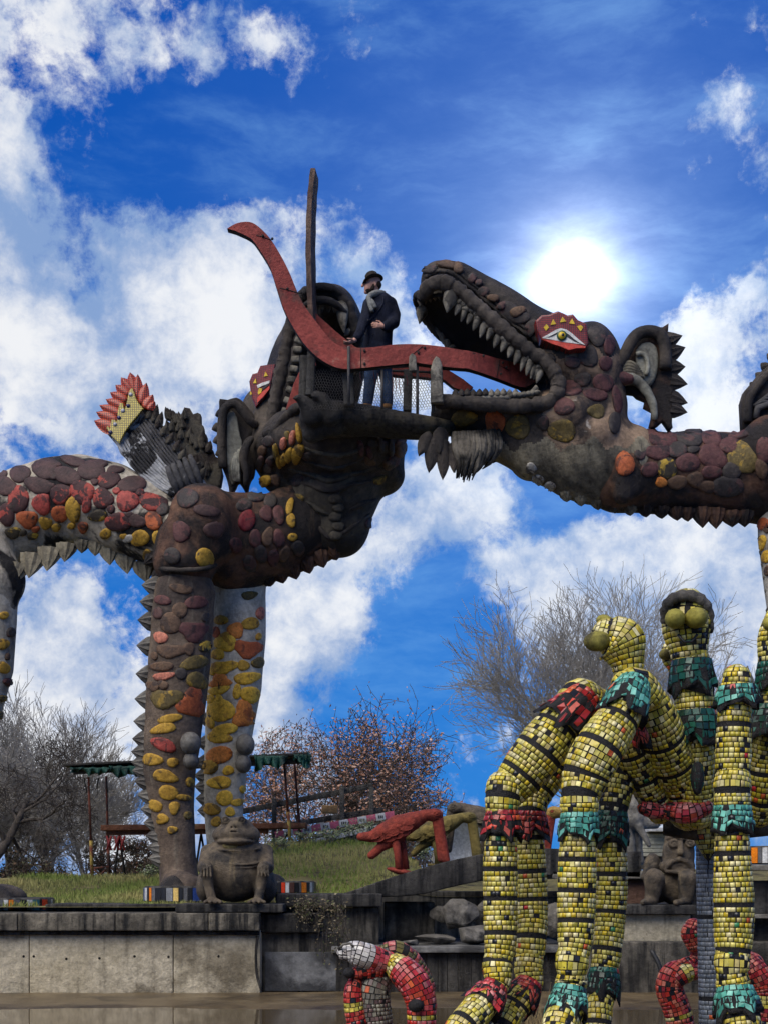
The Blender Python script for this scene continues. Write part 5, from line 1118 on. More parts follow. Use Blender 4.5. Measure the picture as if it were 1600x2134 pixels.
for (x, y, w, h) in ((1180, 1035, 26, 12), (1210, 1042, 28, 14), (1245, 1050, 28, 14), (1280, 1056, 30, 15), (1312, 1062, 28, 14), (1345, 1066, 28, 13), (1378, 1068, 30, 14), (1410, 1070, 34, 16), (1432, 1072, 30, 16), (1462, 1072, 38, 30), (1490, 1074, 36, 30), (1524, 1078, 44, 22), (1550, 1078, 36, 22)):
    add('spine', spine(P(x, y - 4, 19.95), (0, -.15, -1), (1, 0, 0), Rz(w * 1.25, 20), Rz(h + 4, 20), .32), M_dr_neck if x > 1330 else M_dr_throat, rbody, smooth=False)
stones(bvr, rup, [(190,72,46,16,'N'),(118,92,36,16,'K'),(240,86,26,22,'N'),(300,130,20,22,'K'),(395,215,26,18,'N'),(430,250,20,16,'K'),(500,275,36,22,'N'),(330,150,16,14,'K')], .475, (840, 520), .05, 900)
for dy, rr_ in ((-13, .030), (-24, .024)):
    add('snout_ridge', jit(tube([(lambda h, x, y: h[0] if h[0] is not None else P(x, y, 19.5))(hit(bvr, x, y + dy), x, y + dy) for x, y in run([(886, 590), (915, 578), (945, 584), (980, 612), (1020, 646), (1060, 680), (1100, 712)], 34)], rr_, 7), .015), M_dr_head, rup)
for i in range(16):
    x, y = run([(958, 628), (1000, 662), (1050, 704), (1110, 752)], 16)[i]; q = P(x, y, 19.40); add('gum', jit(ellip(q, (.05, .05, .045), 8, 6), .022, 9), M_tooth, rup)
# tongue of the right dragon: long red board used as a handrail
M_tong = wm('tongue_red_paint', (122, 52, 46), (156, 72, 62), 1.6, .75, .35, 14, patch=(104, 62, 54), pscale=2.4, pthr=.60, psoft=.05, patch2=(160, 104, 88), p2scale=4.0, p2thr=.66, streak=(52, 36, 34), sthr=.68, sstr=.8, speck=(150, 96, 84), spthr=.73)
M_tong_e = wm('tongue_edge_black', (34, 31, 30), (54, 48, 45), 4, .85, .4)
up_ = [(474,476),(494,465),(519,462),(538,471),(563,496),(585,531),(604,568),(629,627),(660,671),(691,709),(719,723),(772,724),(819,718),(866,717),(913,721),(960,729),(981,732),(1037,747),(1084,759),(1112,772),(1120,787)]
dn_ = [(1112,798),(1094,807),(1075,804),(1037,789),(981,770),(955,767),(925,764),(874,757),(866,756),(804,762),(741,768),(710,768),(679,756),(647,731),(622,699),(594,649),(576,596),(563,556),(538,515),(522,496),(491,481)]
def Dt(x, y): return 19.3 + .55 * sstep(960, 1110, x) - .1 * sstep(700, 480, x)
def tongue(up, dn, D, thick, par, name='tongue', label=None):
    V, Fc = slab(up + dn, D, thick, .012)
    me_idx = []
    for f in Fc:
        a, b, c = V[f[0]], V[f[1]], V[f[2]]; n = (b - a).cross(c - a); me_idx.append(0 if abs(n.y) > .55 * n.length else 1)
    return add(name, (V, Fc, me_idx), [M_tong, M_tong_e], par, smooth=False, label=label)
up_, dn_ = run(up_, 60), run(dn_, 60)
tg = tongue(up_, dn_, Dt, .13, RD, 'tongue', 'long curling red tongue board forming the near handrail')
for a, b in (((584, 600), (628, 612)), ((535, 490), (566, 500)), ((752, 724), (752, 766)), ((985, 735), (1060, 772)), ((880, 722), (860, 738)), ((1040, 750), (1034, 786))):
    pa, pb = P(*a, Dt(*a) - .002), P(*b, Dt(*b) - .002); add('board_seam', tube([pa, pb], .006, 5), M_tong_e, tg)
    for t in (.18, .82):
        c = pa.lerp(pb, t) + Vector((.05, -.002, 0)); add('bolt', tube([c, c + Vector((0, -.012, 0))], .018, 8), M_tong_e, tg)
# ------------------------------------------------------------------ tongues of the left dragon
tongue([(645, 640), (700, 690), (740, 722), (800, 748), (860, 757), (930, 768), (965, 790), (985, 806)], [(975, 818), (945, 808), (925, 792), (870, 785), (828, 783), (790, 775), (735, 752), (690, 720), (640, 670)], 20.6, .12, LD, 'tongue', 'lower red tongue board on the far side of the bridge')
M_tw = wm('tongue_wood_brown', (92, 74, 62), (122, 98, 82), 3, .8, .4, 18, patch=(70, 48, 42), pscale=2, pthr=.52, psoft=.1, streak=(50, 42, 38), sthr=.6)
# upright tongue seen along its edge
cl = [Vector(v) for v in spline([P(655, 690, 20.6), P(651, 620, 20.62), P(648, 540, 20.66), (P(649, 460, 20.7)), P(652, 405, 20.74), P(656, 362, 20.8)], 22)]
V, Fc = [], []
for i, c in enumerate(cl):
    t = i / (len(cl) - 1); w = .30 * (1 - .45 * t); h = .036 + .012 * math.sin(i * 1.7) * .3
    for (a, b) in ((-h, -w), (h, -w), (h, w), (-h, w)): V.append(c + Vector((a + b * .10, b, 0)))
for i in range(len(cl) - 1):
    for j in range(4): k = (j + 1) % 4; Fc.append((i * 4 + j, i * 4 + k, (i + 1) * 4 + k, (i + 1) * 4 + j))
Fc += [(3, 2, 1, 0), tuple(len(V) - 4 + j for j in range(4))]
add('tongue', (V, Fc), M_tw, LD, smooth=False, label='upright brown tongue seen edge-on')
tongue([(596, 852), (612, 800), (634, 752), (655, 742)], [(660, 760), (640, 790), (626, 830), (612, 870)], 20.5, .1, LD, 'tongue_root')

# ------------------------------------------------------------------ footbridge
BR = thing('footbridge', 'blackened footbridge deck with bird-head ends between the two dragon mouths', 'bridge', P(760, 900, 19.9))
M_deck = wm('deck_black', (40, 38, 37), (66, 62, 57), 2.0, .85, .5, 12, patch=(86, 78, 62), pscale=1.5, pthr=.58, psoft=.1, streak=(28, 27, 27), sthr=.55)
B = Sculpt(tuple(P(590, 960, 20) - Vector((.1, 1.0, .1))), tuple(P(950, 790, 20) + Vector((.1, 1.1, .1))), .024)
B.chain(pc((935, 893, 19.95, 15), (880, 892, 19.95, 21), (820, 884, 19.95, 25), (760, 876, 19.95, 27), (705, 872, 19.95, 33), (660, 872, 19.95, 34)), .06, 2.0)
B.chain(pc((690, 864, 19.6, 22), (672, 832, 19.5, 15), (660, 824, 19.45, 11), (648, 824, 19.4, 4)), .05)
B.chain(pc((650, 862, 19.6, 24), (634, 838, 19.5, 15), (622, 830, 19.45, 10), (606, 830, 19.38, 3)), .05)
B.chain(pc((690, 880, 19.8, 30), (650, 905, 19.9, 18)), .05)
B.rough(.010, 6, 21)
dk = add('deck', B.mesh(), M_deck, BR)
for (x, y, D) in ((620, 826, 19.33), (658, 819, 19.33)): add('bead_eye', ellip(P(x, y, D), (.012, .012, .012), 8, 6), M_knob, dk)
M_post = wm('post_grey_wood', (70, 68, 64), (102, 98, 92), 4, .85, .5, 24, streak=(44, 42, 40), sthr=.52)
M_steel = wm('steel_rusty_dark', (52, 50, 49), (76, 72, 68), 8, .5, .2, 30)
for (x0, y0, x1, y1, D, w) in ((634, 742, 630, 830, 19.75, .10), (650, 735, 646, 825, 19.6, .11), (724, 766, 728, 846, 19.52, .14), (850, 772, 848, 858, 20.4, .12), (640, 790, 636, 840, 20.3, .1)):
    add('post', beam(P(x0, y0, D), P(x1, y1, D), w, w, .012), M_post, BR)
for (x, y0, y1, D) in ((727, 722, 846, 19.26), (796, 770, 852, 19.36), (869, 758, 862, 19.36), (901, 764, 862, 19.4)): add('stanchion', tube([P(x, y0, D), P(x, y1, D)], .02, 8), M_steel, BR)
add('rail', tube([P(690, 770, 19.4), P(760, 768, 19.38), P(830, 764, 19.38), P(872, 762, 19.38)], .018, 7), M_steel, BR)
add('rail', tube([P(690, 768, 20.5), P(900, 776, 20.5)], .018, 7), M_steel, BR)
def netting(D, x0, x1, y0, y1, s=5.6):
    V, Fc = [], []; r = random.Random(2)
    def seg(a, b):
        v, f = tube([a, b], .0022, 3, False); q = len(V); V.extend(v); Fc.extend(tuple(i + q for i in t) for t in f)
    def pt(x, y): return P(x + math.sin(y * .21) * 1.2, y + math.sin(x * .11) * 1.6, D + .03 * math.sin(x * .07) + .02 * math.sin(y * .13))
    ny = int((y1 - y0) / s); nx = int((x1 - x0) / s)
    for j in range(ny):
        for i in range(nx):
            ox = (j % 2) * s * .5; x = x0 + i * s + ox; y = y0 + j * s
            seg(pt(x, y), pt(x, y + s * .55)); seg(pt(x, y + s * .55), pt(x + s * .5, y + s)); seg(pt(x, y + s * .55), pt(x - s * .5, y + s))
    return V, Fc
add('wire_netting', netting(19.42, 648, 900, 770, 858), M_steel, BR, kind='stuff')
add('wire_netting', netting(20.45, 650, 900, 776, 850), M_steel, BR, kind='stuff')
M_rag = [plain('rag_pink', (176, 120, 116), .9), plain('rag_grey', (150, 146, 140), .9), plain('rag_red', (130, 60, 58), .9)]
rr = random.Random(9)
for i, (x, y, l) in enumerate(((750, 776, 24), (756, 774, 16), (778, 772, 30), (787, 778, 36), (806, 776, 28), (822, 780, 44), (830, 786, 40), (838, 790, 34), (846, 782, 26), (816, 775, 50))):
    pts = [P(x + rr.uniform(-3, 3) * t + t * 4, y + l * t, 19.5 - .02 * math.sin(t * 5)) for t in (0, .25, .5, .75, 1)]
    add('ribbon', tube(pts, [.02, .028, .024, .02, .006], 6, flat=.25), M_rag[i % 3], BR)

# ------------------------------------------------------------------ man on the bridge
M_skin = wm('skin', (176, 128, 108), (196, 146, 124), 14, .55, .08, 40, spec=.4)
M_coat = wm('coat_navy_wool', (24, 26, 36), (38, 41, 54), 9, .9, .25, 60, spec=.15)
M_jean = wm('jeans_blue', (44, 60, 88), (66, 86, 116), 8, .9, .25, 60, spec=.15)
M_boot = wm('boot_tan', (136, 96, 54), (164, 118, 70), 10, .75, .2, 40)
M_hat = wm('hat_felt_olive', (44, 40, 36), (58, 53, 46), 12, .9, .2, 60, spec=.15)
M_scarf = wm('scarf_grey', (112, 112, 108), (138, 138, 132), 12, .95, .3, 50, spec=.1)
M_hair = wm('hair_dark_brown', (38, 28, 22), (56, 42, 34), 30, .8, .4, 80)
M_lap = wm('coat_lapel_wool', (36, 38, 50), (50, 53, 66), 9, .9, .25, 60, spec=.15)
DM = 20.0
def man():
    t = thing('person', 'man in dark navy coat, felt hat and grey scarf standing on the bridge', 'person', P(787, 853, DM))
    q = lambda x, y, d=0.0: P(x, y, DM + d)
    z = lambda r: r * DM / F
    # body: one continuous figure, pelvis, torso, legs, arms with hands, neck and head turned left in profile
    S = Sculpt(tuple(q(715, 862, -.5)), tuple(q(842, 566, .5)), .0095)
    S.chain([(q(788, 742), z(24)), (q(790, 700), z(24)), (q(791, 660), z(26)), (q(792, 634), z(24))], .05, .8)
    S.chain([(q(781, 745, -.06), z(16)), (q(772, 790, -.08), z(12)), (q(766, 836, -.06), z(7.5)), (q(766, 846, -.06), z(6))], .03)
    S.chain([(q(797, 745, .06), z(16)), (q(805, 790, .06), z(12)), (q(808, 836, .06), z(7.5)), (q(808, 846, .06), z(6))], .03)
    S.chain([(q(770, 636, -.04), z(11)), (q(761, 664, -.17), z(8.5)), (q(752, 690, -.28), z(7.5)), (q(740, 708, -.33), z(5.0))], .03)
    S.chain([(q(812, 632, .06), z(12)), (q(822, 668, -.02), z(9)), (q(812, 678, -.2), z(7.5)), (q(797, 680, -.30), z(5.0))], .03)
    S.chain([(q(786, 622), z(10)), (q(780, 608), z(8.6))], .02)
    # head
    S.ell(q(778, 590), (z(16), z(13), z(18)), .02); S.ell(q(769, 600), (z(10), z(10.5), z(12)), .02)
    S.chain([(q(758.5, 589.5), z(2.6)), (q(755.4, 596), z(2.9))], .012)                    # nose
    S.chain([(q(761, 603, -.012), z(1.9)), (q(761, 603, .012), z(1.9))], .01); S.ell(q(763, 609), (z(4.5), z(5), z(4)), .015)  # lips, chin
    S.ell(q(761.5, 588.5, -.042), (z(2.2), z(2), z(1.8)), .008, sub=True); S.ell(q(761.5, 588.5, .042), (z(2.2), z(2), z(1.8)), .008, sub=True)
    S.ell(q(760.5, 585.5), (z(3.5), z(8), z(2)), .012)
    S.ell(q(782, 592, -.085), (z(3), z(1.6), z(5)), .008)                                  # ear
    def hand(w, d, s, palm):
        d = d.normalized(); s = (s - d * s.dot(d)).normalized(); n = d.cross(s)
        S.chain([(w, .026), (w + d * .05 + s * .012, .020), (w + d * .085 + s * .012, .018)], .012); S.chain([(w + d * .05 - s * .016, .019), (w + d * .085 - s * .018, .017)], .012)
        for k, (o, L) in enumerate(((.033, .066), (.012, .078), (-.010, .072), (-.031, .055))):
            a = w + d * .088 + s * o; b = a + d * L * .5 + n * palm * .012; c = b + d * L * .42 + n * palm * .035
            S.chain([(a, .0098), (b, .0092), (c, .0078)], .004)
        a = w + d * .028 + s * .034; b = a + d * .035 + s * .026 + n * palm * .012; c = b + d * .034 + s * .004 + n * palm * .018
        S.chain([(a, .0125), (b, .0105), (c, .0085)], .005)
    hand(q(738, 710, -.34), Vector((-.8, -.25, -.45)), Vector((0, -1, .3)), 1)
    hand(q(799, 680, -.30), Vector((-.95, -.3, .05)), Vector((0, -.2, 1)), 1)
    bvf = S.mesh()
    bd = add('body', bvf, M_skin, t)
    C = Sculpt(tuple(q(715, 780, -.6)), tuple(q(845, 600, .6)), .012)
    C.chain([(q(788, 750), z(31)), (q(788, 715), z(29)), (q(790, 680), z(28.5)), (q(792, 650), z(30)), (q(793, 636), z(27)), (q(791, 626), z(15))], .05, .78)
    C.chain([(q(768, 635, -.04), z(12.5)), (q(760, 664, -.17), z(11)), (q(751, 692, -.29), z(9.5)), (q(744, 702, -.32), z(9))], .04)
    C.chain([(q(812, 634, .08), z(15)), (q(821, 655, .04), z(13.5)), (q(820, 672, -.04), z(12)), (q(808, 679, -.22), z(10)), (q(803, 680, -.27), z(9.2))], .04)
    C.ell(q(788, 765), (z(27), z(20), z(22)), .02, sub=True)
    C.rough(.004, 14, 3)
    ct = add('coat', C.mesh(), M_coat, t)
    cbv = bvh_of((ct.data and [tuple(v.co + ORG[ct.name]) for v in ct.data.vertices], [tuple(p.vertices) for p in ct.data.polygons]))
    def onc(pts, off=.004):
        o = []
        for x, y in pts:
            h = hit(cbv, x, y); o.append(h[0] + Vector((0, -off, 0)) if h[0] is not None else q(x, y, -.3))
        return o
    for pts, r in (([(770, 622), (773, 634), (781, 650), (776, 661), (770, 668)], .015), ([(798, 620), (798, 632), (790, 646), (781, 658), (774, 668)], .017), ([(772, 668), (769, 690), (767, 720)], .006)): add('lapel', tube(onc(run(pts, 10)), r, 6, flat=.5), M_lap, ct)
    for x, y in ((767, 668), (785, 665), (762, 696), (777, 697), (766, 690)): p = onc([(x, y)], .006)[0]; add('button', tube([p, p + Vector((0, -.006, 0))], .011, 10), M_blk, ct)
    J = Sculpt(tuple(q(740, 850, -.4)), tuple(q(840, 720, .4)), .012)
    J.chain([(q(788, 742), z(25)), (q(788, 735), z(24))], .03, .8); J.chain([(q(780, 748, -.06), z(17)), (q(772, 790, -.08), z(14)), (q(766, 840, -.06), z(10.5))], .03); J.chain([(q(797, 748, .06), z(17)), (q(805, 790, .06), z(14)), (q(808, 840, .06), z(10.5))], .03); J.rough(.004, 16, 4)
    add('trousers', J.mesh(), M_jean, t)
    for x, d in ((765, -.06), (807, .06)):
        Bt = Sculpt(tuple(q(x - 24, 862, d - .25)), tuple(q(x + 20, 826, d + .25)), .009); Bt.chain([(q(x + 1, 836, d), z(9.5)), (q(x + 1, 845, d), z(9))], .02); Bt.chain([(q(x + 2, 849, d), z(6.5)), (q(x - 9, 849.5, d - .04), z(6.2))], .03); Bt.ell(q(x + 1, 831, d), (z(8), z(8), z(5)), .01, sub=True)
        bt = add('boot', Bt.mesh(), M_boot, t); add('sole', tube([q(x + 5, 854, d), q(x - 12, 854.4, d - .045)], [.045, .040], 10, flat=1.0), M_hair, bt)
    # hat: crown and brim
    def lathe(c, prof, ax, sx=1.0, sy=1.0, seg=28):
        V, Fc = [], []; m = ax.to_track_quat('Z', 'Y').to_matrix()
        for r, h in prof:
            for j in range(seg): a = 2 * math.pi * j / seg; V.append(c + m @ Vector((math.cos(a) * r * sx, math.sin(a) * r * sy, h + (.018 * math.cos(2 * a) if r > z(16) else 0))))
        for i in range(len(prof) - 1):
            for j in range(seg): k = (j + 1) % seg; Fc.append((i * seg + j, i * seg + k, (i + 1) * seg + k, (i + 1) * seg + j))
        return V, Fc
    ax = Vector((-.30, 0, 1)).normalized(); hc = q(776, 583)
    hp = add('hat', lathe(hc, [(z(12), -.004), (z(26), -.012), (z(26.5), -.004), (z(17), .006), (z(16.5), .03), (z(15), .075), (z(11), .098), (z(5), .094), (.001, .088)], ax, 1.0, .86), M_hat, t)
    add('hat_band', lathe(hc, [(z(17.2), .010), (z(17.2), .034), (z(16.4), .036)], ax, 1.0, .86), M_hair, hp)
    add('hair', ellip(q(787, 594), (z(8.5), z(11.8), z(9)), 14, 10), M_hair, t)
    Bd = Sculpt(tuple(q(752, 618, -.12)), tuple(q(788, 590, .12)), .006); Bd.ell(q(769, 606.5), (z(8.6), z(9.6), z(6.6)), .01); Bd.chain([(q(779, 594, -.075), z(3)), (q(776, 601, -.07), z(4))], .01); Bd.ell(q(757, 598), (z(8), z(8), z(6.5)), .01, sub=True); add('beard', Bd.mesh(), M_hair, t)
    sfp = [Vector(v) for v in spline([q(776, 650, -.215), q(771, 634, -.20), q(770, 618, -.14), q(784, 611, -.12), q(797, 612, -.02), q(796, 614, .1), q(780, 618, .14), q(768, 621, .03), q(776, 630, -.19), q(783, 642, -.215)], 40)]
    add('scarf', tube(sfp, [.03 + .018 * math.sin(math.pi * i / 39) for i in range(40)], 9, flat=.9), M_scarf, t)
    for d in (-.046, .046): add('eye', ellip(q(761.6, 588.6, d), (.010, .010, .008), 8, 6), M_blk, bd)
    add('eyebrow', tube([q(759, 584.6, -.06), q(763, 583.6, -.075)], .005, 5), M_hair, bd)
man()
# ------------------------------------------------------------------ mosaic figures
M_tile = attr_mat('glazed_tile', .28, spec=.5)
M_grout = wm('grout_black', (24, 23, 24), (38, 36, 36), 8, .7, .3, 30)
M_olive = wm('eye_olive', (138, 130, 52), (166, 156, 70), 4, .6, .3, 24, patch=(70, 64, 30), pscale=3, pthr=.58, psoft=.1, speck=(170, 164, 110), spthr=.72)
def L3(c): return np.array(lin(c)[:3])
YEL = [L3(c) for c in ((216, 204, 104), (226, 214, 134), (202, 186, 56), (184, 174, 74), (214, 186, 40), (232, 220, 160), (206, 186, 84), (172, 160, 48), (222, 202, 84), (196, 178, 110))]
RED = [L3(c) for c in ((190, 50, 36), (168, 40, 36), (206, 74, 52), (150, 36, 38), (204, 92, 70))]
TEA = [L3(c) for c in ((92, 170, 150), (72, 150, 130), (118, 192, 172), (60, 130, 112), (100, 178, 158))]
GRN = [L3(c) for c in ((26, 78, 62), (34, 92, 74), (22, 62, 50), (44, 104, 84))]
PNK = [L3(c) for c in ((204, 70, 76), (214, 96, 98), (188, 52, 58), (178, 60, 50), (206, 84, 60), (196, 120, 116))]
WHT = [L3(c) for c in ((214, 210, 204), (196, 190, 184), (222, 218, 208), (180, 170, 160))]
GRY = [L3(c) for c in ((128, 134, 138), (138, 144, 148), (118, 124, 130), (148, 152, 156))]
CHS = [L3(c) for c in ((128, 124, 108), (146, 142, 124), (112, 106, 92), (120, 96, 88))]
ORA = L3((210, 96, 40)); REDa = L3((196, 44, 36)); BLK = L3((30, 30, 32)); GRNa = L3((60, 130, 80))
class Mosaic:
    """a figure clad in small glazed tiles: dark core parts plus thousands of tiles"""
    def __init__(s, root, keep, seed=1):
        s.root = root; s.keep = keep; s.V = []; s.r = random.Random(seed); s.tiles = []; s.joined = {}
    def sweep(s, name, pts, pal, size=.038, rings=(), skip=.03, frill=None, label=None, core=True, acc=.012, capa=True, capb=True, gap=.13, colfn=None, seg=20, thick=.0034, wob=.0):
        """pts: (px, py, D, radius px).  Core tube with rounded ends, tiles in rows around it."""
        q = spline([tuple(P(a, b, D)) + (Rz(r, D),) for a, b, D, r in pts], max(24, len(pts) * 8))
        C = [Vector(v[:3]) for v in q]; R = [max(.004, float(v[3])) for v in q]
        r = s.r
        # rounded ends
        def capend(C, R, front):
            c, rr = (C[0], R[0]) if front else (C[-1], R[-1]); d = ((C[0] - C[1]) if front else (C[-1] - C[-2])).normalized(); o = []
            for k in (1, 2, 3, 4): a = k / 4 * math.pi / 2; o.append((c + d * rr * math.sin(a) * .9, max(.003, rr * math.cos(a))))
            return o
        if capa:
            e = capend(C, R, True); C = [x[0] for x in e[::-1]] + C; R = [x[1] for x in e[::-1]] + R
        if capb:
            e = capend(C, R, False); C = C + [x[0] for x in e]; R = R + [x[1] for x in e]
        T, N_, B = frames(C); n = len(C)
        acc_l = [0.0]
        for i in range(1, n): acc_l.append(acc_l[-1] + math.hypot((C[i] - C[i - 1]).length, R[i] - R[i - 1]))
        tot = acc_l[-1]; AL = np.array(acc_l); idx = np.arange(n)
        ph = r.uniform(0, 6.28)
        def ev(sv, th):
            u = float(np.interp(sv, AL, idx)); i = min(int(u), n - 2); f = u - i
            c = C[i].lerp(C[i + 1], f); nn = N_[i].lerp(N_[i + 1], f); bb = B[i].lerp(B[i + 1], f); rr = R[i] * (1 - f) + R[i + 1] * f
            if frill:
                k = sv / tot
                rr *= 1 + 1.1 * frill * k * math.sin(th * 8 + ph) + .25 * frill + .6 * frill * k * math.sin(th * 19 + 2 * ph)
                c = c + (C[-1] - C[0]) * (k * k * (.16 * math.sin(th * 4 + ph * 2) + .12 * math.sin(th * 8 + ph) + .06 * math.sin(th * 13)))
            if wob: rr *= 1 + wob * math.sin(3 * th + sv * 20)
            return c + nn * (math.cos(th) * rr) + bb * (math.sin(th) * rr), rr
        # core
        V, Fc = [], []; ns = max(10, int(tot / .05)); sg = seg if not frill else 40
        for i in range(ns + 1):
            for j in range(sg): V.append(ev(tot * i / ns, 2 * math.pi * j / sg)[0])
        for i in range(ns):
            for j in range(sg): k = (j + 1) % sg; Fc.append((i * sg + j, i * sg + k, (i + 1) * sg + k, (i + 1) * sg + j))
        Fc.append(tuple(range(sg - 1, -1, -1))); Fc.append(tuple(ns * sg + j for j in range(sg)))
        part = add(name, (V, Fc), M_grout, s.root, label=label)
        # tiles
        rs_, cur, rl_ = [], size * .5, sorted(tot * g for g in rings)
        while cur < tot - size * .4:
            if rl_ and cur + size * .5 > rl_[0]: rl_.pop(0); rs_.append((cur + size * .02, True)); cur += size * .85
            else: rs_.append((cur, False)); cur += size
        rows = max(1, tot / size)
        for sv, ring in rs_:
            rel = sv / tot
            rr = ev(sv, 0)[1]
            m = int(2 * math.pi * rr / size)
            if m < 3: continue
            off = r.random() * 6.28
            for j in range(m):
                th = off + 2 * math.pi * (j + .5) / m + r.uniform(-.04, .04) / max(rr / .1, .4)
                blk = False
                if ring: blk = True
                if not ring and r.random() < skip: blk = True
                if frill and rel > .7 and r.random() < (rel - .7) * 1.6: continue
                a = tot / rows * (.5 - gap / 2 * r.uniform(.8, 1.3)); w = math.pi / m * (1 - gap * r.uniform(.8, 1.35)); tw = r.uniform(-.07, .07) if not frill else r.uniform(-.25, .25)
                cor = [ev(min(tot, max(0, sv + x * a + y * a * tw)), th + y * w - x * w * tw)[0] for x, y in ((-1, -1), (-1, 1), (1, 1), (1, -1))]
                nrm = (cor[2] - cor[0]).cross(cor[3] - cor[1]); 
                if nrm.length < 1e-7: continue
                nrm.normalize(); cen = (cor[0] + cor[1] + cor[2] + cor[3]) / 4
                ctr = C[min(n - 1, int(np.interp(sv, AL, idx)))]
                if nrm.dot(cen - ctr) < 0: nrm = -nrm
                if blk:
                    if r.random() < (.0 if ring else .4): col = BLK * r.uniform(.6, 1.2)
                    else: continue
                else:
                    col = colfn(rel, th, r) if colfn else None
                    if col is None:
                        col = pal[int(r.random() * len(pal))] * r.uniform(.7, 1.12)
                        x = r.random()
                        if x < acc: col = (REDa, ORA, ORA, GRNa)[int(r.random() * 4)] * r.uniform(.8, 1.1)
                jt = nrm * r.uniform(.6, 1.5) * thick + (cor[1] - cor[0]) * r.uniform(-.04, .04)
                top = [cen + (c - cen) * .93 + jt + nrm * r.uniform(-.0016, .0016) for c in cor]
                s.tiles.append((part, cor, top, np.clip(col, 0, 1), cen, nrm, (cor[2] - cor[0]).cross(cor[3] - cor[1]).length / 2))
        return part
    def finish(s, occl=None):
        # the pieces that show largest stand alone; the rest of each part is one mass
        sc_ = []
        for i, (part, cor, top, col, cen, nrm, ar) in enumerate(s.tiles):
            v = cen - CAMP; d = v.length; px = 800 + v.x / v.y * F; py = HOR - v.z / v.y * F
            ok = 4 < px < 1596 and 4 < py < 2128
            f = -nrm.dot(v) / d
            sc_.append((ar * f / d ** 2) if (ok and f > .35) else -1)
        allv = []
        for t in s.tiles: allv.append(t)
        bv = None
        if occl: bv = occl
        order = np.argsort(-np.array(sc_)); chosen = set()
        for i in order:
            if sc_[i] <= 0 or len(chosen) >= s.keep: break
            part, cor, top, col, cen, nrm, ar = s.tiles[i]
            if bv is not None:
                v = cen + nrm * .012 - CAMP; h = bv.ray_cast(CAMP, v.normalized(), v.length - .02)
                if h[0] is not None: continue
            chosen.add(int(i))
        FB = [(4, 5, 6, 7), (0, 1, 5, 4), (1, 2, 6, 5), (2, 3, 7, 6), (3, 0, 4, 7)]
        mass = {}
        for i, (part, cor, top, col, cen, nrm, ar) in enumerate(s.tiles):
            a = np.array([tuple(x) for x in cor + top]); flip = (Vector(a[5] - a[4])).cross(Vector(a[6] - a[5])).dot(nrm) < 0
            fb = [f[::-1] for f in FB] if flip else FB
            cc = [tuple(col) + (1,)] * 8
            if i in chosen: add('tile', ([Vector(x) for x in a], fb), M_tile, part, smooth=False, cols=cc)
            else:
                M_ = mass.setdefault(part.name, [part, [], [], []]); b = len(M_[1]) * 8
                M_[1].append(a); M_[2].append(np.array(fb) + b); M_[3].append(np.tile(np.array(tuple(col) + (1,)), (8, 1)))
        for k, (part, A, Fb, Cc) in mass.items():
            add('tile_cladding', (np.concatenate(A), np.concatenate(Fb)), M_tile, part, smooth=False, cols=np.concatenate(Cc), kind='stuff')
YF = thing('mosaic_figure', 'many-legged yellow and black mosaic figure with long necks standing in the pond', 'sculpture', P(1470, 2200, 11.8))
Y = Mosaic(YF, 300, 3)
G5 = (.1, .22, .34, .46, .58, .7)
# front left pair of legs
Y.sweep('upper_leg', [(1235, 1470, 11.1, 40), (1205, 1448, 10.95, 34), (1180, 1485, 10.9, 40), (1135, 1550, 10.85, 52), (1088, 1610, 10.85, 48), (1056, 1650, 10.85, 38)], YEL, rings=(.30, .48, .62, .78), skip=.06)
Y.sweep('frill', [(1215, 1458, 10.93, 40), (1190, 1485, 10.85, 44), (1168, 1510, 10.85, 52)], RED, .05, frill=.14, skip=.12, capa=False, capb=False)
Y.sweep('knee', [(1050, 1640, 10.8, 38), (1046, 1665, 10.78, 36), (1044, 1690, 10.78, 33)], YEL, rings=(.52, .92), skip=.06)
Y.sweep('frill', [(1046, 1688, 10.78, 32), (1046, 1710, 10.78, 37), (1045, 1742, 10.78, 40)], RED, .042, frill=.15, skip=.12, capa=False, capb=False)
Y.sweep('lower_leg', [(1044, 1725, 10.8, 30), (1042, 1790, 10.8, 35), (1042, 1880, 10.8, 35), (1042, 1960, 10.78, 33), (1038, 2000, 10.76, 28)], YEL, rings=(.16, .36, .54, .72, .90), skip=.045)
Y.sweep('ankle', [(1036, 2000, 10.76, 29), (1035, 2020, 10.74, 30), (1036, 2045, 10.72, 27), (1030, 2060, 10.7, 22)], YEL, rings=(.35,), skip=.12, wob=.04)
Y.sweep('frill', [(1032, 2052, 10.7, 26), (1018, 2076, 10.66, 36), (1002, 2098, 10.6, 40)], PNK, .044, frill=.12, skip=.08, capa=False, capb=False)
Y.sweep('foot', [(1008, 2085, 10.62, 34), (985, 2115, 10.5, 34), (955, 2150, 10.4, 32), (930, 2215, 10.3, 34)], YEL, rings=(.25, .5), skip=.05)
Y.sweep('upper_leg', [(1228, 1490, 11.5, 34), (1185, 1545, 11.45, 44), (1140, 1610, 11.4, 40), (1112, 1660, 11.35, 34), (1106, 1690, 11.3, 30)], YEL, rings=(.35, .55, .74, .9), skip=.14)
Y.sweep('frill', [(1106, 1690, 11.25, 28), (1105, 1712, 11.25, 33), (1104, 1745, 11.25, 36)], RED, .042, frill=.15, skip=.12, capa=False, capb=False)
Y.sweep('lower_leg', [(1103, 1730, 11.25, 27), (1104, 1800, 11.25, 32), (1108, 1890, 11.25, 32), (1106, 1960, 11.2, 31), (1102, 2005, 11.2, 28)], YEL, rings=(.16, .34, .52, .74, .9), skip=.05)
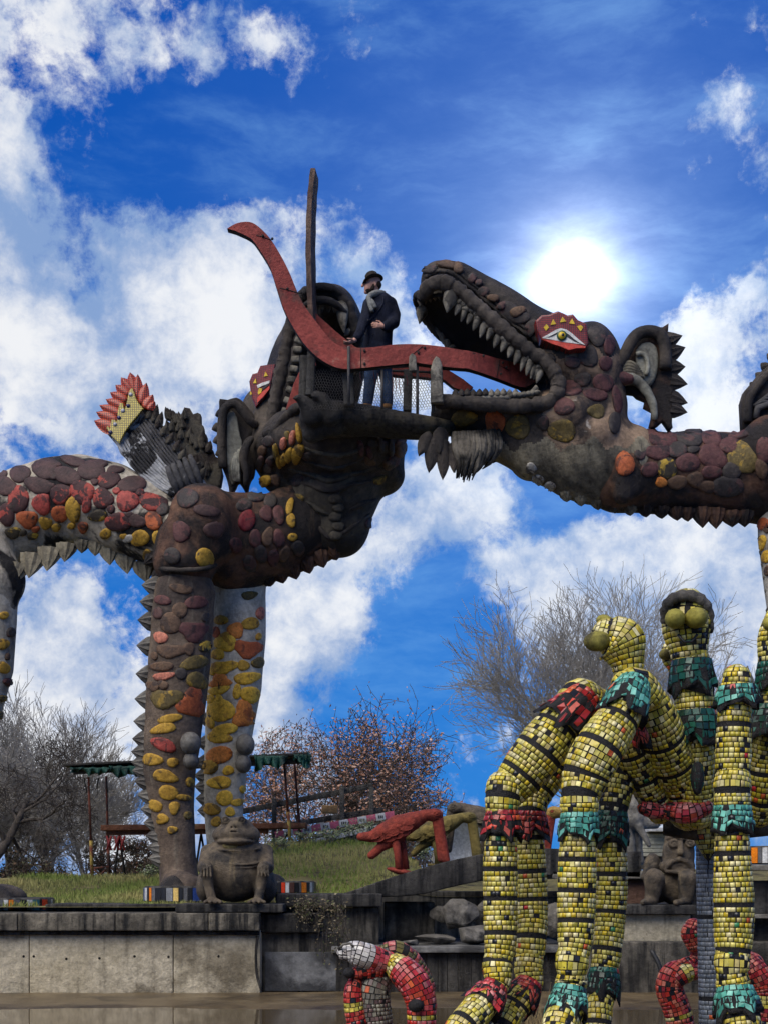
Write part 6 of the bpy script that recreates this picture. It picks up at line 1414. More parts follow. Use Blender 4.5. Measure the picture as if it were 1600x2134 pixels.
Y.sweep('ankle', [(1102, 2000, 11.18, 29), (1100, 2025, 11.16, 29), (1104, 2050, 11.14, 26)], YEL, rings=(.9,), skip=.08, wob=.04)
Y.sweep('frill', [(1104, 2046, 11.1, 25), (1092, 2068, 11.06, 34), (1076, 2092, 11.0, 38)], RED, .044, frill=.12, skip=.08, capa=False, capb=False)
Y.sweep('foot', [(1082, 2080, 11.0, 32), (1062, 2110, 10.95, 32), (1042, 2145, 10.85, 30), (1030, 2215, 10.8, 32)], YEL, rings=(.25, .5), skip=.07)
# middle pair
Y.sweep('upper_leg', [(1308, 1462, 10.5, 36), (1280, 1510, 10.45, 46), (1245, 1565, 10.4, 52), (1222, 1610, 10.4, 50), (1212, 1645, 10.4, 42)], YEL, rings=(.14, .32, .52, .72, .88), skip=.06)
Y.sweep('knee', [(1210, 1640, 10.38, 42), (1206, 1660, 10.36, 38), (1206, 1682, 10.36, 40), (1205, 1696, 10.36, 36)], YEL, rings=(.45, .95), skip=.05)
Y.sweep('frill', [(1205, 1692, 10.36, 36), (1206, 1715, 10.36, 40), (1204, 1745, 10.36, 40)], TEA, .042, frill=.10, skip=.04, capa=False, capb=False)
Y.sweep('lower_leg', [(1203, 1728, 10.38, 34), (1202, 1800, 10.38, 39), (1200, 1880, 10.38, 39), (1198, 1950, 10.36, 36), (1194, 1992, 10.34, 31)], YEL, rings=(.15, .31, .48, .68, .9), skip=.035)
Y.sweep('ankle', [(1192, 1990, 10.34, 32), (1190, 2012, 10.32, 34), (1190, 2030, 10.32, 29), (1189, 2048, 10.32, 34), (1188, 2060, 10.3, 28)], YEL, rings=(.9,), skip=.16, wob=.04)
Y.sweep('frill', [(1188, 2054, 10.3, 30), (1183, 2085, 10.28, 40), (1178, 2118, 10.24, 42)], TEA, .045, frill=.10, skip=.03, capa=False, capb=False)
Y.sweep('foot', [(1180, 2105, 10.25, 36), (1165, 2140, 10.15, 38), (1150, 2215, 10.0, 38)], YEL, rings=(.3,), skip=.1)
Y.sweep('upper_leg', [(1335, 1500, 11.4, 36), (1318, 1560, 11.4, 40), (1290, 1620, 11.35, 36), (1276, 1690, 11.3, 30)], YEL, rings=(.3, .6, .85), skip=.2)
Y.sweep('frill', [(1276, 1690, 11.28, 29), (1274, 1715, 11.28, 34), (1270, 1758, 11.28, 37)], GRN, .045, frill=.10, skip=.06, capa=False, capb=False)
Y.sweep('lower_leg', [(1272, 1738, 11.3, 28), (1274, 1810, 11.3, 32), (1272, 1900, 11.3, 31), (1264, 1980, 11.26, 30), (1258, 2020, 11.24, 28)], YEL, rings=(.16, .34, .56, .78, .95), skip=.06)
Y.sweep('frill', [(1257, 2018, 11.22, 28), (1256, 2045, 11.2, 34), (1252, 2078, 11.18, 36)], GRN, .045, frill=.10, skip=.04, capa=False, capb=False)
Y.sweep('foot', [(1254, 2065, 11.2, 28), (1246, 2110, 11.1, 28), (1240, 2215, 11.0, 30)], YEL, rings=(.25, .5), skip=.07)
# thighs to the central body
Y.sweep('thigh', [(1338, 1436, 10.95, 34), (1360, 1490, 11.0, 46), (1388, 1560, 11.2, 50), (1418, 1630, 11.45, 50), (1436, 1688, 11.6, 46)], YEL, rings=(.14, .36, .52, .68, .82), skip=.05)
Y.sweep('thigh', [(1300, 1520, 11.1, 30), (1325, 1580, 11.25, 40), (1352, 1640, 11.4, 36), (1376, 1692, 11.5, 28)], YEL, rings=(.3, .55), skip=.16)
Y.sweep('frill', [(1322, 1490, 10.8, 10), (1332, 1530, 10.85, 16), (1338, 1552, 10.9, 20)], RED, .044, frill=.05, skip=.06, capb=False)
Y.sweep('collar', [(1390, 1690, 11.35, 18), (1430, 1694, 11.3, 22), (1468, 1682, 11.3, 18)], PNK, .044, skip=.08)
Y.sweep('collar', [(1340, 1684, 11.3, 14), (1362, 1690, 11.3, 16), (1384, 1692, 11.35, 14)], PNK, .044, skip=.08)
# shoulder collar, neck and first head (turned left)
Y.sweep('collar', [(1346, 1450, 10.75, 36), (1322, 1428, 10.7, 38), (1300, 1428, 10.68, 30)], YEL, .044, skip=.04)
Y.sweep('frill', [(1320, 1428, 10.6, 34), (1308, 1455, 10.5, 44), (1296, 1488, 10.46, 50)], TEA, .042, frill=.08, skip=.10, capa=False, capb=False)
Y.sweep('head', [(1312, 1430, 10.85, 34), (1308, 1402, 10.85, 31), (1305, 1378, 10.85, 36), (1294, 1345, 10.85, 52), (1278, 1330, 10.85, 48), (1262, 1324, 10.85, 35)], YEL, .042, rings=(), skip=.05, seg=24)
def bulb(part, c, d, r, L, tipc=1.0):
    c = Vector(c); d = Vector(d).normalized(); pts, rs = [], []
    for t, e in ((-.5, .8), (-.1, .98), (.25, 1.0), (.55, .9), (.8, .66), (.94, .4), (1.0, .12)): pts.append(c + d * L * t); rs.append(r * e)
    add('eye_bulb', tube(pts, rs, 16), M_olive, part)
hp = Y.tiles[-1][0]
bulb(hp, P(1248, 1336, 10.75), (-.9, -.3, -.12), Rz(21, 10.8), Rz(34, 10.8)); bulb(hp, P(1262, 1296, 11.0), (-.8, .3, .35), Rz(14, 10.8), Rz(22, 10.8))
Y.sweep('crest', [(1330, 1330, 10.85, 5), (1334, 1355, 10.85, 8), (1334, 1378, 10.85, 6)], RED, .03, skip=.1)
# second head facing the viewer on its banded neck
Y.sweep('neck', [(1452, 1700, 11.4, 32), (1450, 1600, 11.3, 36), (1447, 1540, 11.25, 37), (1446, 1480, 11.2, 40), (1442, 1420, 11.2, 38), (1438, 1372, 11.2, 38)], YEL, .037, rings=(), skip=.05)
Y.sweep('frill', [(1440, 1375, 11.18, 40), (1441, 1405, 11.18, 44), (1444, 1440, 11.18, 46)], GRN, .055, frill=.10, skip=.05, capa=False, capb=False)
Y.sweep('frill', [(1446, 1480, 11.18, 41), (1448, 1512, 11.18, 46), (1452, 1552, 11.18, 44)], GRN, .055, frill=.10, skip=.05, capa=False, capb=False)
Y.sweep('bib', [(1452, 1598, 11.02, 12), (1452, 1625, 11.0, 14), (1452, 1650, 11.0, 8)], GRN, .06, skip=.0)
h2 = Y.sweep('head', [(1437, 1385, 11.2, 37), (1434, 1350, 11.2, 40), (1430, 1315, 11.2, 50), (1430, 1286, 11.2, 50), (1431, 1264, 11.24, 40)], YEL, .042, rings=(), skip=.22, seg=24)
bulb(h2, P(1406, 1290, 10.98), (-.25, -1, -.1), Rz(21, 11), Rz(40, 11)); bulb(h2, P(1448, 1288, 10.98), (.12, -1, -.08), Rz(22, 11), Rz(40, 11))
add('brow', tube([Vector(v) for v in spline([P(1382, 1300, 11.08), P(1384, 1268, 11.05), P(1402, 1248, 11.04), P(1432, 1242, 11.04), P(1462, 1252, 11.05), P(1478, 1278, 11.1), P(1480, 1320, 11.14)], 30)], [.02 + .028 * math.sin(math.pi * i / 29) + .006 * math.sin(i * 2.1) for i in range(30)], 8), M_rock, h2)
add('mouth', tube([P(1412, 1322, 10.98), P(1424, 1338, 10.97), P(1440, 1338, 10.97), P(1452, 1322, 10.98)], .012, 6), M_blk, h2)
h4 = Y.sweep('small_head', [(1404, 1392, 11.5, 14), (1398, 1370, 11.5, 20), (1394, 1352, 11.5, 16)], YEL, .036, skip=.1); bulb(h4, P(1388, 1364, 11.42), (-.9, -.4, -.05), Rz(12, 11), Rz(18, 11))
# right column leg
Y.sweep('upper_leg', [(1534, 1410, 10.5, 28), (1533, 1440, 10.5, 32), (1529, 1500, 10.48, 34), (1527, 1570, 10.48, 36), (1526, 1620, 10.48, 35)], YEL, .038, rings=(.32, .48, .78), skip=.08)
Y.sweep('frill', [(1535, 1428, 10.48, 36), (1536, 1448, 10.48, 42), (1538, 1472, 10.48, 46)], TEA, .042, frill=.12, skip=.05, capa=False, capb=False)
Y.sweep('knee', [(1526, 1622, 10.46, 36), (1525, 1640, 10.45, 38), (1525, 1652, 10.45, 34), (1525, 1666, 10.45, 38), (1525, 1682, 10.45, 34)], YEL, .037, rings=(.5, .95), skip=.05)
Y.sweep('frill', [(1525, 1678, 10.44, 37), (1525, 1700, 10.44, 40), (1526, 1732, 10.44, 43)], TEA, .042, frill=.08, skip=.03, capa=False, capb=False)
Y.sweep('lower_leg', [(1524, 1715, 10.45, 33), (1525, 1790, 10.45, 37), (1528, 1870, 10.45, 41), (1528, 1940, 10.44, 40), (1526, 1992, 10.42, 35)], YEL, .038, rings=(.14, .3, .58, .84), skip=.09)
Y.sweep('ankle', [(1524, 1992, 10.42, 34), (1523, 2012, 10.4, 36), (1523, 2030, 10.4, 31), (1526, 2046, 10.4, 35), (1528, 2062, 10.4, 31)], YEL, .037, rings=(.92,), skip=.16, wob=.04)
Y.sweep('frill', [(1530, 2055, 10.38, 34), (1533, 2085, 10.36, 44), (1538, 2118, 10.34, 47)], TEA, .046, frill=.10, skip=.03, capa=False, capb=False)
Y.sweep('foot', [(1538, 2105, 10.35, 38), (1545, 2150, 10.3, 42), (1552, 2215, 10.2, 44)], YEL, .038, rings=(.3,), skip=.1)
# third neck and outer leg at the right edge
h3 = Y.sweep('neck', [(1618, 1290, 11.2, 26), (1612, 1330, 11.2, 33), (1610, 1380, 11.2, 30), (1612, 1440, 11.2, 30), (1606, 1500, 11.25, 32), (1598, 1570, 11.35, 36), (1590, 1640, 11.45, 38), (1580, 1690, 11.6, 36)], YEL, .037, rings=(.7, .82), skip=.08)
bulb(h3, P(1604, 1300, 11.0), (-.2, -1, -.1), Rz(16, 11), Rz(30, 11)); bulb(h3, P(1634, 1300, 11.0), (.2, -1, -.1), Rz(16, 11), Rz(30, 11))
Y.sweep('frill', [(1611, 1380, 11.18, 32), (1611, 1405, 11.18, 35), (1612, 1436, 11.18, 36)], GRN, .05, frill=.08, skip=.05, capa=False, capb=False)
Y.sweep('frill', [(1604, 1470, 11.16, 33), (1600, 1500, 11.16, 38), (1596, 1535, 11.16, 40)], GRN, .05, frill=.08, skip=.05, capa=False, capb=False)
# central body and post
Y.sweep('thigh', [(1500, 1530, 11.7, 34), (1495, 1600, 11.8, 40), (1485, 1680, 11.9, 40)], YEL, .038, rings=(.4, .7), skip=.15)
Y.sweep('body', [(1420, 1700, 11.9, 20), (1470, 1690, 11.9, 34), (1520, 1695, 11.9, 30), (1600, 1700, 11.9, 20)], YEL, .041, skip=.2)
add('slab', tube([P(1380, 1714, 11.75), P(1450, 1712, 11.7), P(1520, 1710, 11.7), P(1640, 1706, 11.75)], [.05, .075, .075, .06], 10, flat=2.2), M_stone, YF)
Y.sweep('spike', [(1470, 1705, 11.72, 34), (1472, 1740, 11.72, 30), (1474, 1770, 11.72, 17), (1475, 1792, 11.72, 4)], [c * .75 for c in YEL], .044, skip=.03, capa=False)
def postcol(rel, th, r): return None
Y.sweep('post', [(1472, 1745, 12.0, 23), (1476, 1850, 12.0, 25), (1480, 2000, 12.0, 26), (1484, 2210, 12.0, 27)], GRY, .038, rings=(.353, .73), skip=.0, acc=.006, gap=.06, thick=.003, capa=False, capb=False)
add('grey_petal', leaf(P(1556, 1560, 12.2), P(1556, 1388, 12.2), Rz(64, 12.2), .12, (0, -1, 0), 1), M_stone_l, YF); add('grey_petal', leaf(P(1585, 1560, 12.3), P(1582, 1440, 12.3), Rz(48, 12.2), .1, (0, -1, 0), 1), M_stone_l, YF); add('grey_petal', leaf(P(1512, 1560, 12.3), P(1496, 1420, 12.3), Rz(44, 12.2), .1, (0, -1, 0), 1), M_stone_l, YF)

# red figure in the pond, centre
RF = thing('mosaic_figure', 'red mosaic figure with a white tiled head bending out of the pond, centre bottom', 'sculpture', P(800, 2200, 13.0))
Rm = Mosaic(RF, 150, 5)
def stripe(rows, a=PNK, b=YEL):
    def f(rel, th, r):
        for g, w in rows:
            if abs(rel - g) < w: return b[int(r.random() * len(b))] * r.uniform(.8, 1.1)
        return None
    return f
Rm.sweep('head', [(716, 1986, 12.9, 15), (735, 1985, 12.9, 24), (760, 1992, 12.9, 27), (790, 2002, 12.95, 26), (815, 2008, 13.0, 22)], PNK, .044, skip=.04, colfn=lambda rel, th, r: WHT[int(r.random() * 4)] * r.uniform(.85, 1.05) if rel < .52 else None)
Rm.sweep('jaw', [(742, 2028, 12.9, 13), (768, 2020, 12.95, 22), (795, 2015, 13.0, 24)], RED, .04, skip=.3)
add('mouth', ellip(P(728, 2028, 12.85), (.055, .06, .05)), M_grout, RF); add('brow', tube([P(706, 1978, 12.85), P(716, 1968, 12.8), P(730, 1966, 12.78), P(738, 1974, 12.78)], .012, 6), M_stone_l, RF)
Rm.sweep('chest', [(790, 2030, 13.1, 34), (775, 2060, 13.05, 38), (772, 2100, 13.05, 42), (775, 2150, 13.05, 44), (775, 2220, 13.05, 46)], CHS, .041, skip=.04)
Rm.sweep('arm', [(742, 2040, 12.95, 12), (736, 2065, 12.9, 18), (738, 2100, 12.9, 20), (748, 2150, 12.9, 21), (755, 2220, 12.9, 22)], RED, .042, skip=.05, colfn=stripe([(.33, .03), (.58, .05)]))
Rm.sweep('back', [(800, 1985, 13.1, 18), (825, 1982, 13.1, 22), (850, 2000, 13.15, 24), (872, 2030, 13.2, 22), (888, 2060, 13.2, 20)], [L3((120, 110, 60)), L3((150, 70, 60)), L3((96, 90, 48)), L3((176, 90, 84))], .042, skip=.1)
Rm.sweep('arm', [(822, 2010, 12.95, 24), (840, 2025, 12.9, 32), (862, 2050, 12.85, 33), (876, 2085, 12.85, 32), (878, 2120, 12.85, 30), (878, 2220, 12.85, 30)], PNK + RED[:2], .044, skip=.04, colfn=stripe([(.12, .04), (.55, .02)]))
add('elbow_boss', ellip(P(866, 2096, 12.66), (.07, .06, .06)), M_grout, RF)
# red figure behind the post
RR = thing('mosaic_figure', 'red and yellow banded mosaic figure crouching behind the grey tiled post', 'sculpture', P(1450, 2200, 13.0))
Rn = Mosaic(RR, 90, 6); ORD = RED + [L3((206, 100, 70)), L3((214, 124, 96)), L3((170, 60, 44))]
Rn.sweep('head', [(1446, 1970, 12.8, 17), (1440, 1945, 12.8, 22), (1444, 1930, 12.8, 18)], ORD, .036, skip=.03)
Rn.sweep('neck', [(1450, 1975, 12.85, 12), (1448, 1998, 12.85, 12), (1432, 2012, 12.85, 18), (1412, 2028, 12.85, 22)], ORD, .036, skip=.15)
Rn.sweep('arm', [(1425, 2010, 12.85, 12), (1402, 2030, 12.8, 26), (1394, 2060, 12.8, 28), (1406, 2095, 12.8, 28), (1418, 2140, 12.8, 28), (1425, 2220, 12.8, 30)], ORD, .038, skip=.10, colfn=stripe([(.50, .03), (.62, .035), (.75, .02)]))
Rn.sweep('arm', [(1400, 2048, 12.75, 16), (1425, 2030, 12.75, 20), (1448, 2026, 12.78, 16), (1475, 2032, 12.85, 14)], ORD, .036, skip=.06, colfn=stripe([(.45, .06)]))
Rn.sweep('body', [(1478, 2020, 13.0, 26), (1520, 2010, 13.05, 36), (1565, 2015, 13.05, 30)], ORD, .038, skip=.1)
Rn.sweep('arm', [(1560, 1998, 12.9, 14), (1580, 2030, 12.85, 24), (1594, 2065, 12.85, 24), (1590, 2110, 12.85, 24), (1582, 2160, 12.85, 24), (1580, 2220, 12.85, 24)], ORD, .038, skip=.05, colfn=stripe([(.42, .05), (.6, .04)]))
occ = []
for o in [c for t in (YF, RF, RR) for c in t.children if c.type == 'MESH']:
    ov = ORG[o.name]; occ.append(([tuple(v.co + ov) for v in o.data.vertices], [tuple(p.vertices) for p in o.data.polygons]))
OB = bvh_of(*occ)
for m_ in (Y, Rm, Rn): m_.finish(OB)
# ------------------------------------------------------------------ stone toad on its plinth
TD = 18.5
plt = add('plinth', pbox(366, 590, 1884, 1902, 18.0, 1.1, .015), M_black, loc=P(478, 1902, 18.3)); tag(plt, 'flat dark stone plinth under the toad', 'plinth')
def toad():
    t = thing('toad_statue', 'seated brown stone toad with folded hands on the wall coping', 'statue', P(488, 1882, TD)); q = lambda x, y, d=0: P(x, y, TD + d); z = lambda r: r * TD / F
    S = Sculpt(tuple(q(395, 1895, -.75)), tuple(q(590, 1685, .75)), .0135)
    S.ell(q(490, 1822), (z(66), .40, z(58)), .06); S.ell(q(490, 1790, .03), (z(70), .38, z(44)), .06); S.ell(q(493, 1772, .02), (z(60), .34, z(26)), .04)
    S.ell(q(493, 1740, -.06), (z(50), .32, z(27)), .03); S.ell(q(494, 1722, -.08), (z(34), .26, z(20)), .03); S.ell(q(492, 1754, -.14), (z(40), .28, z(12)), .02)
    for sx in (-1, 1):
        S.ell(q(488 + sx * 17, 1711, -.22), (z(10.5), .07, z(9.5)), .015); S.ell(q(494 + sx * 58, 1846, .06), (z(26), .40, z(38)), .03)
        S.chain([(q(494 + sx * 60, 1775, 0), z(16)), (q(492 + sx * 66, 1808, -.25), z(14)), (q(490 + sx * 60, 1806, -.42), z(12))], .03)
        S.chain([(q(490 + sx * 60, 1812, -.42), z(14)), (q(490 + sx * 54, 1850, -.42), z(10)), (q(490 + sx * 48, 1874, -.46), z(9))], .03)
        for k in range(4):
            S.chain([(q(490 + sx * 60 + (k - 1.5) * 6, 1804, -.50), z(3.2)), (q(490 + sx * 60 + (k - 1.5) * 7, 1826, -.53), z(3))], .008)
            S.chain([(q(490 + sx * 46, 1874, -.46), z(6)), (q(490 + sx * 46 + (k - 1.5) * 11, 1880, -.62), z(4.2))], .012)
    for w, y, r in ((54, 1764, 2.4), (60, 1799, 2.8), (58, 1806, 2.2)):
        pts = [(q(492 + math.sin(a) * w, y + 9 * math.cos(a) - (6 if y > 1790 else 0), -math.cos(a) * .36 - .02), z(r)) for a in np.linspace(-1.35, 1.35, 12)]; S.chain(pts, .012)
    mp = [(q(488 + x, 1741 - 8 * math.cos(x / 34 * 1.5) + abs(x) * .22, -.37 + abs(x) * .004), z(1.9)) for x in range(-36, 37, 8)]; S.chain(mp, .008, sub=True)
    S.ell(q(483, 1724, -.33), (z(2.2), .03, z(1.8)), .006, sub=True); S.ell(q(492, 1724, -.33), (z(2.2), .03, z(1.8)), .006, sub=True)
    S.rough(.005, 11, 4); vf = S.mesh(); add('body', vf, M_stone, t)
    bv = bvh_of(vf)
    for sx in (-1, 1):
        h = hit(bv, 488 + sx * 17, 1709); add('eye', ellip(h[0] + Vector((0, .02, 0)), (.042, .04, .042), 14, 10), M_stone, t)
        c = h[0] + Vector((0, -.012, 0)); add('eye_ring', tube([c + Vector((math.cos(a) * .04, -.004, math.sin(a) * .04)) for a in np.linspace(0, 6.2832, 17)], .008, 5), M_stone, t)
    h = hit(bv, 480, 1762)
    if h[0] is not None: add('throat_patch', ellip(h[0], (.10, .012, .045), 14, 8), wm('lichen_olive', (112, 100, 62), (132, 120, 78), 5, .8, .3), t)
toad()
# ------------------------------------------------------------------ seated stone figure on the right terrace
def gargoyle():
    D = 18.75; t = thing('stone_figure', 'seated grey stone figure with big sad mouth on the right terrace', 'statue', P(1395, 1886, D)); q = lambda x, y, d=0: P(x, y, D + d); z = lambda r: r * D / F
    S = Sculpt(tuple(q(1310, 1895, -.7)), tuple(q(1475, 1715, .6)), .0125)
    S.ell(q(1412, 1780), (z(33), .24, z(42)), .03); S.ell(q(1410, 1806, -.05), (z(36), .22, z(20)), .03); S.ell(q(1412, 1748), (z(28), .2, z(18)), .03)
    S.ell(q(1412, 1850, .1), (z(44), .28, z(38)), .04); S.ell(q(1358, 1800, .05), (z(17), .14, z(24)), .03); S.ell(q(1412, 1732, .05), (z(14), .12, z(9)), .02)
    for x in (1403, 1437): S.ell(q(x, 1757, -.2), (z(12), .06, z(11)), .01); S.ell(q(x, 1758, -.26), (z(7), .035, z(6)), .006, sub=True); S.ell(q(x, 1758, -.22), (z(5), .03, z(4)), .006)
    S.chain([(q(1418, 1752, -.22), z(4)), (q(1417, 1776, -.28), z(7))], .015); S.chain([(q(1390, 1748, -.19), z(4)), (q(1405, 1741, -.23), z(4)), (q(1420, 1748, -.23), z(4)), (q(1440, 1743, -.2), z(4))], .012)
    S.chain([(q(1386, 1812, -.2), z(4.5)), (q(1398, 1796, -.26), z(5)), (q(1414, 1790, -.28), z(5)), (q(1430, 1797, -.26), z(5)), (q(1443, 1812, -.2), z(4.5))], .012)
    S.chain([(q(1388, 1816, -.22), z(4.5)), (q(1414, 1818, -.28), z(5)), (q(1442, 1815, -.22), z(4.5))], .012); S.ell(q(1414, 1807, -.30), (z(18), .06, z(6)), .01, sub=True)
    for x in (1362, 1432):
        S.chain([(q(x + 8, 1862, .05), z(20)), (q(x, 1832, -.32), z(20))], .03); S.chain([(q(x, 1832, -.34), z(19)), (q(x - 4, 1872, -.30), z(15))], .03); S.chain([(q(x - 4, 1877, -.32), z(9)), (q(x - 24, 1881, -.5), z(6))], .03)
    S.chain([(q(1358, 1800, .05), z(15)), (q(1346, 1826, 0), z(12))], .03); S.rough(.006, 11, 6); add('body', S.mesh(), M_stone, t)
gargoyle()
def stonefig():
    D = 20.0; t = thing('stone_figure', 'pale draped stone figure with long beak, left of the sad-mouthed one', 'statue', P(1320, 1800, D)); q = lambda x, y, d=0: P(x, y, D + d); z = lambda r: r * D / F
    S = Sculpt(tuple(q(1270, 1815, -.5)), tuple(q(1385, 1625, .5)), .018)
    S.chain([(q(1316, 1640), z(6)), (q(1322, 1670), z(16)), (q(1318, 1704), z(26))], .04); S.chain([(q(1300, 1712), z(15)), (q(1340, 1714), z(15)), (q(1364, 1716), z(11))], .04); S.chain([(q(1330, 1722, -.1), z(9)), (q(1344, 1746, -.12), z(6)), (q(1351, 1762, -.12), z(4))], .02)
    S.chain([(q(1302, 1725), z(14)), (q(1312, 1765), z(10)), (q(1318, 1795), z(9))], .03); S.chain([(q(1326, 1735, .1), z(11)), (q(1332, 1795, .1), z(9))], .03); S.rough(.01, 9, 8); add('body', S.mesh(), M_stone_l, t)
    D2 = 20.6
stonefig()
# ------------------------------------------------------------------ bird figures on the beam
def bird(ox, oy, s, D, m, mb, label, flip=1, gx=0):
    """ox, oy shift of the head in photo px from the red bird's; s scale; flip mirrors it"""
    def q(x, y, d=0): return P(907 + ox + flip * (x - 907) * s, 1692 + oy + (y - 1692) * s, D + d)
    z = lambda r: r * s * D / F
    t = thing('bird_figure', label, 'bird sculpture', q(840, 1818), 'long-beaked bird figures on the beam')
    pts = [q(740, 1800), q(940, 1680)]
    lo = np.array([min(p[i] for p in pts) for i in range(3)]) - .35; hi = np.array([max(p[i] for p in pts) for i in range(3)]) + .35
    S = Sculpt(lo, hi, .016)
    S.chain([(q(752, 1744), z(9)), (q(775, 1744), z(12)), (q(800, 1736), z(21)), (q(830, 1724), z(26)), (q(858, 1712), z(20)), (q(884, 1699), z(12)), (q(905, 1697), z(12))], .03, 1.25)
    S.chain([(q(815, 1752), z(14)), (q(792, 1766), z(10)), (q(774, 1783), z(8))], .02); S.chain([(q(800, 1742), z(16)), (q(826, 1738), z(20))], .02, 1.2)
    S.ell(q(906, 1699), (z(16), z(15), z(14)), .02); S.rough(.004, 14, 5)
    vf = S.mesh(); bd = add('body', vf, m, t)
    bk = Sculpt(np.array(tuple(q(927 if flip > 0 else 887, 1800))) - .3 - .25, np.array(tuple(q(912, 1690))) + .35, .014)
    bk.chain([(q(913, 1706), z(10)), (q(919, 1740), z(9)), (q(928, 1792), z(9))], .02); bk.chain([(q(907, 1712), z(7)), (q(912, 1745), z(7)), (q(918, 1790), z(7))], .010); add('beak', bk.mesh(), mb, t)
    bv = bvh_of(vf)
    p = q(909, 1696, -.02); h = bv.ray_cast(Vector((p.x, p.y - 2, p.z)), Vector((0, 1, 0)))
    if h[0] is not None:
        add('eye', ellip(h[0], (z(4), .012, z(3)), 12, 8), mb, t); add('eye_ring', tube([h[0] + Vector((math.cos(a) * z(6.5), -.004, math.sin(a) * z(4.5))) for a in np.linspace(0, 6.2832, 15)], .006, 5), m, t)
    for row in range(3):
        for k in range(6):
            x, y = 866 - k * 15 - row * 6, 1704 + k * 6 + row * 12
            p = q(x, y, -.5); h = bv.ray_cast(p, Vector((0, 1, 0)))
            p2 = q(x - 26, y + 12, -.5); h2 = bv.ray_cast(p2, Vector((0, 1, 0)))
            if h[0] is not None and h2[0] is not None: add('feather', leaf(h[0] + Vector((0, .004, 0)), h2[0] + Vector((0, -.012, 0)), z(16), .022, (0, -1, .1), 0), m, t)
    for a, b, d in (((824, 1752), (831, 1812), -.08), ((836, 1750), (845, 1812), .1)): add('leg', tube([q(*a, d), q((a[0] + b[0]) / 2 + 1, (a[1] + b[1]) / 2, d), q(*b, d)], [z(9), z(7.5), z(8)], 9), m, t)
    fx = q(840, 1818); add('foot', ellip(fx + Vector((0, 0, 0)), (z(36), .16, z(7)), 18, 8, Matrix.Rotation(math.radians(14 * flip), 3, 'Y')), m, t)
M_red = wm('painted_redbrown', (128, 50, 38), (150, 64, 48), 3, .8, .35, 22, patch=(104, 42, 34), pscale=3, pthr=.56, psoft=.1, streak=(70, 34, 30), sthr=.64, sstr=.8)
M_olv = wm('painted_olive', (112, 98, 50), (136, 120, 66), 3, .8, .35, 22, patch=(84, 76, 42), pscale=3, pthr=.55, psoft=.1)
M_och = wm('painted_ochre', (152, 122, 62), (176, 142, 76), 3, .8, .35, 22, patch=(122, 96, 52), pscale=3, pthr=.58, psoft=.1)
bird(0, 0, 1.0, 19.5, M_red, M_red, 'red-brown bird figure with open fish tail, first on the beam')
bird(72, 6, .88, 20.1, M_olv, M_olv, 'olive bird figure just behind the red-brown one')
bird(38, -14, .95, 20.5, M_stone, M_stone, 'weathered grey bird figure with its body running to the right', -1)
bird(243, -4, .92, 20.0, M_och, M_red, 'ochre bird figure with a red beak between the yellow mosaic legs', -1)

# ------------------------------------------------------------------ makeshift canopy and bench behind the left dragon
M_tarp = wm('tarp_green', (18, 62, 52), (30, 84, 70), 3, .5, .35, 12, patch=(14, 42, 38), pscale=2, pthr=.55, psoft=.1)
M_roof = wm('roof_sheet_dark', (44, 42, 40), (66, 62, 58), 3, .8, .3, 16)
M_rust = wm('pole_rust', (96, 52, 40), (124, 70, 52), 6, .75, .3, 26, patch=(60, 44, 38), pscale=4, pthr=.52, psoft=.08)
M_yp = wm('pole_yellow_worn', (150, 128, 60), (170, 146, 76), 6, .75, .3, 26, patch=(110, 60, 44), pscale=5, pthr=.52, psoft=.06)
M_plank = wm('plank_redbrown', (104, 66, 48), (128, 84, 60), 3, .8, .4, 22, patch=(150, 120, 84), pscale=2, pthr=.62, psoft=.08)
CN = thing('canopy', 'makeshift canopy with torn green tarpaulin on thin rusty poles behind the left dragon', 'canopy', P(400, 1835, 26.2))
add('roof_sheet', beam(P(152, 1601, 26.0), P(646, 1578, 26.0), 1.5, .045, .01), M_roof, CN)
for y in (25.4, 26.6): add('roof_beam', beam(P(154, 1608, y), P(642, 1585, y), .08, .10, .01), M_roof, CN)
def cloth(x0, x1, yt, drop, D, seed):
    # tarpaulin flung over the roof edge: hangs in folds with a torn hem
    r = random.Random(seed); n, m = 26, 8; V, Fc = [], []; hem = [drop * max(.18, .55 + .75 * mnoise.noise(Vector((i * .16, seed * 3.7, .5))) + .12 * mnoise.noise(Vector((i * .7, seed, 0)))) for i in range(n + 1)]
    for i in range(n + 1):
        u = i / n; x = x0 + (x1 - x0) * u
        for j in range(m + 1):
            if j < 3: V.append(P(x, yt - 2.5, D) + Vector((0, .9 - .42 * j, .03 * math.sin(i * .8 + j))))
            else:
                t = (j - 3) / (m - 3); V.append(P(x + 3 * math.sin(i + 3 * t), yt + hem[i] * t, D - .04 - .10 * t * math.sin(i * 1.1 + seed) * t - .03))
    for i in range(n):
        for j in range(m): a = i * (m + 1) + j; Fc.append((a, a + m + 1, a + m + 2, a + 1))
    b = len(V); V += [v + Vector((0, .012, -.004)) for v in V]; Fc += [tuple(b + q for q in f[::-1]) for f in Fc]
    return V, Fc
for i, ol in enumerate([(146, 226, 1600, 22), (228, 302, 1597, 34), (530, 598, 1575, 36), (612, 646, 1572, 32)]): add('tarpaulin', cloth(*ol, 25.3, i), M_tarp, CN, smooth=True)
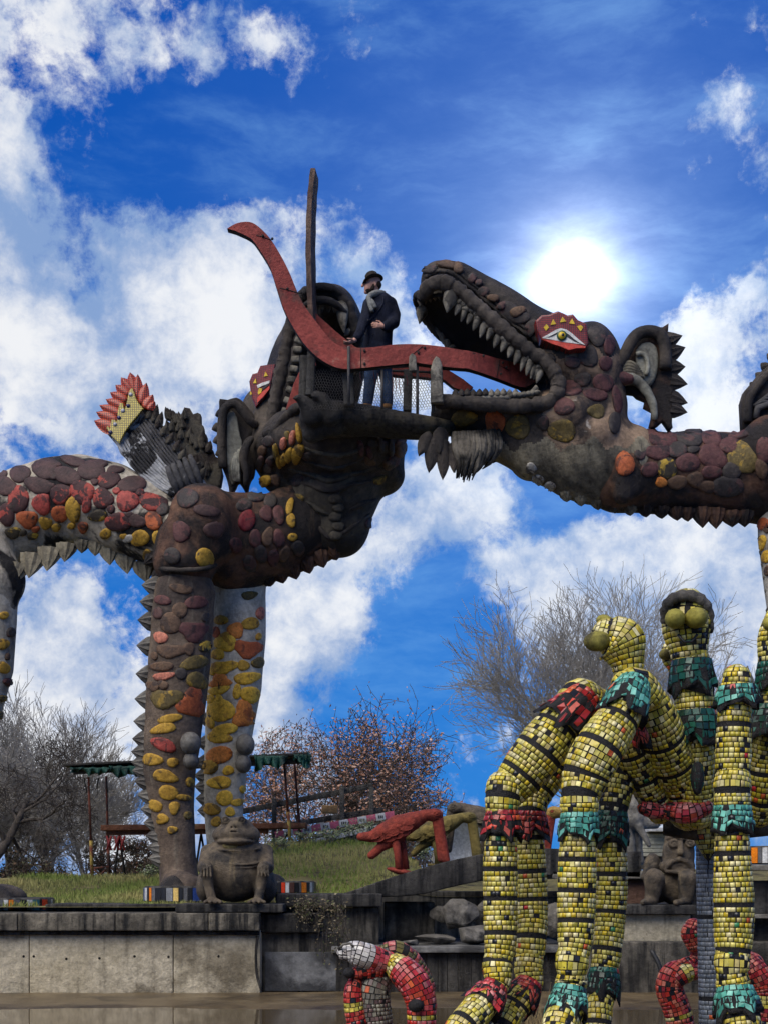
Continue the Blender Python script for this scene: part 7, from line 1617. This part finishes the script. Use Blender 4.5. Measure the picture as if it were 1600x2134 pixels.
for (x, y0, xb, yb, D, m) in ((185, 1620, 193, 1836, 25.4, M_rust), (222, 1618, 228, 1832, 26.8, M_rust), (592, 1578, 606, 1795, 25.4, M_rust), (614, 1584, 628, 1780, 26.8, M_rust)):
    a, b = P(x, y0, D), P(xb, yb, D); b.z = gz(b.x, D); mid = a.lerp(b, .62); add('pole', tube([a, mid], .022, 8), m, CN); add('pole', tube([mid, b], .030, 8), M_yp if x in (185, 592) else m, CN)
for (x0, y0, x1, y1, D) in ((196, 1812, 172, 1836, 25.4), (196, 1812, 222, 1836, 25.6), (228, 1806, 206, 1826, 26.8), (228, 1806, 252, 1824, 26.8), (190, 1810, 228, 1806, 26.0)): add('brace', tube([P(x0, y0, D), P(x1, y1, D)], .016, 7), M_rust, CN)
for (x, y, dx, dy) in ((176, 1622, 6, 30), (206, 1622, -4, 22), (222, 1626, 3, 26)): add('strap', tube([P(x, y, 25.4), P(x + dx, y + dy, 25.4)], .012, 6), M_roof, CN)
BN = thing('work_bench', 'long red-brown plank bench on trestles under the canopy', 'bench', P(420, 1830, 26.4))
add('top_plank', beam(P(216, 1726, 26.0), P(640, 1721, 26.0), .5, .10, .012), M_plank, BN); add('rail_plank', beam(P(222, 1735, 25.9), P(560, 1731, 25.9), .06, .10, .01), M_plank, BN)
for x in (250, 330, 420, 520, 600):
    for dx in (-12, 12): a = P(x, 1738, 26.1); b = P(x + dx, 1815, 26.1); b.z = gz(b.x, 26.1); add('leg', tube([a, b], .022, 6), M_wood_d, BN)
M_rp = plain('paint_red_dull', (138, 42, 40), .6)
for i, (x, lb) in enumerate(((228, 'folded red trestle hanging at the left end of the plank bench'), (244, 'folded red trestle hanging second from the left under the bench'), (256, 'small red bracket hanging third under the plank bench'))):
    V = merge(tube([P(x - 5, 1742, 25.7), P(x + 5, 1772, 25.7)], .02, 6), tube([P(x + 5, 1742, 25.68), P(x - 5, 1772, 25.68)], .02, 6), tube([P(x - 4, 1756, 25.69), P(x + 4, 1756, 25.69)], .014, 6)); o = add('trestle', V, M_rp, loc=P(x, 1772, 25.7)); tag(o, lb, 'trestle', 'red trestles under the bench')
RP = thing('ramp', 'sloping ramp with grey timber railing and pink-white barrier board behind the toad', 'ramp', P(680, 1790, 27.5))
for (x0, y0, x1, y1, h) in ((500, 1692, 777, 1637, .105), (560, 1726, 797, 1687, .10)): add('rail', beam(P(x0, y0, 27.2), P(x1, y1, 27.2), .06, h, .008), M_post, RP)
for (x, y0, y1) in ((572, 1664, 1778), (713, 1637, 1750), (774, 1640, 1700)): add('post', beam(P(x, y0, 27.12), P(x, y1, 27.12), .10, .09, .008), M_post, RP)
M_pk = plain('barrier_pink', (196, 96, 118), .5); M_bw = plain('barrier_white', (196, 196, 194), .5)
n = 13
for i in range(n):
    a = P(574 + 248 * i / n, 1741 - 44 * i / n, 27.0); b = P(574 + 248 * (i + 1) / n - .4, 1741 - 44 * (i + 1) / n, 27.0); add('barrier_strip', beam(a, b, .03, .13, .004), M_pk if i % 2 == 0 else M_bw, RP)
    if i % 2:
        c = a.lerp(b, .5) + Vector((0, -.02, 0))
        for k in (-1, 0, 1): add('print_mark', box(c + Vector((k * .035, 0, 0)), (.02, .004, .05)), M_roof, RP, smooth=False)
add('channel', beam(P(556, 1776, 27.0), P(800, 1722, 27.0), .12, .09, .008), M_bw, RP); add('deck', beam(P(556, 1772, 27.9), P(800, 1720, 27.9), 1.6, .05, .006), M_post, RP)
add('dark_sheet', slab([(640, 1760), (720, 1742), (800, 1726), (802, 1800), (700, 1806), (640, 1798)], 27.25, .1, 0), plain('sheet_black_green', (18, 30, 30), .6), RP, smooth=False)
add('white_board', slab([(662, 1712), (676, 1708), (676, 1750), (662, 1754)], 27.35, .04, .004), M_bw, RP, smooth=False)
o = add('wooden_box', bbox_(P(688, 1687, 27.5), (.30, .28, .15), .008), wm('plywood', (166, 128, 84), (184, 146, 100), 5, .8, .2), loc=P(688, 1694, 27.5)); tag(o, 'pale plywood box sitting on the ramp railing', 'box')
PT = thing('polytunnel', 'white plastic polytunnel half hidden behind the bird figures', 'greenhouse', P(1010, 1790, 30))
V, Fc = [], []; n = 20
for y in (30, 34):
    for j in range(n + 1): a = math.pi * j / n; c = P(1005, 1800, 30); V.append(Vector((c.x - math.cos(a) * .95, y, c.z + math.sin(a) * .95)))
for j in range(n): Fc.append((j, j + 1, n + 2 + j, n + 1 + j))
Fc.append(tuple(range(n + 1)))
add('cover', (V, Fc), wm('plastic_white', (196, 198, 198), (222, 224, 224), 2, .4, .15, 10), PT)
for k in range(4): add('hoop', tube([Vector((V[j].x, 30 + k * 1.3, V[j].z)) + Vector((0, -.01, .012)) for j in range(n + 1)], .02, 6), M_stone_l, PT)
SH = thing('shed', 'pale boarded shed with white roof edge behind the sad-mouthed stone figure', 'shed', P(1380, 1790, 28))
for k in range(6): add('board', pbox(1335, 1432, 1737 + k * 8, 1744.4 + k * 8, 28 + .01 * (k % 2), .8, .006), wm('board_pale_%d' % k, (168, 166, 148), (190, 188, 170), 4, .8, .3, 20), SH)
add('roof', pbox(1352, 1440, 1724, 1733, 27.7, 1.6, .01), M_bw, SH)
add('eave', pbox(1352, 1436, 1733, 1737, 27.85, 1.2, .004), M_roof, SH)
add('base', pbox(1335, 1432, 1785, 1812, 28.05, .8, .006), M_wood_d, SH)
# ------------------------------------------------------------------ hanging dry ivy
IV = thing('ivy', 'dry hanging ivy trailing over the dark wall corner', 'plant', P(690, 1890, 18.4))
r = random.Random(33); V, Fc, C = [], [], []; S2 = [[], []]
def strand(pts, rad):
    v, f = tube(pts, [rad * (1 - .6 * i / (len(pts) - 1)) for i in range(len(pts))], 4, False); b = len(S2[0]); S2[0].extend(v); S2[1].extend(tuple(i + b for i in x) for x in f)
def lf(c, s, cc):
    a = Vector((r.gauss(0, 1), r.gauss(0, .5), r.gauss(0, 1))).normalized(); b = a.orthogonal().normalized(); i = len(V)
    V.extend([c - a * s, c + b * s * .6, c + a * s, c - b * s * .6]); Fc.append((i, i + 1, i + 2, i + 3)); f = r.uniform(.7, 1.3); C.extend([(cc[0] * f, cc[1] * f, cc[2] * f, 1)] * 4)
IC = [(.10, .08, .045), (.15, .12, .07), (.08, .09, .035), (.2, .17, .11)]
for k in range(46):
    x = r.uniform(618, 725); y0 = 1868 + r.uniform(0, 16) + max(0, (x - 650)) * .25; L = r.uniform(30, 110) * (1.2 if x > 660 else .5); D = 18.12 + r.uniform(-.06, .04)
    pts = [P(x + r.uniform(-4, 4) + math.sin(t * 4 + k) * 5, y0 + L * t, D - .03 * math.sin(t * 3)) for t in np.linspace(0, 1, 7)]; strand(pts, .006)
    for p in pts:
        for _ in range(2): lf(p + Vector((r.gauss(0, .03), r.gauss(0, .03), r.gauss(0, .03))), r.uniform(.008, .022), r.choice(IC))
for k in range(90): lf(P(r.gauss(665, 32), r.gauss(1888, 14), 18.1 + r.uniform(-.08, .1)), r.uniform(.01, .026), r.choice(IC))
add('stem', S2, M_bark_d, IV, kind='stuff'); add('leaves', (V, Fc), attr_mat('ivy_leaf', .8, spec=.15), IV, smooth=False, cols=C, kind='stuff')
RE = thing('dry_reeds', 'thin dry reeds in the water between the frilled mosaic feet', 'plant', P(1112, 2150, 14.0)); V, Fc = [], []
for k in range(46):
    x = r.gauss(1112, 16); a = P(x, 2150, 14.0 + r.uniform(-.2, .2)); b = a + Vector((r.gauss(0, .09), r.gauss(0, .05), r.uniform(.2, .5))); v, f = tube([a, a.lerp(b, .5) + Vector((r.gauss(0, .015), 0, 0)), b], [.004, .003, .001], 3, False); q = len(V); V += v; Fc += [tuple(i + q for i in t) for t in f]
add('stalks', (V, Fc), wm('reed_straw', (150, 130, 90), (176, 156, 112), 6, .85, .1), RE, kind='stuff')
# a bare shrub on the wall below the ivy
o = None
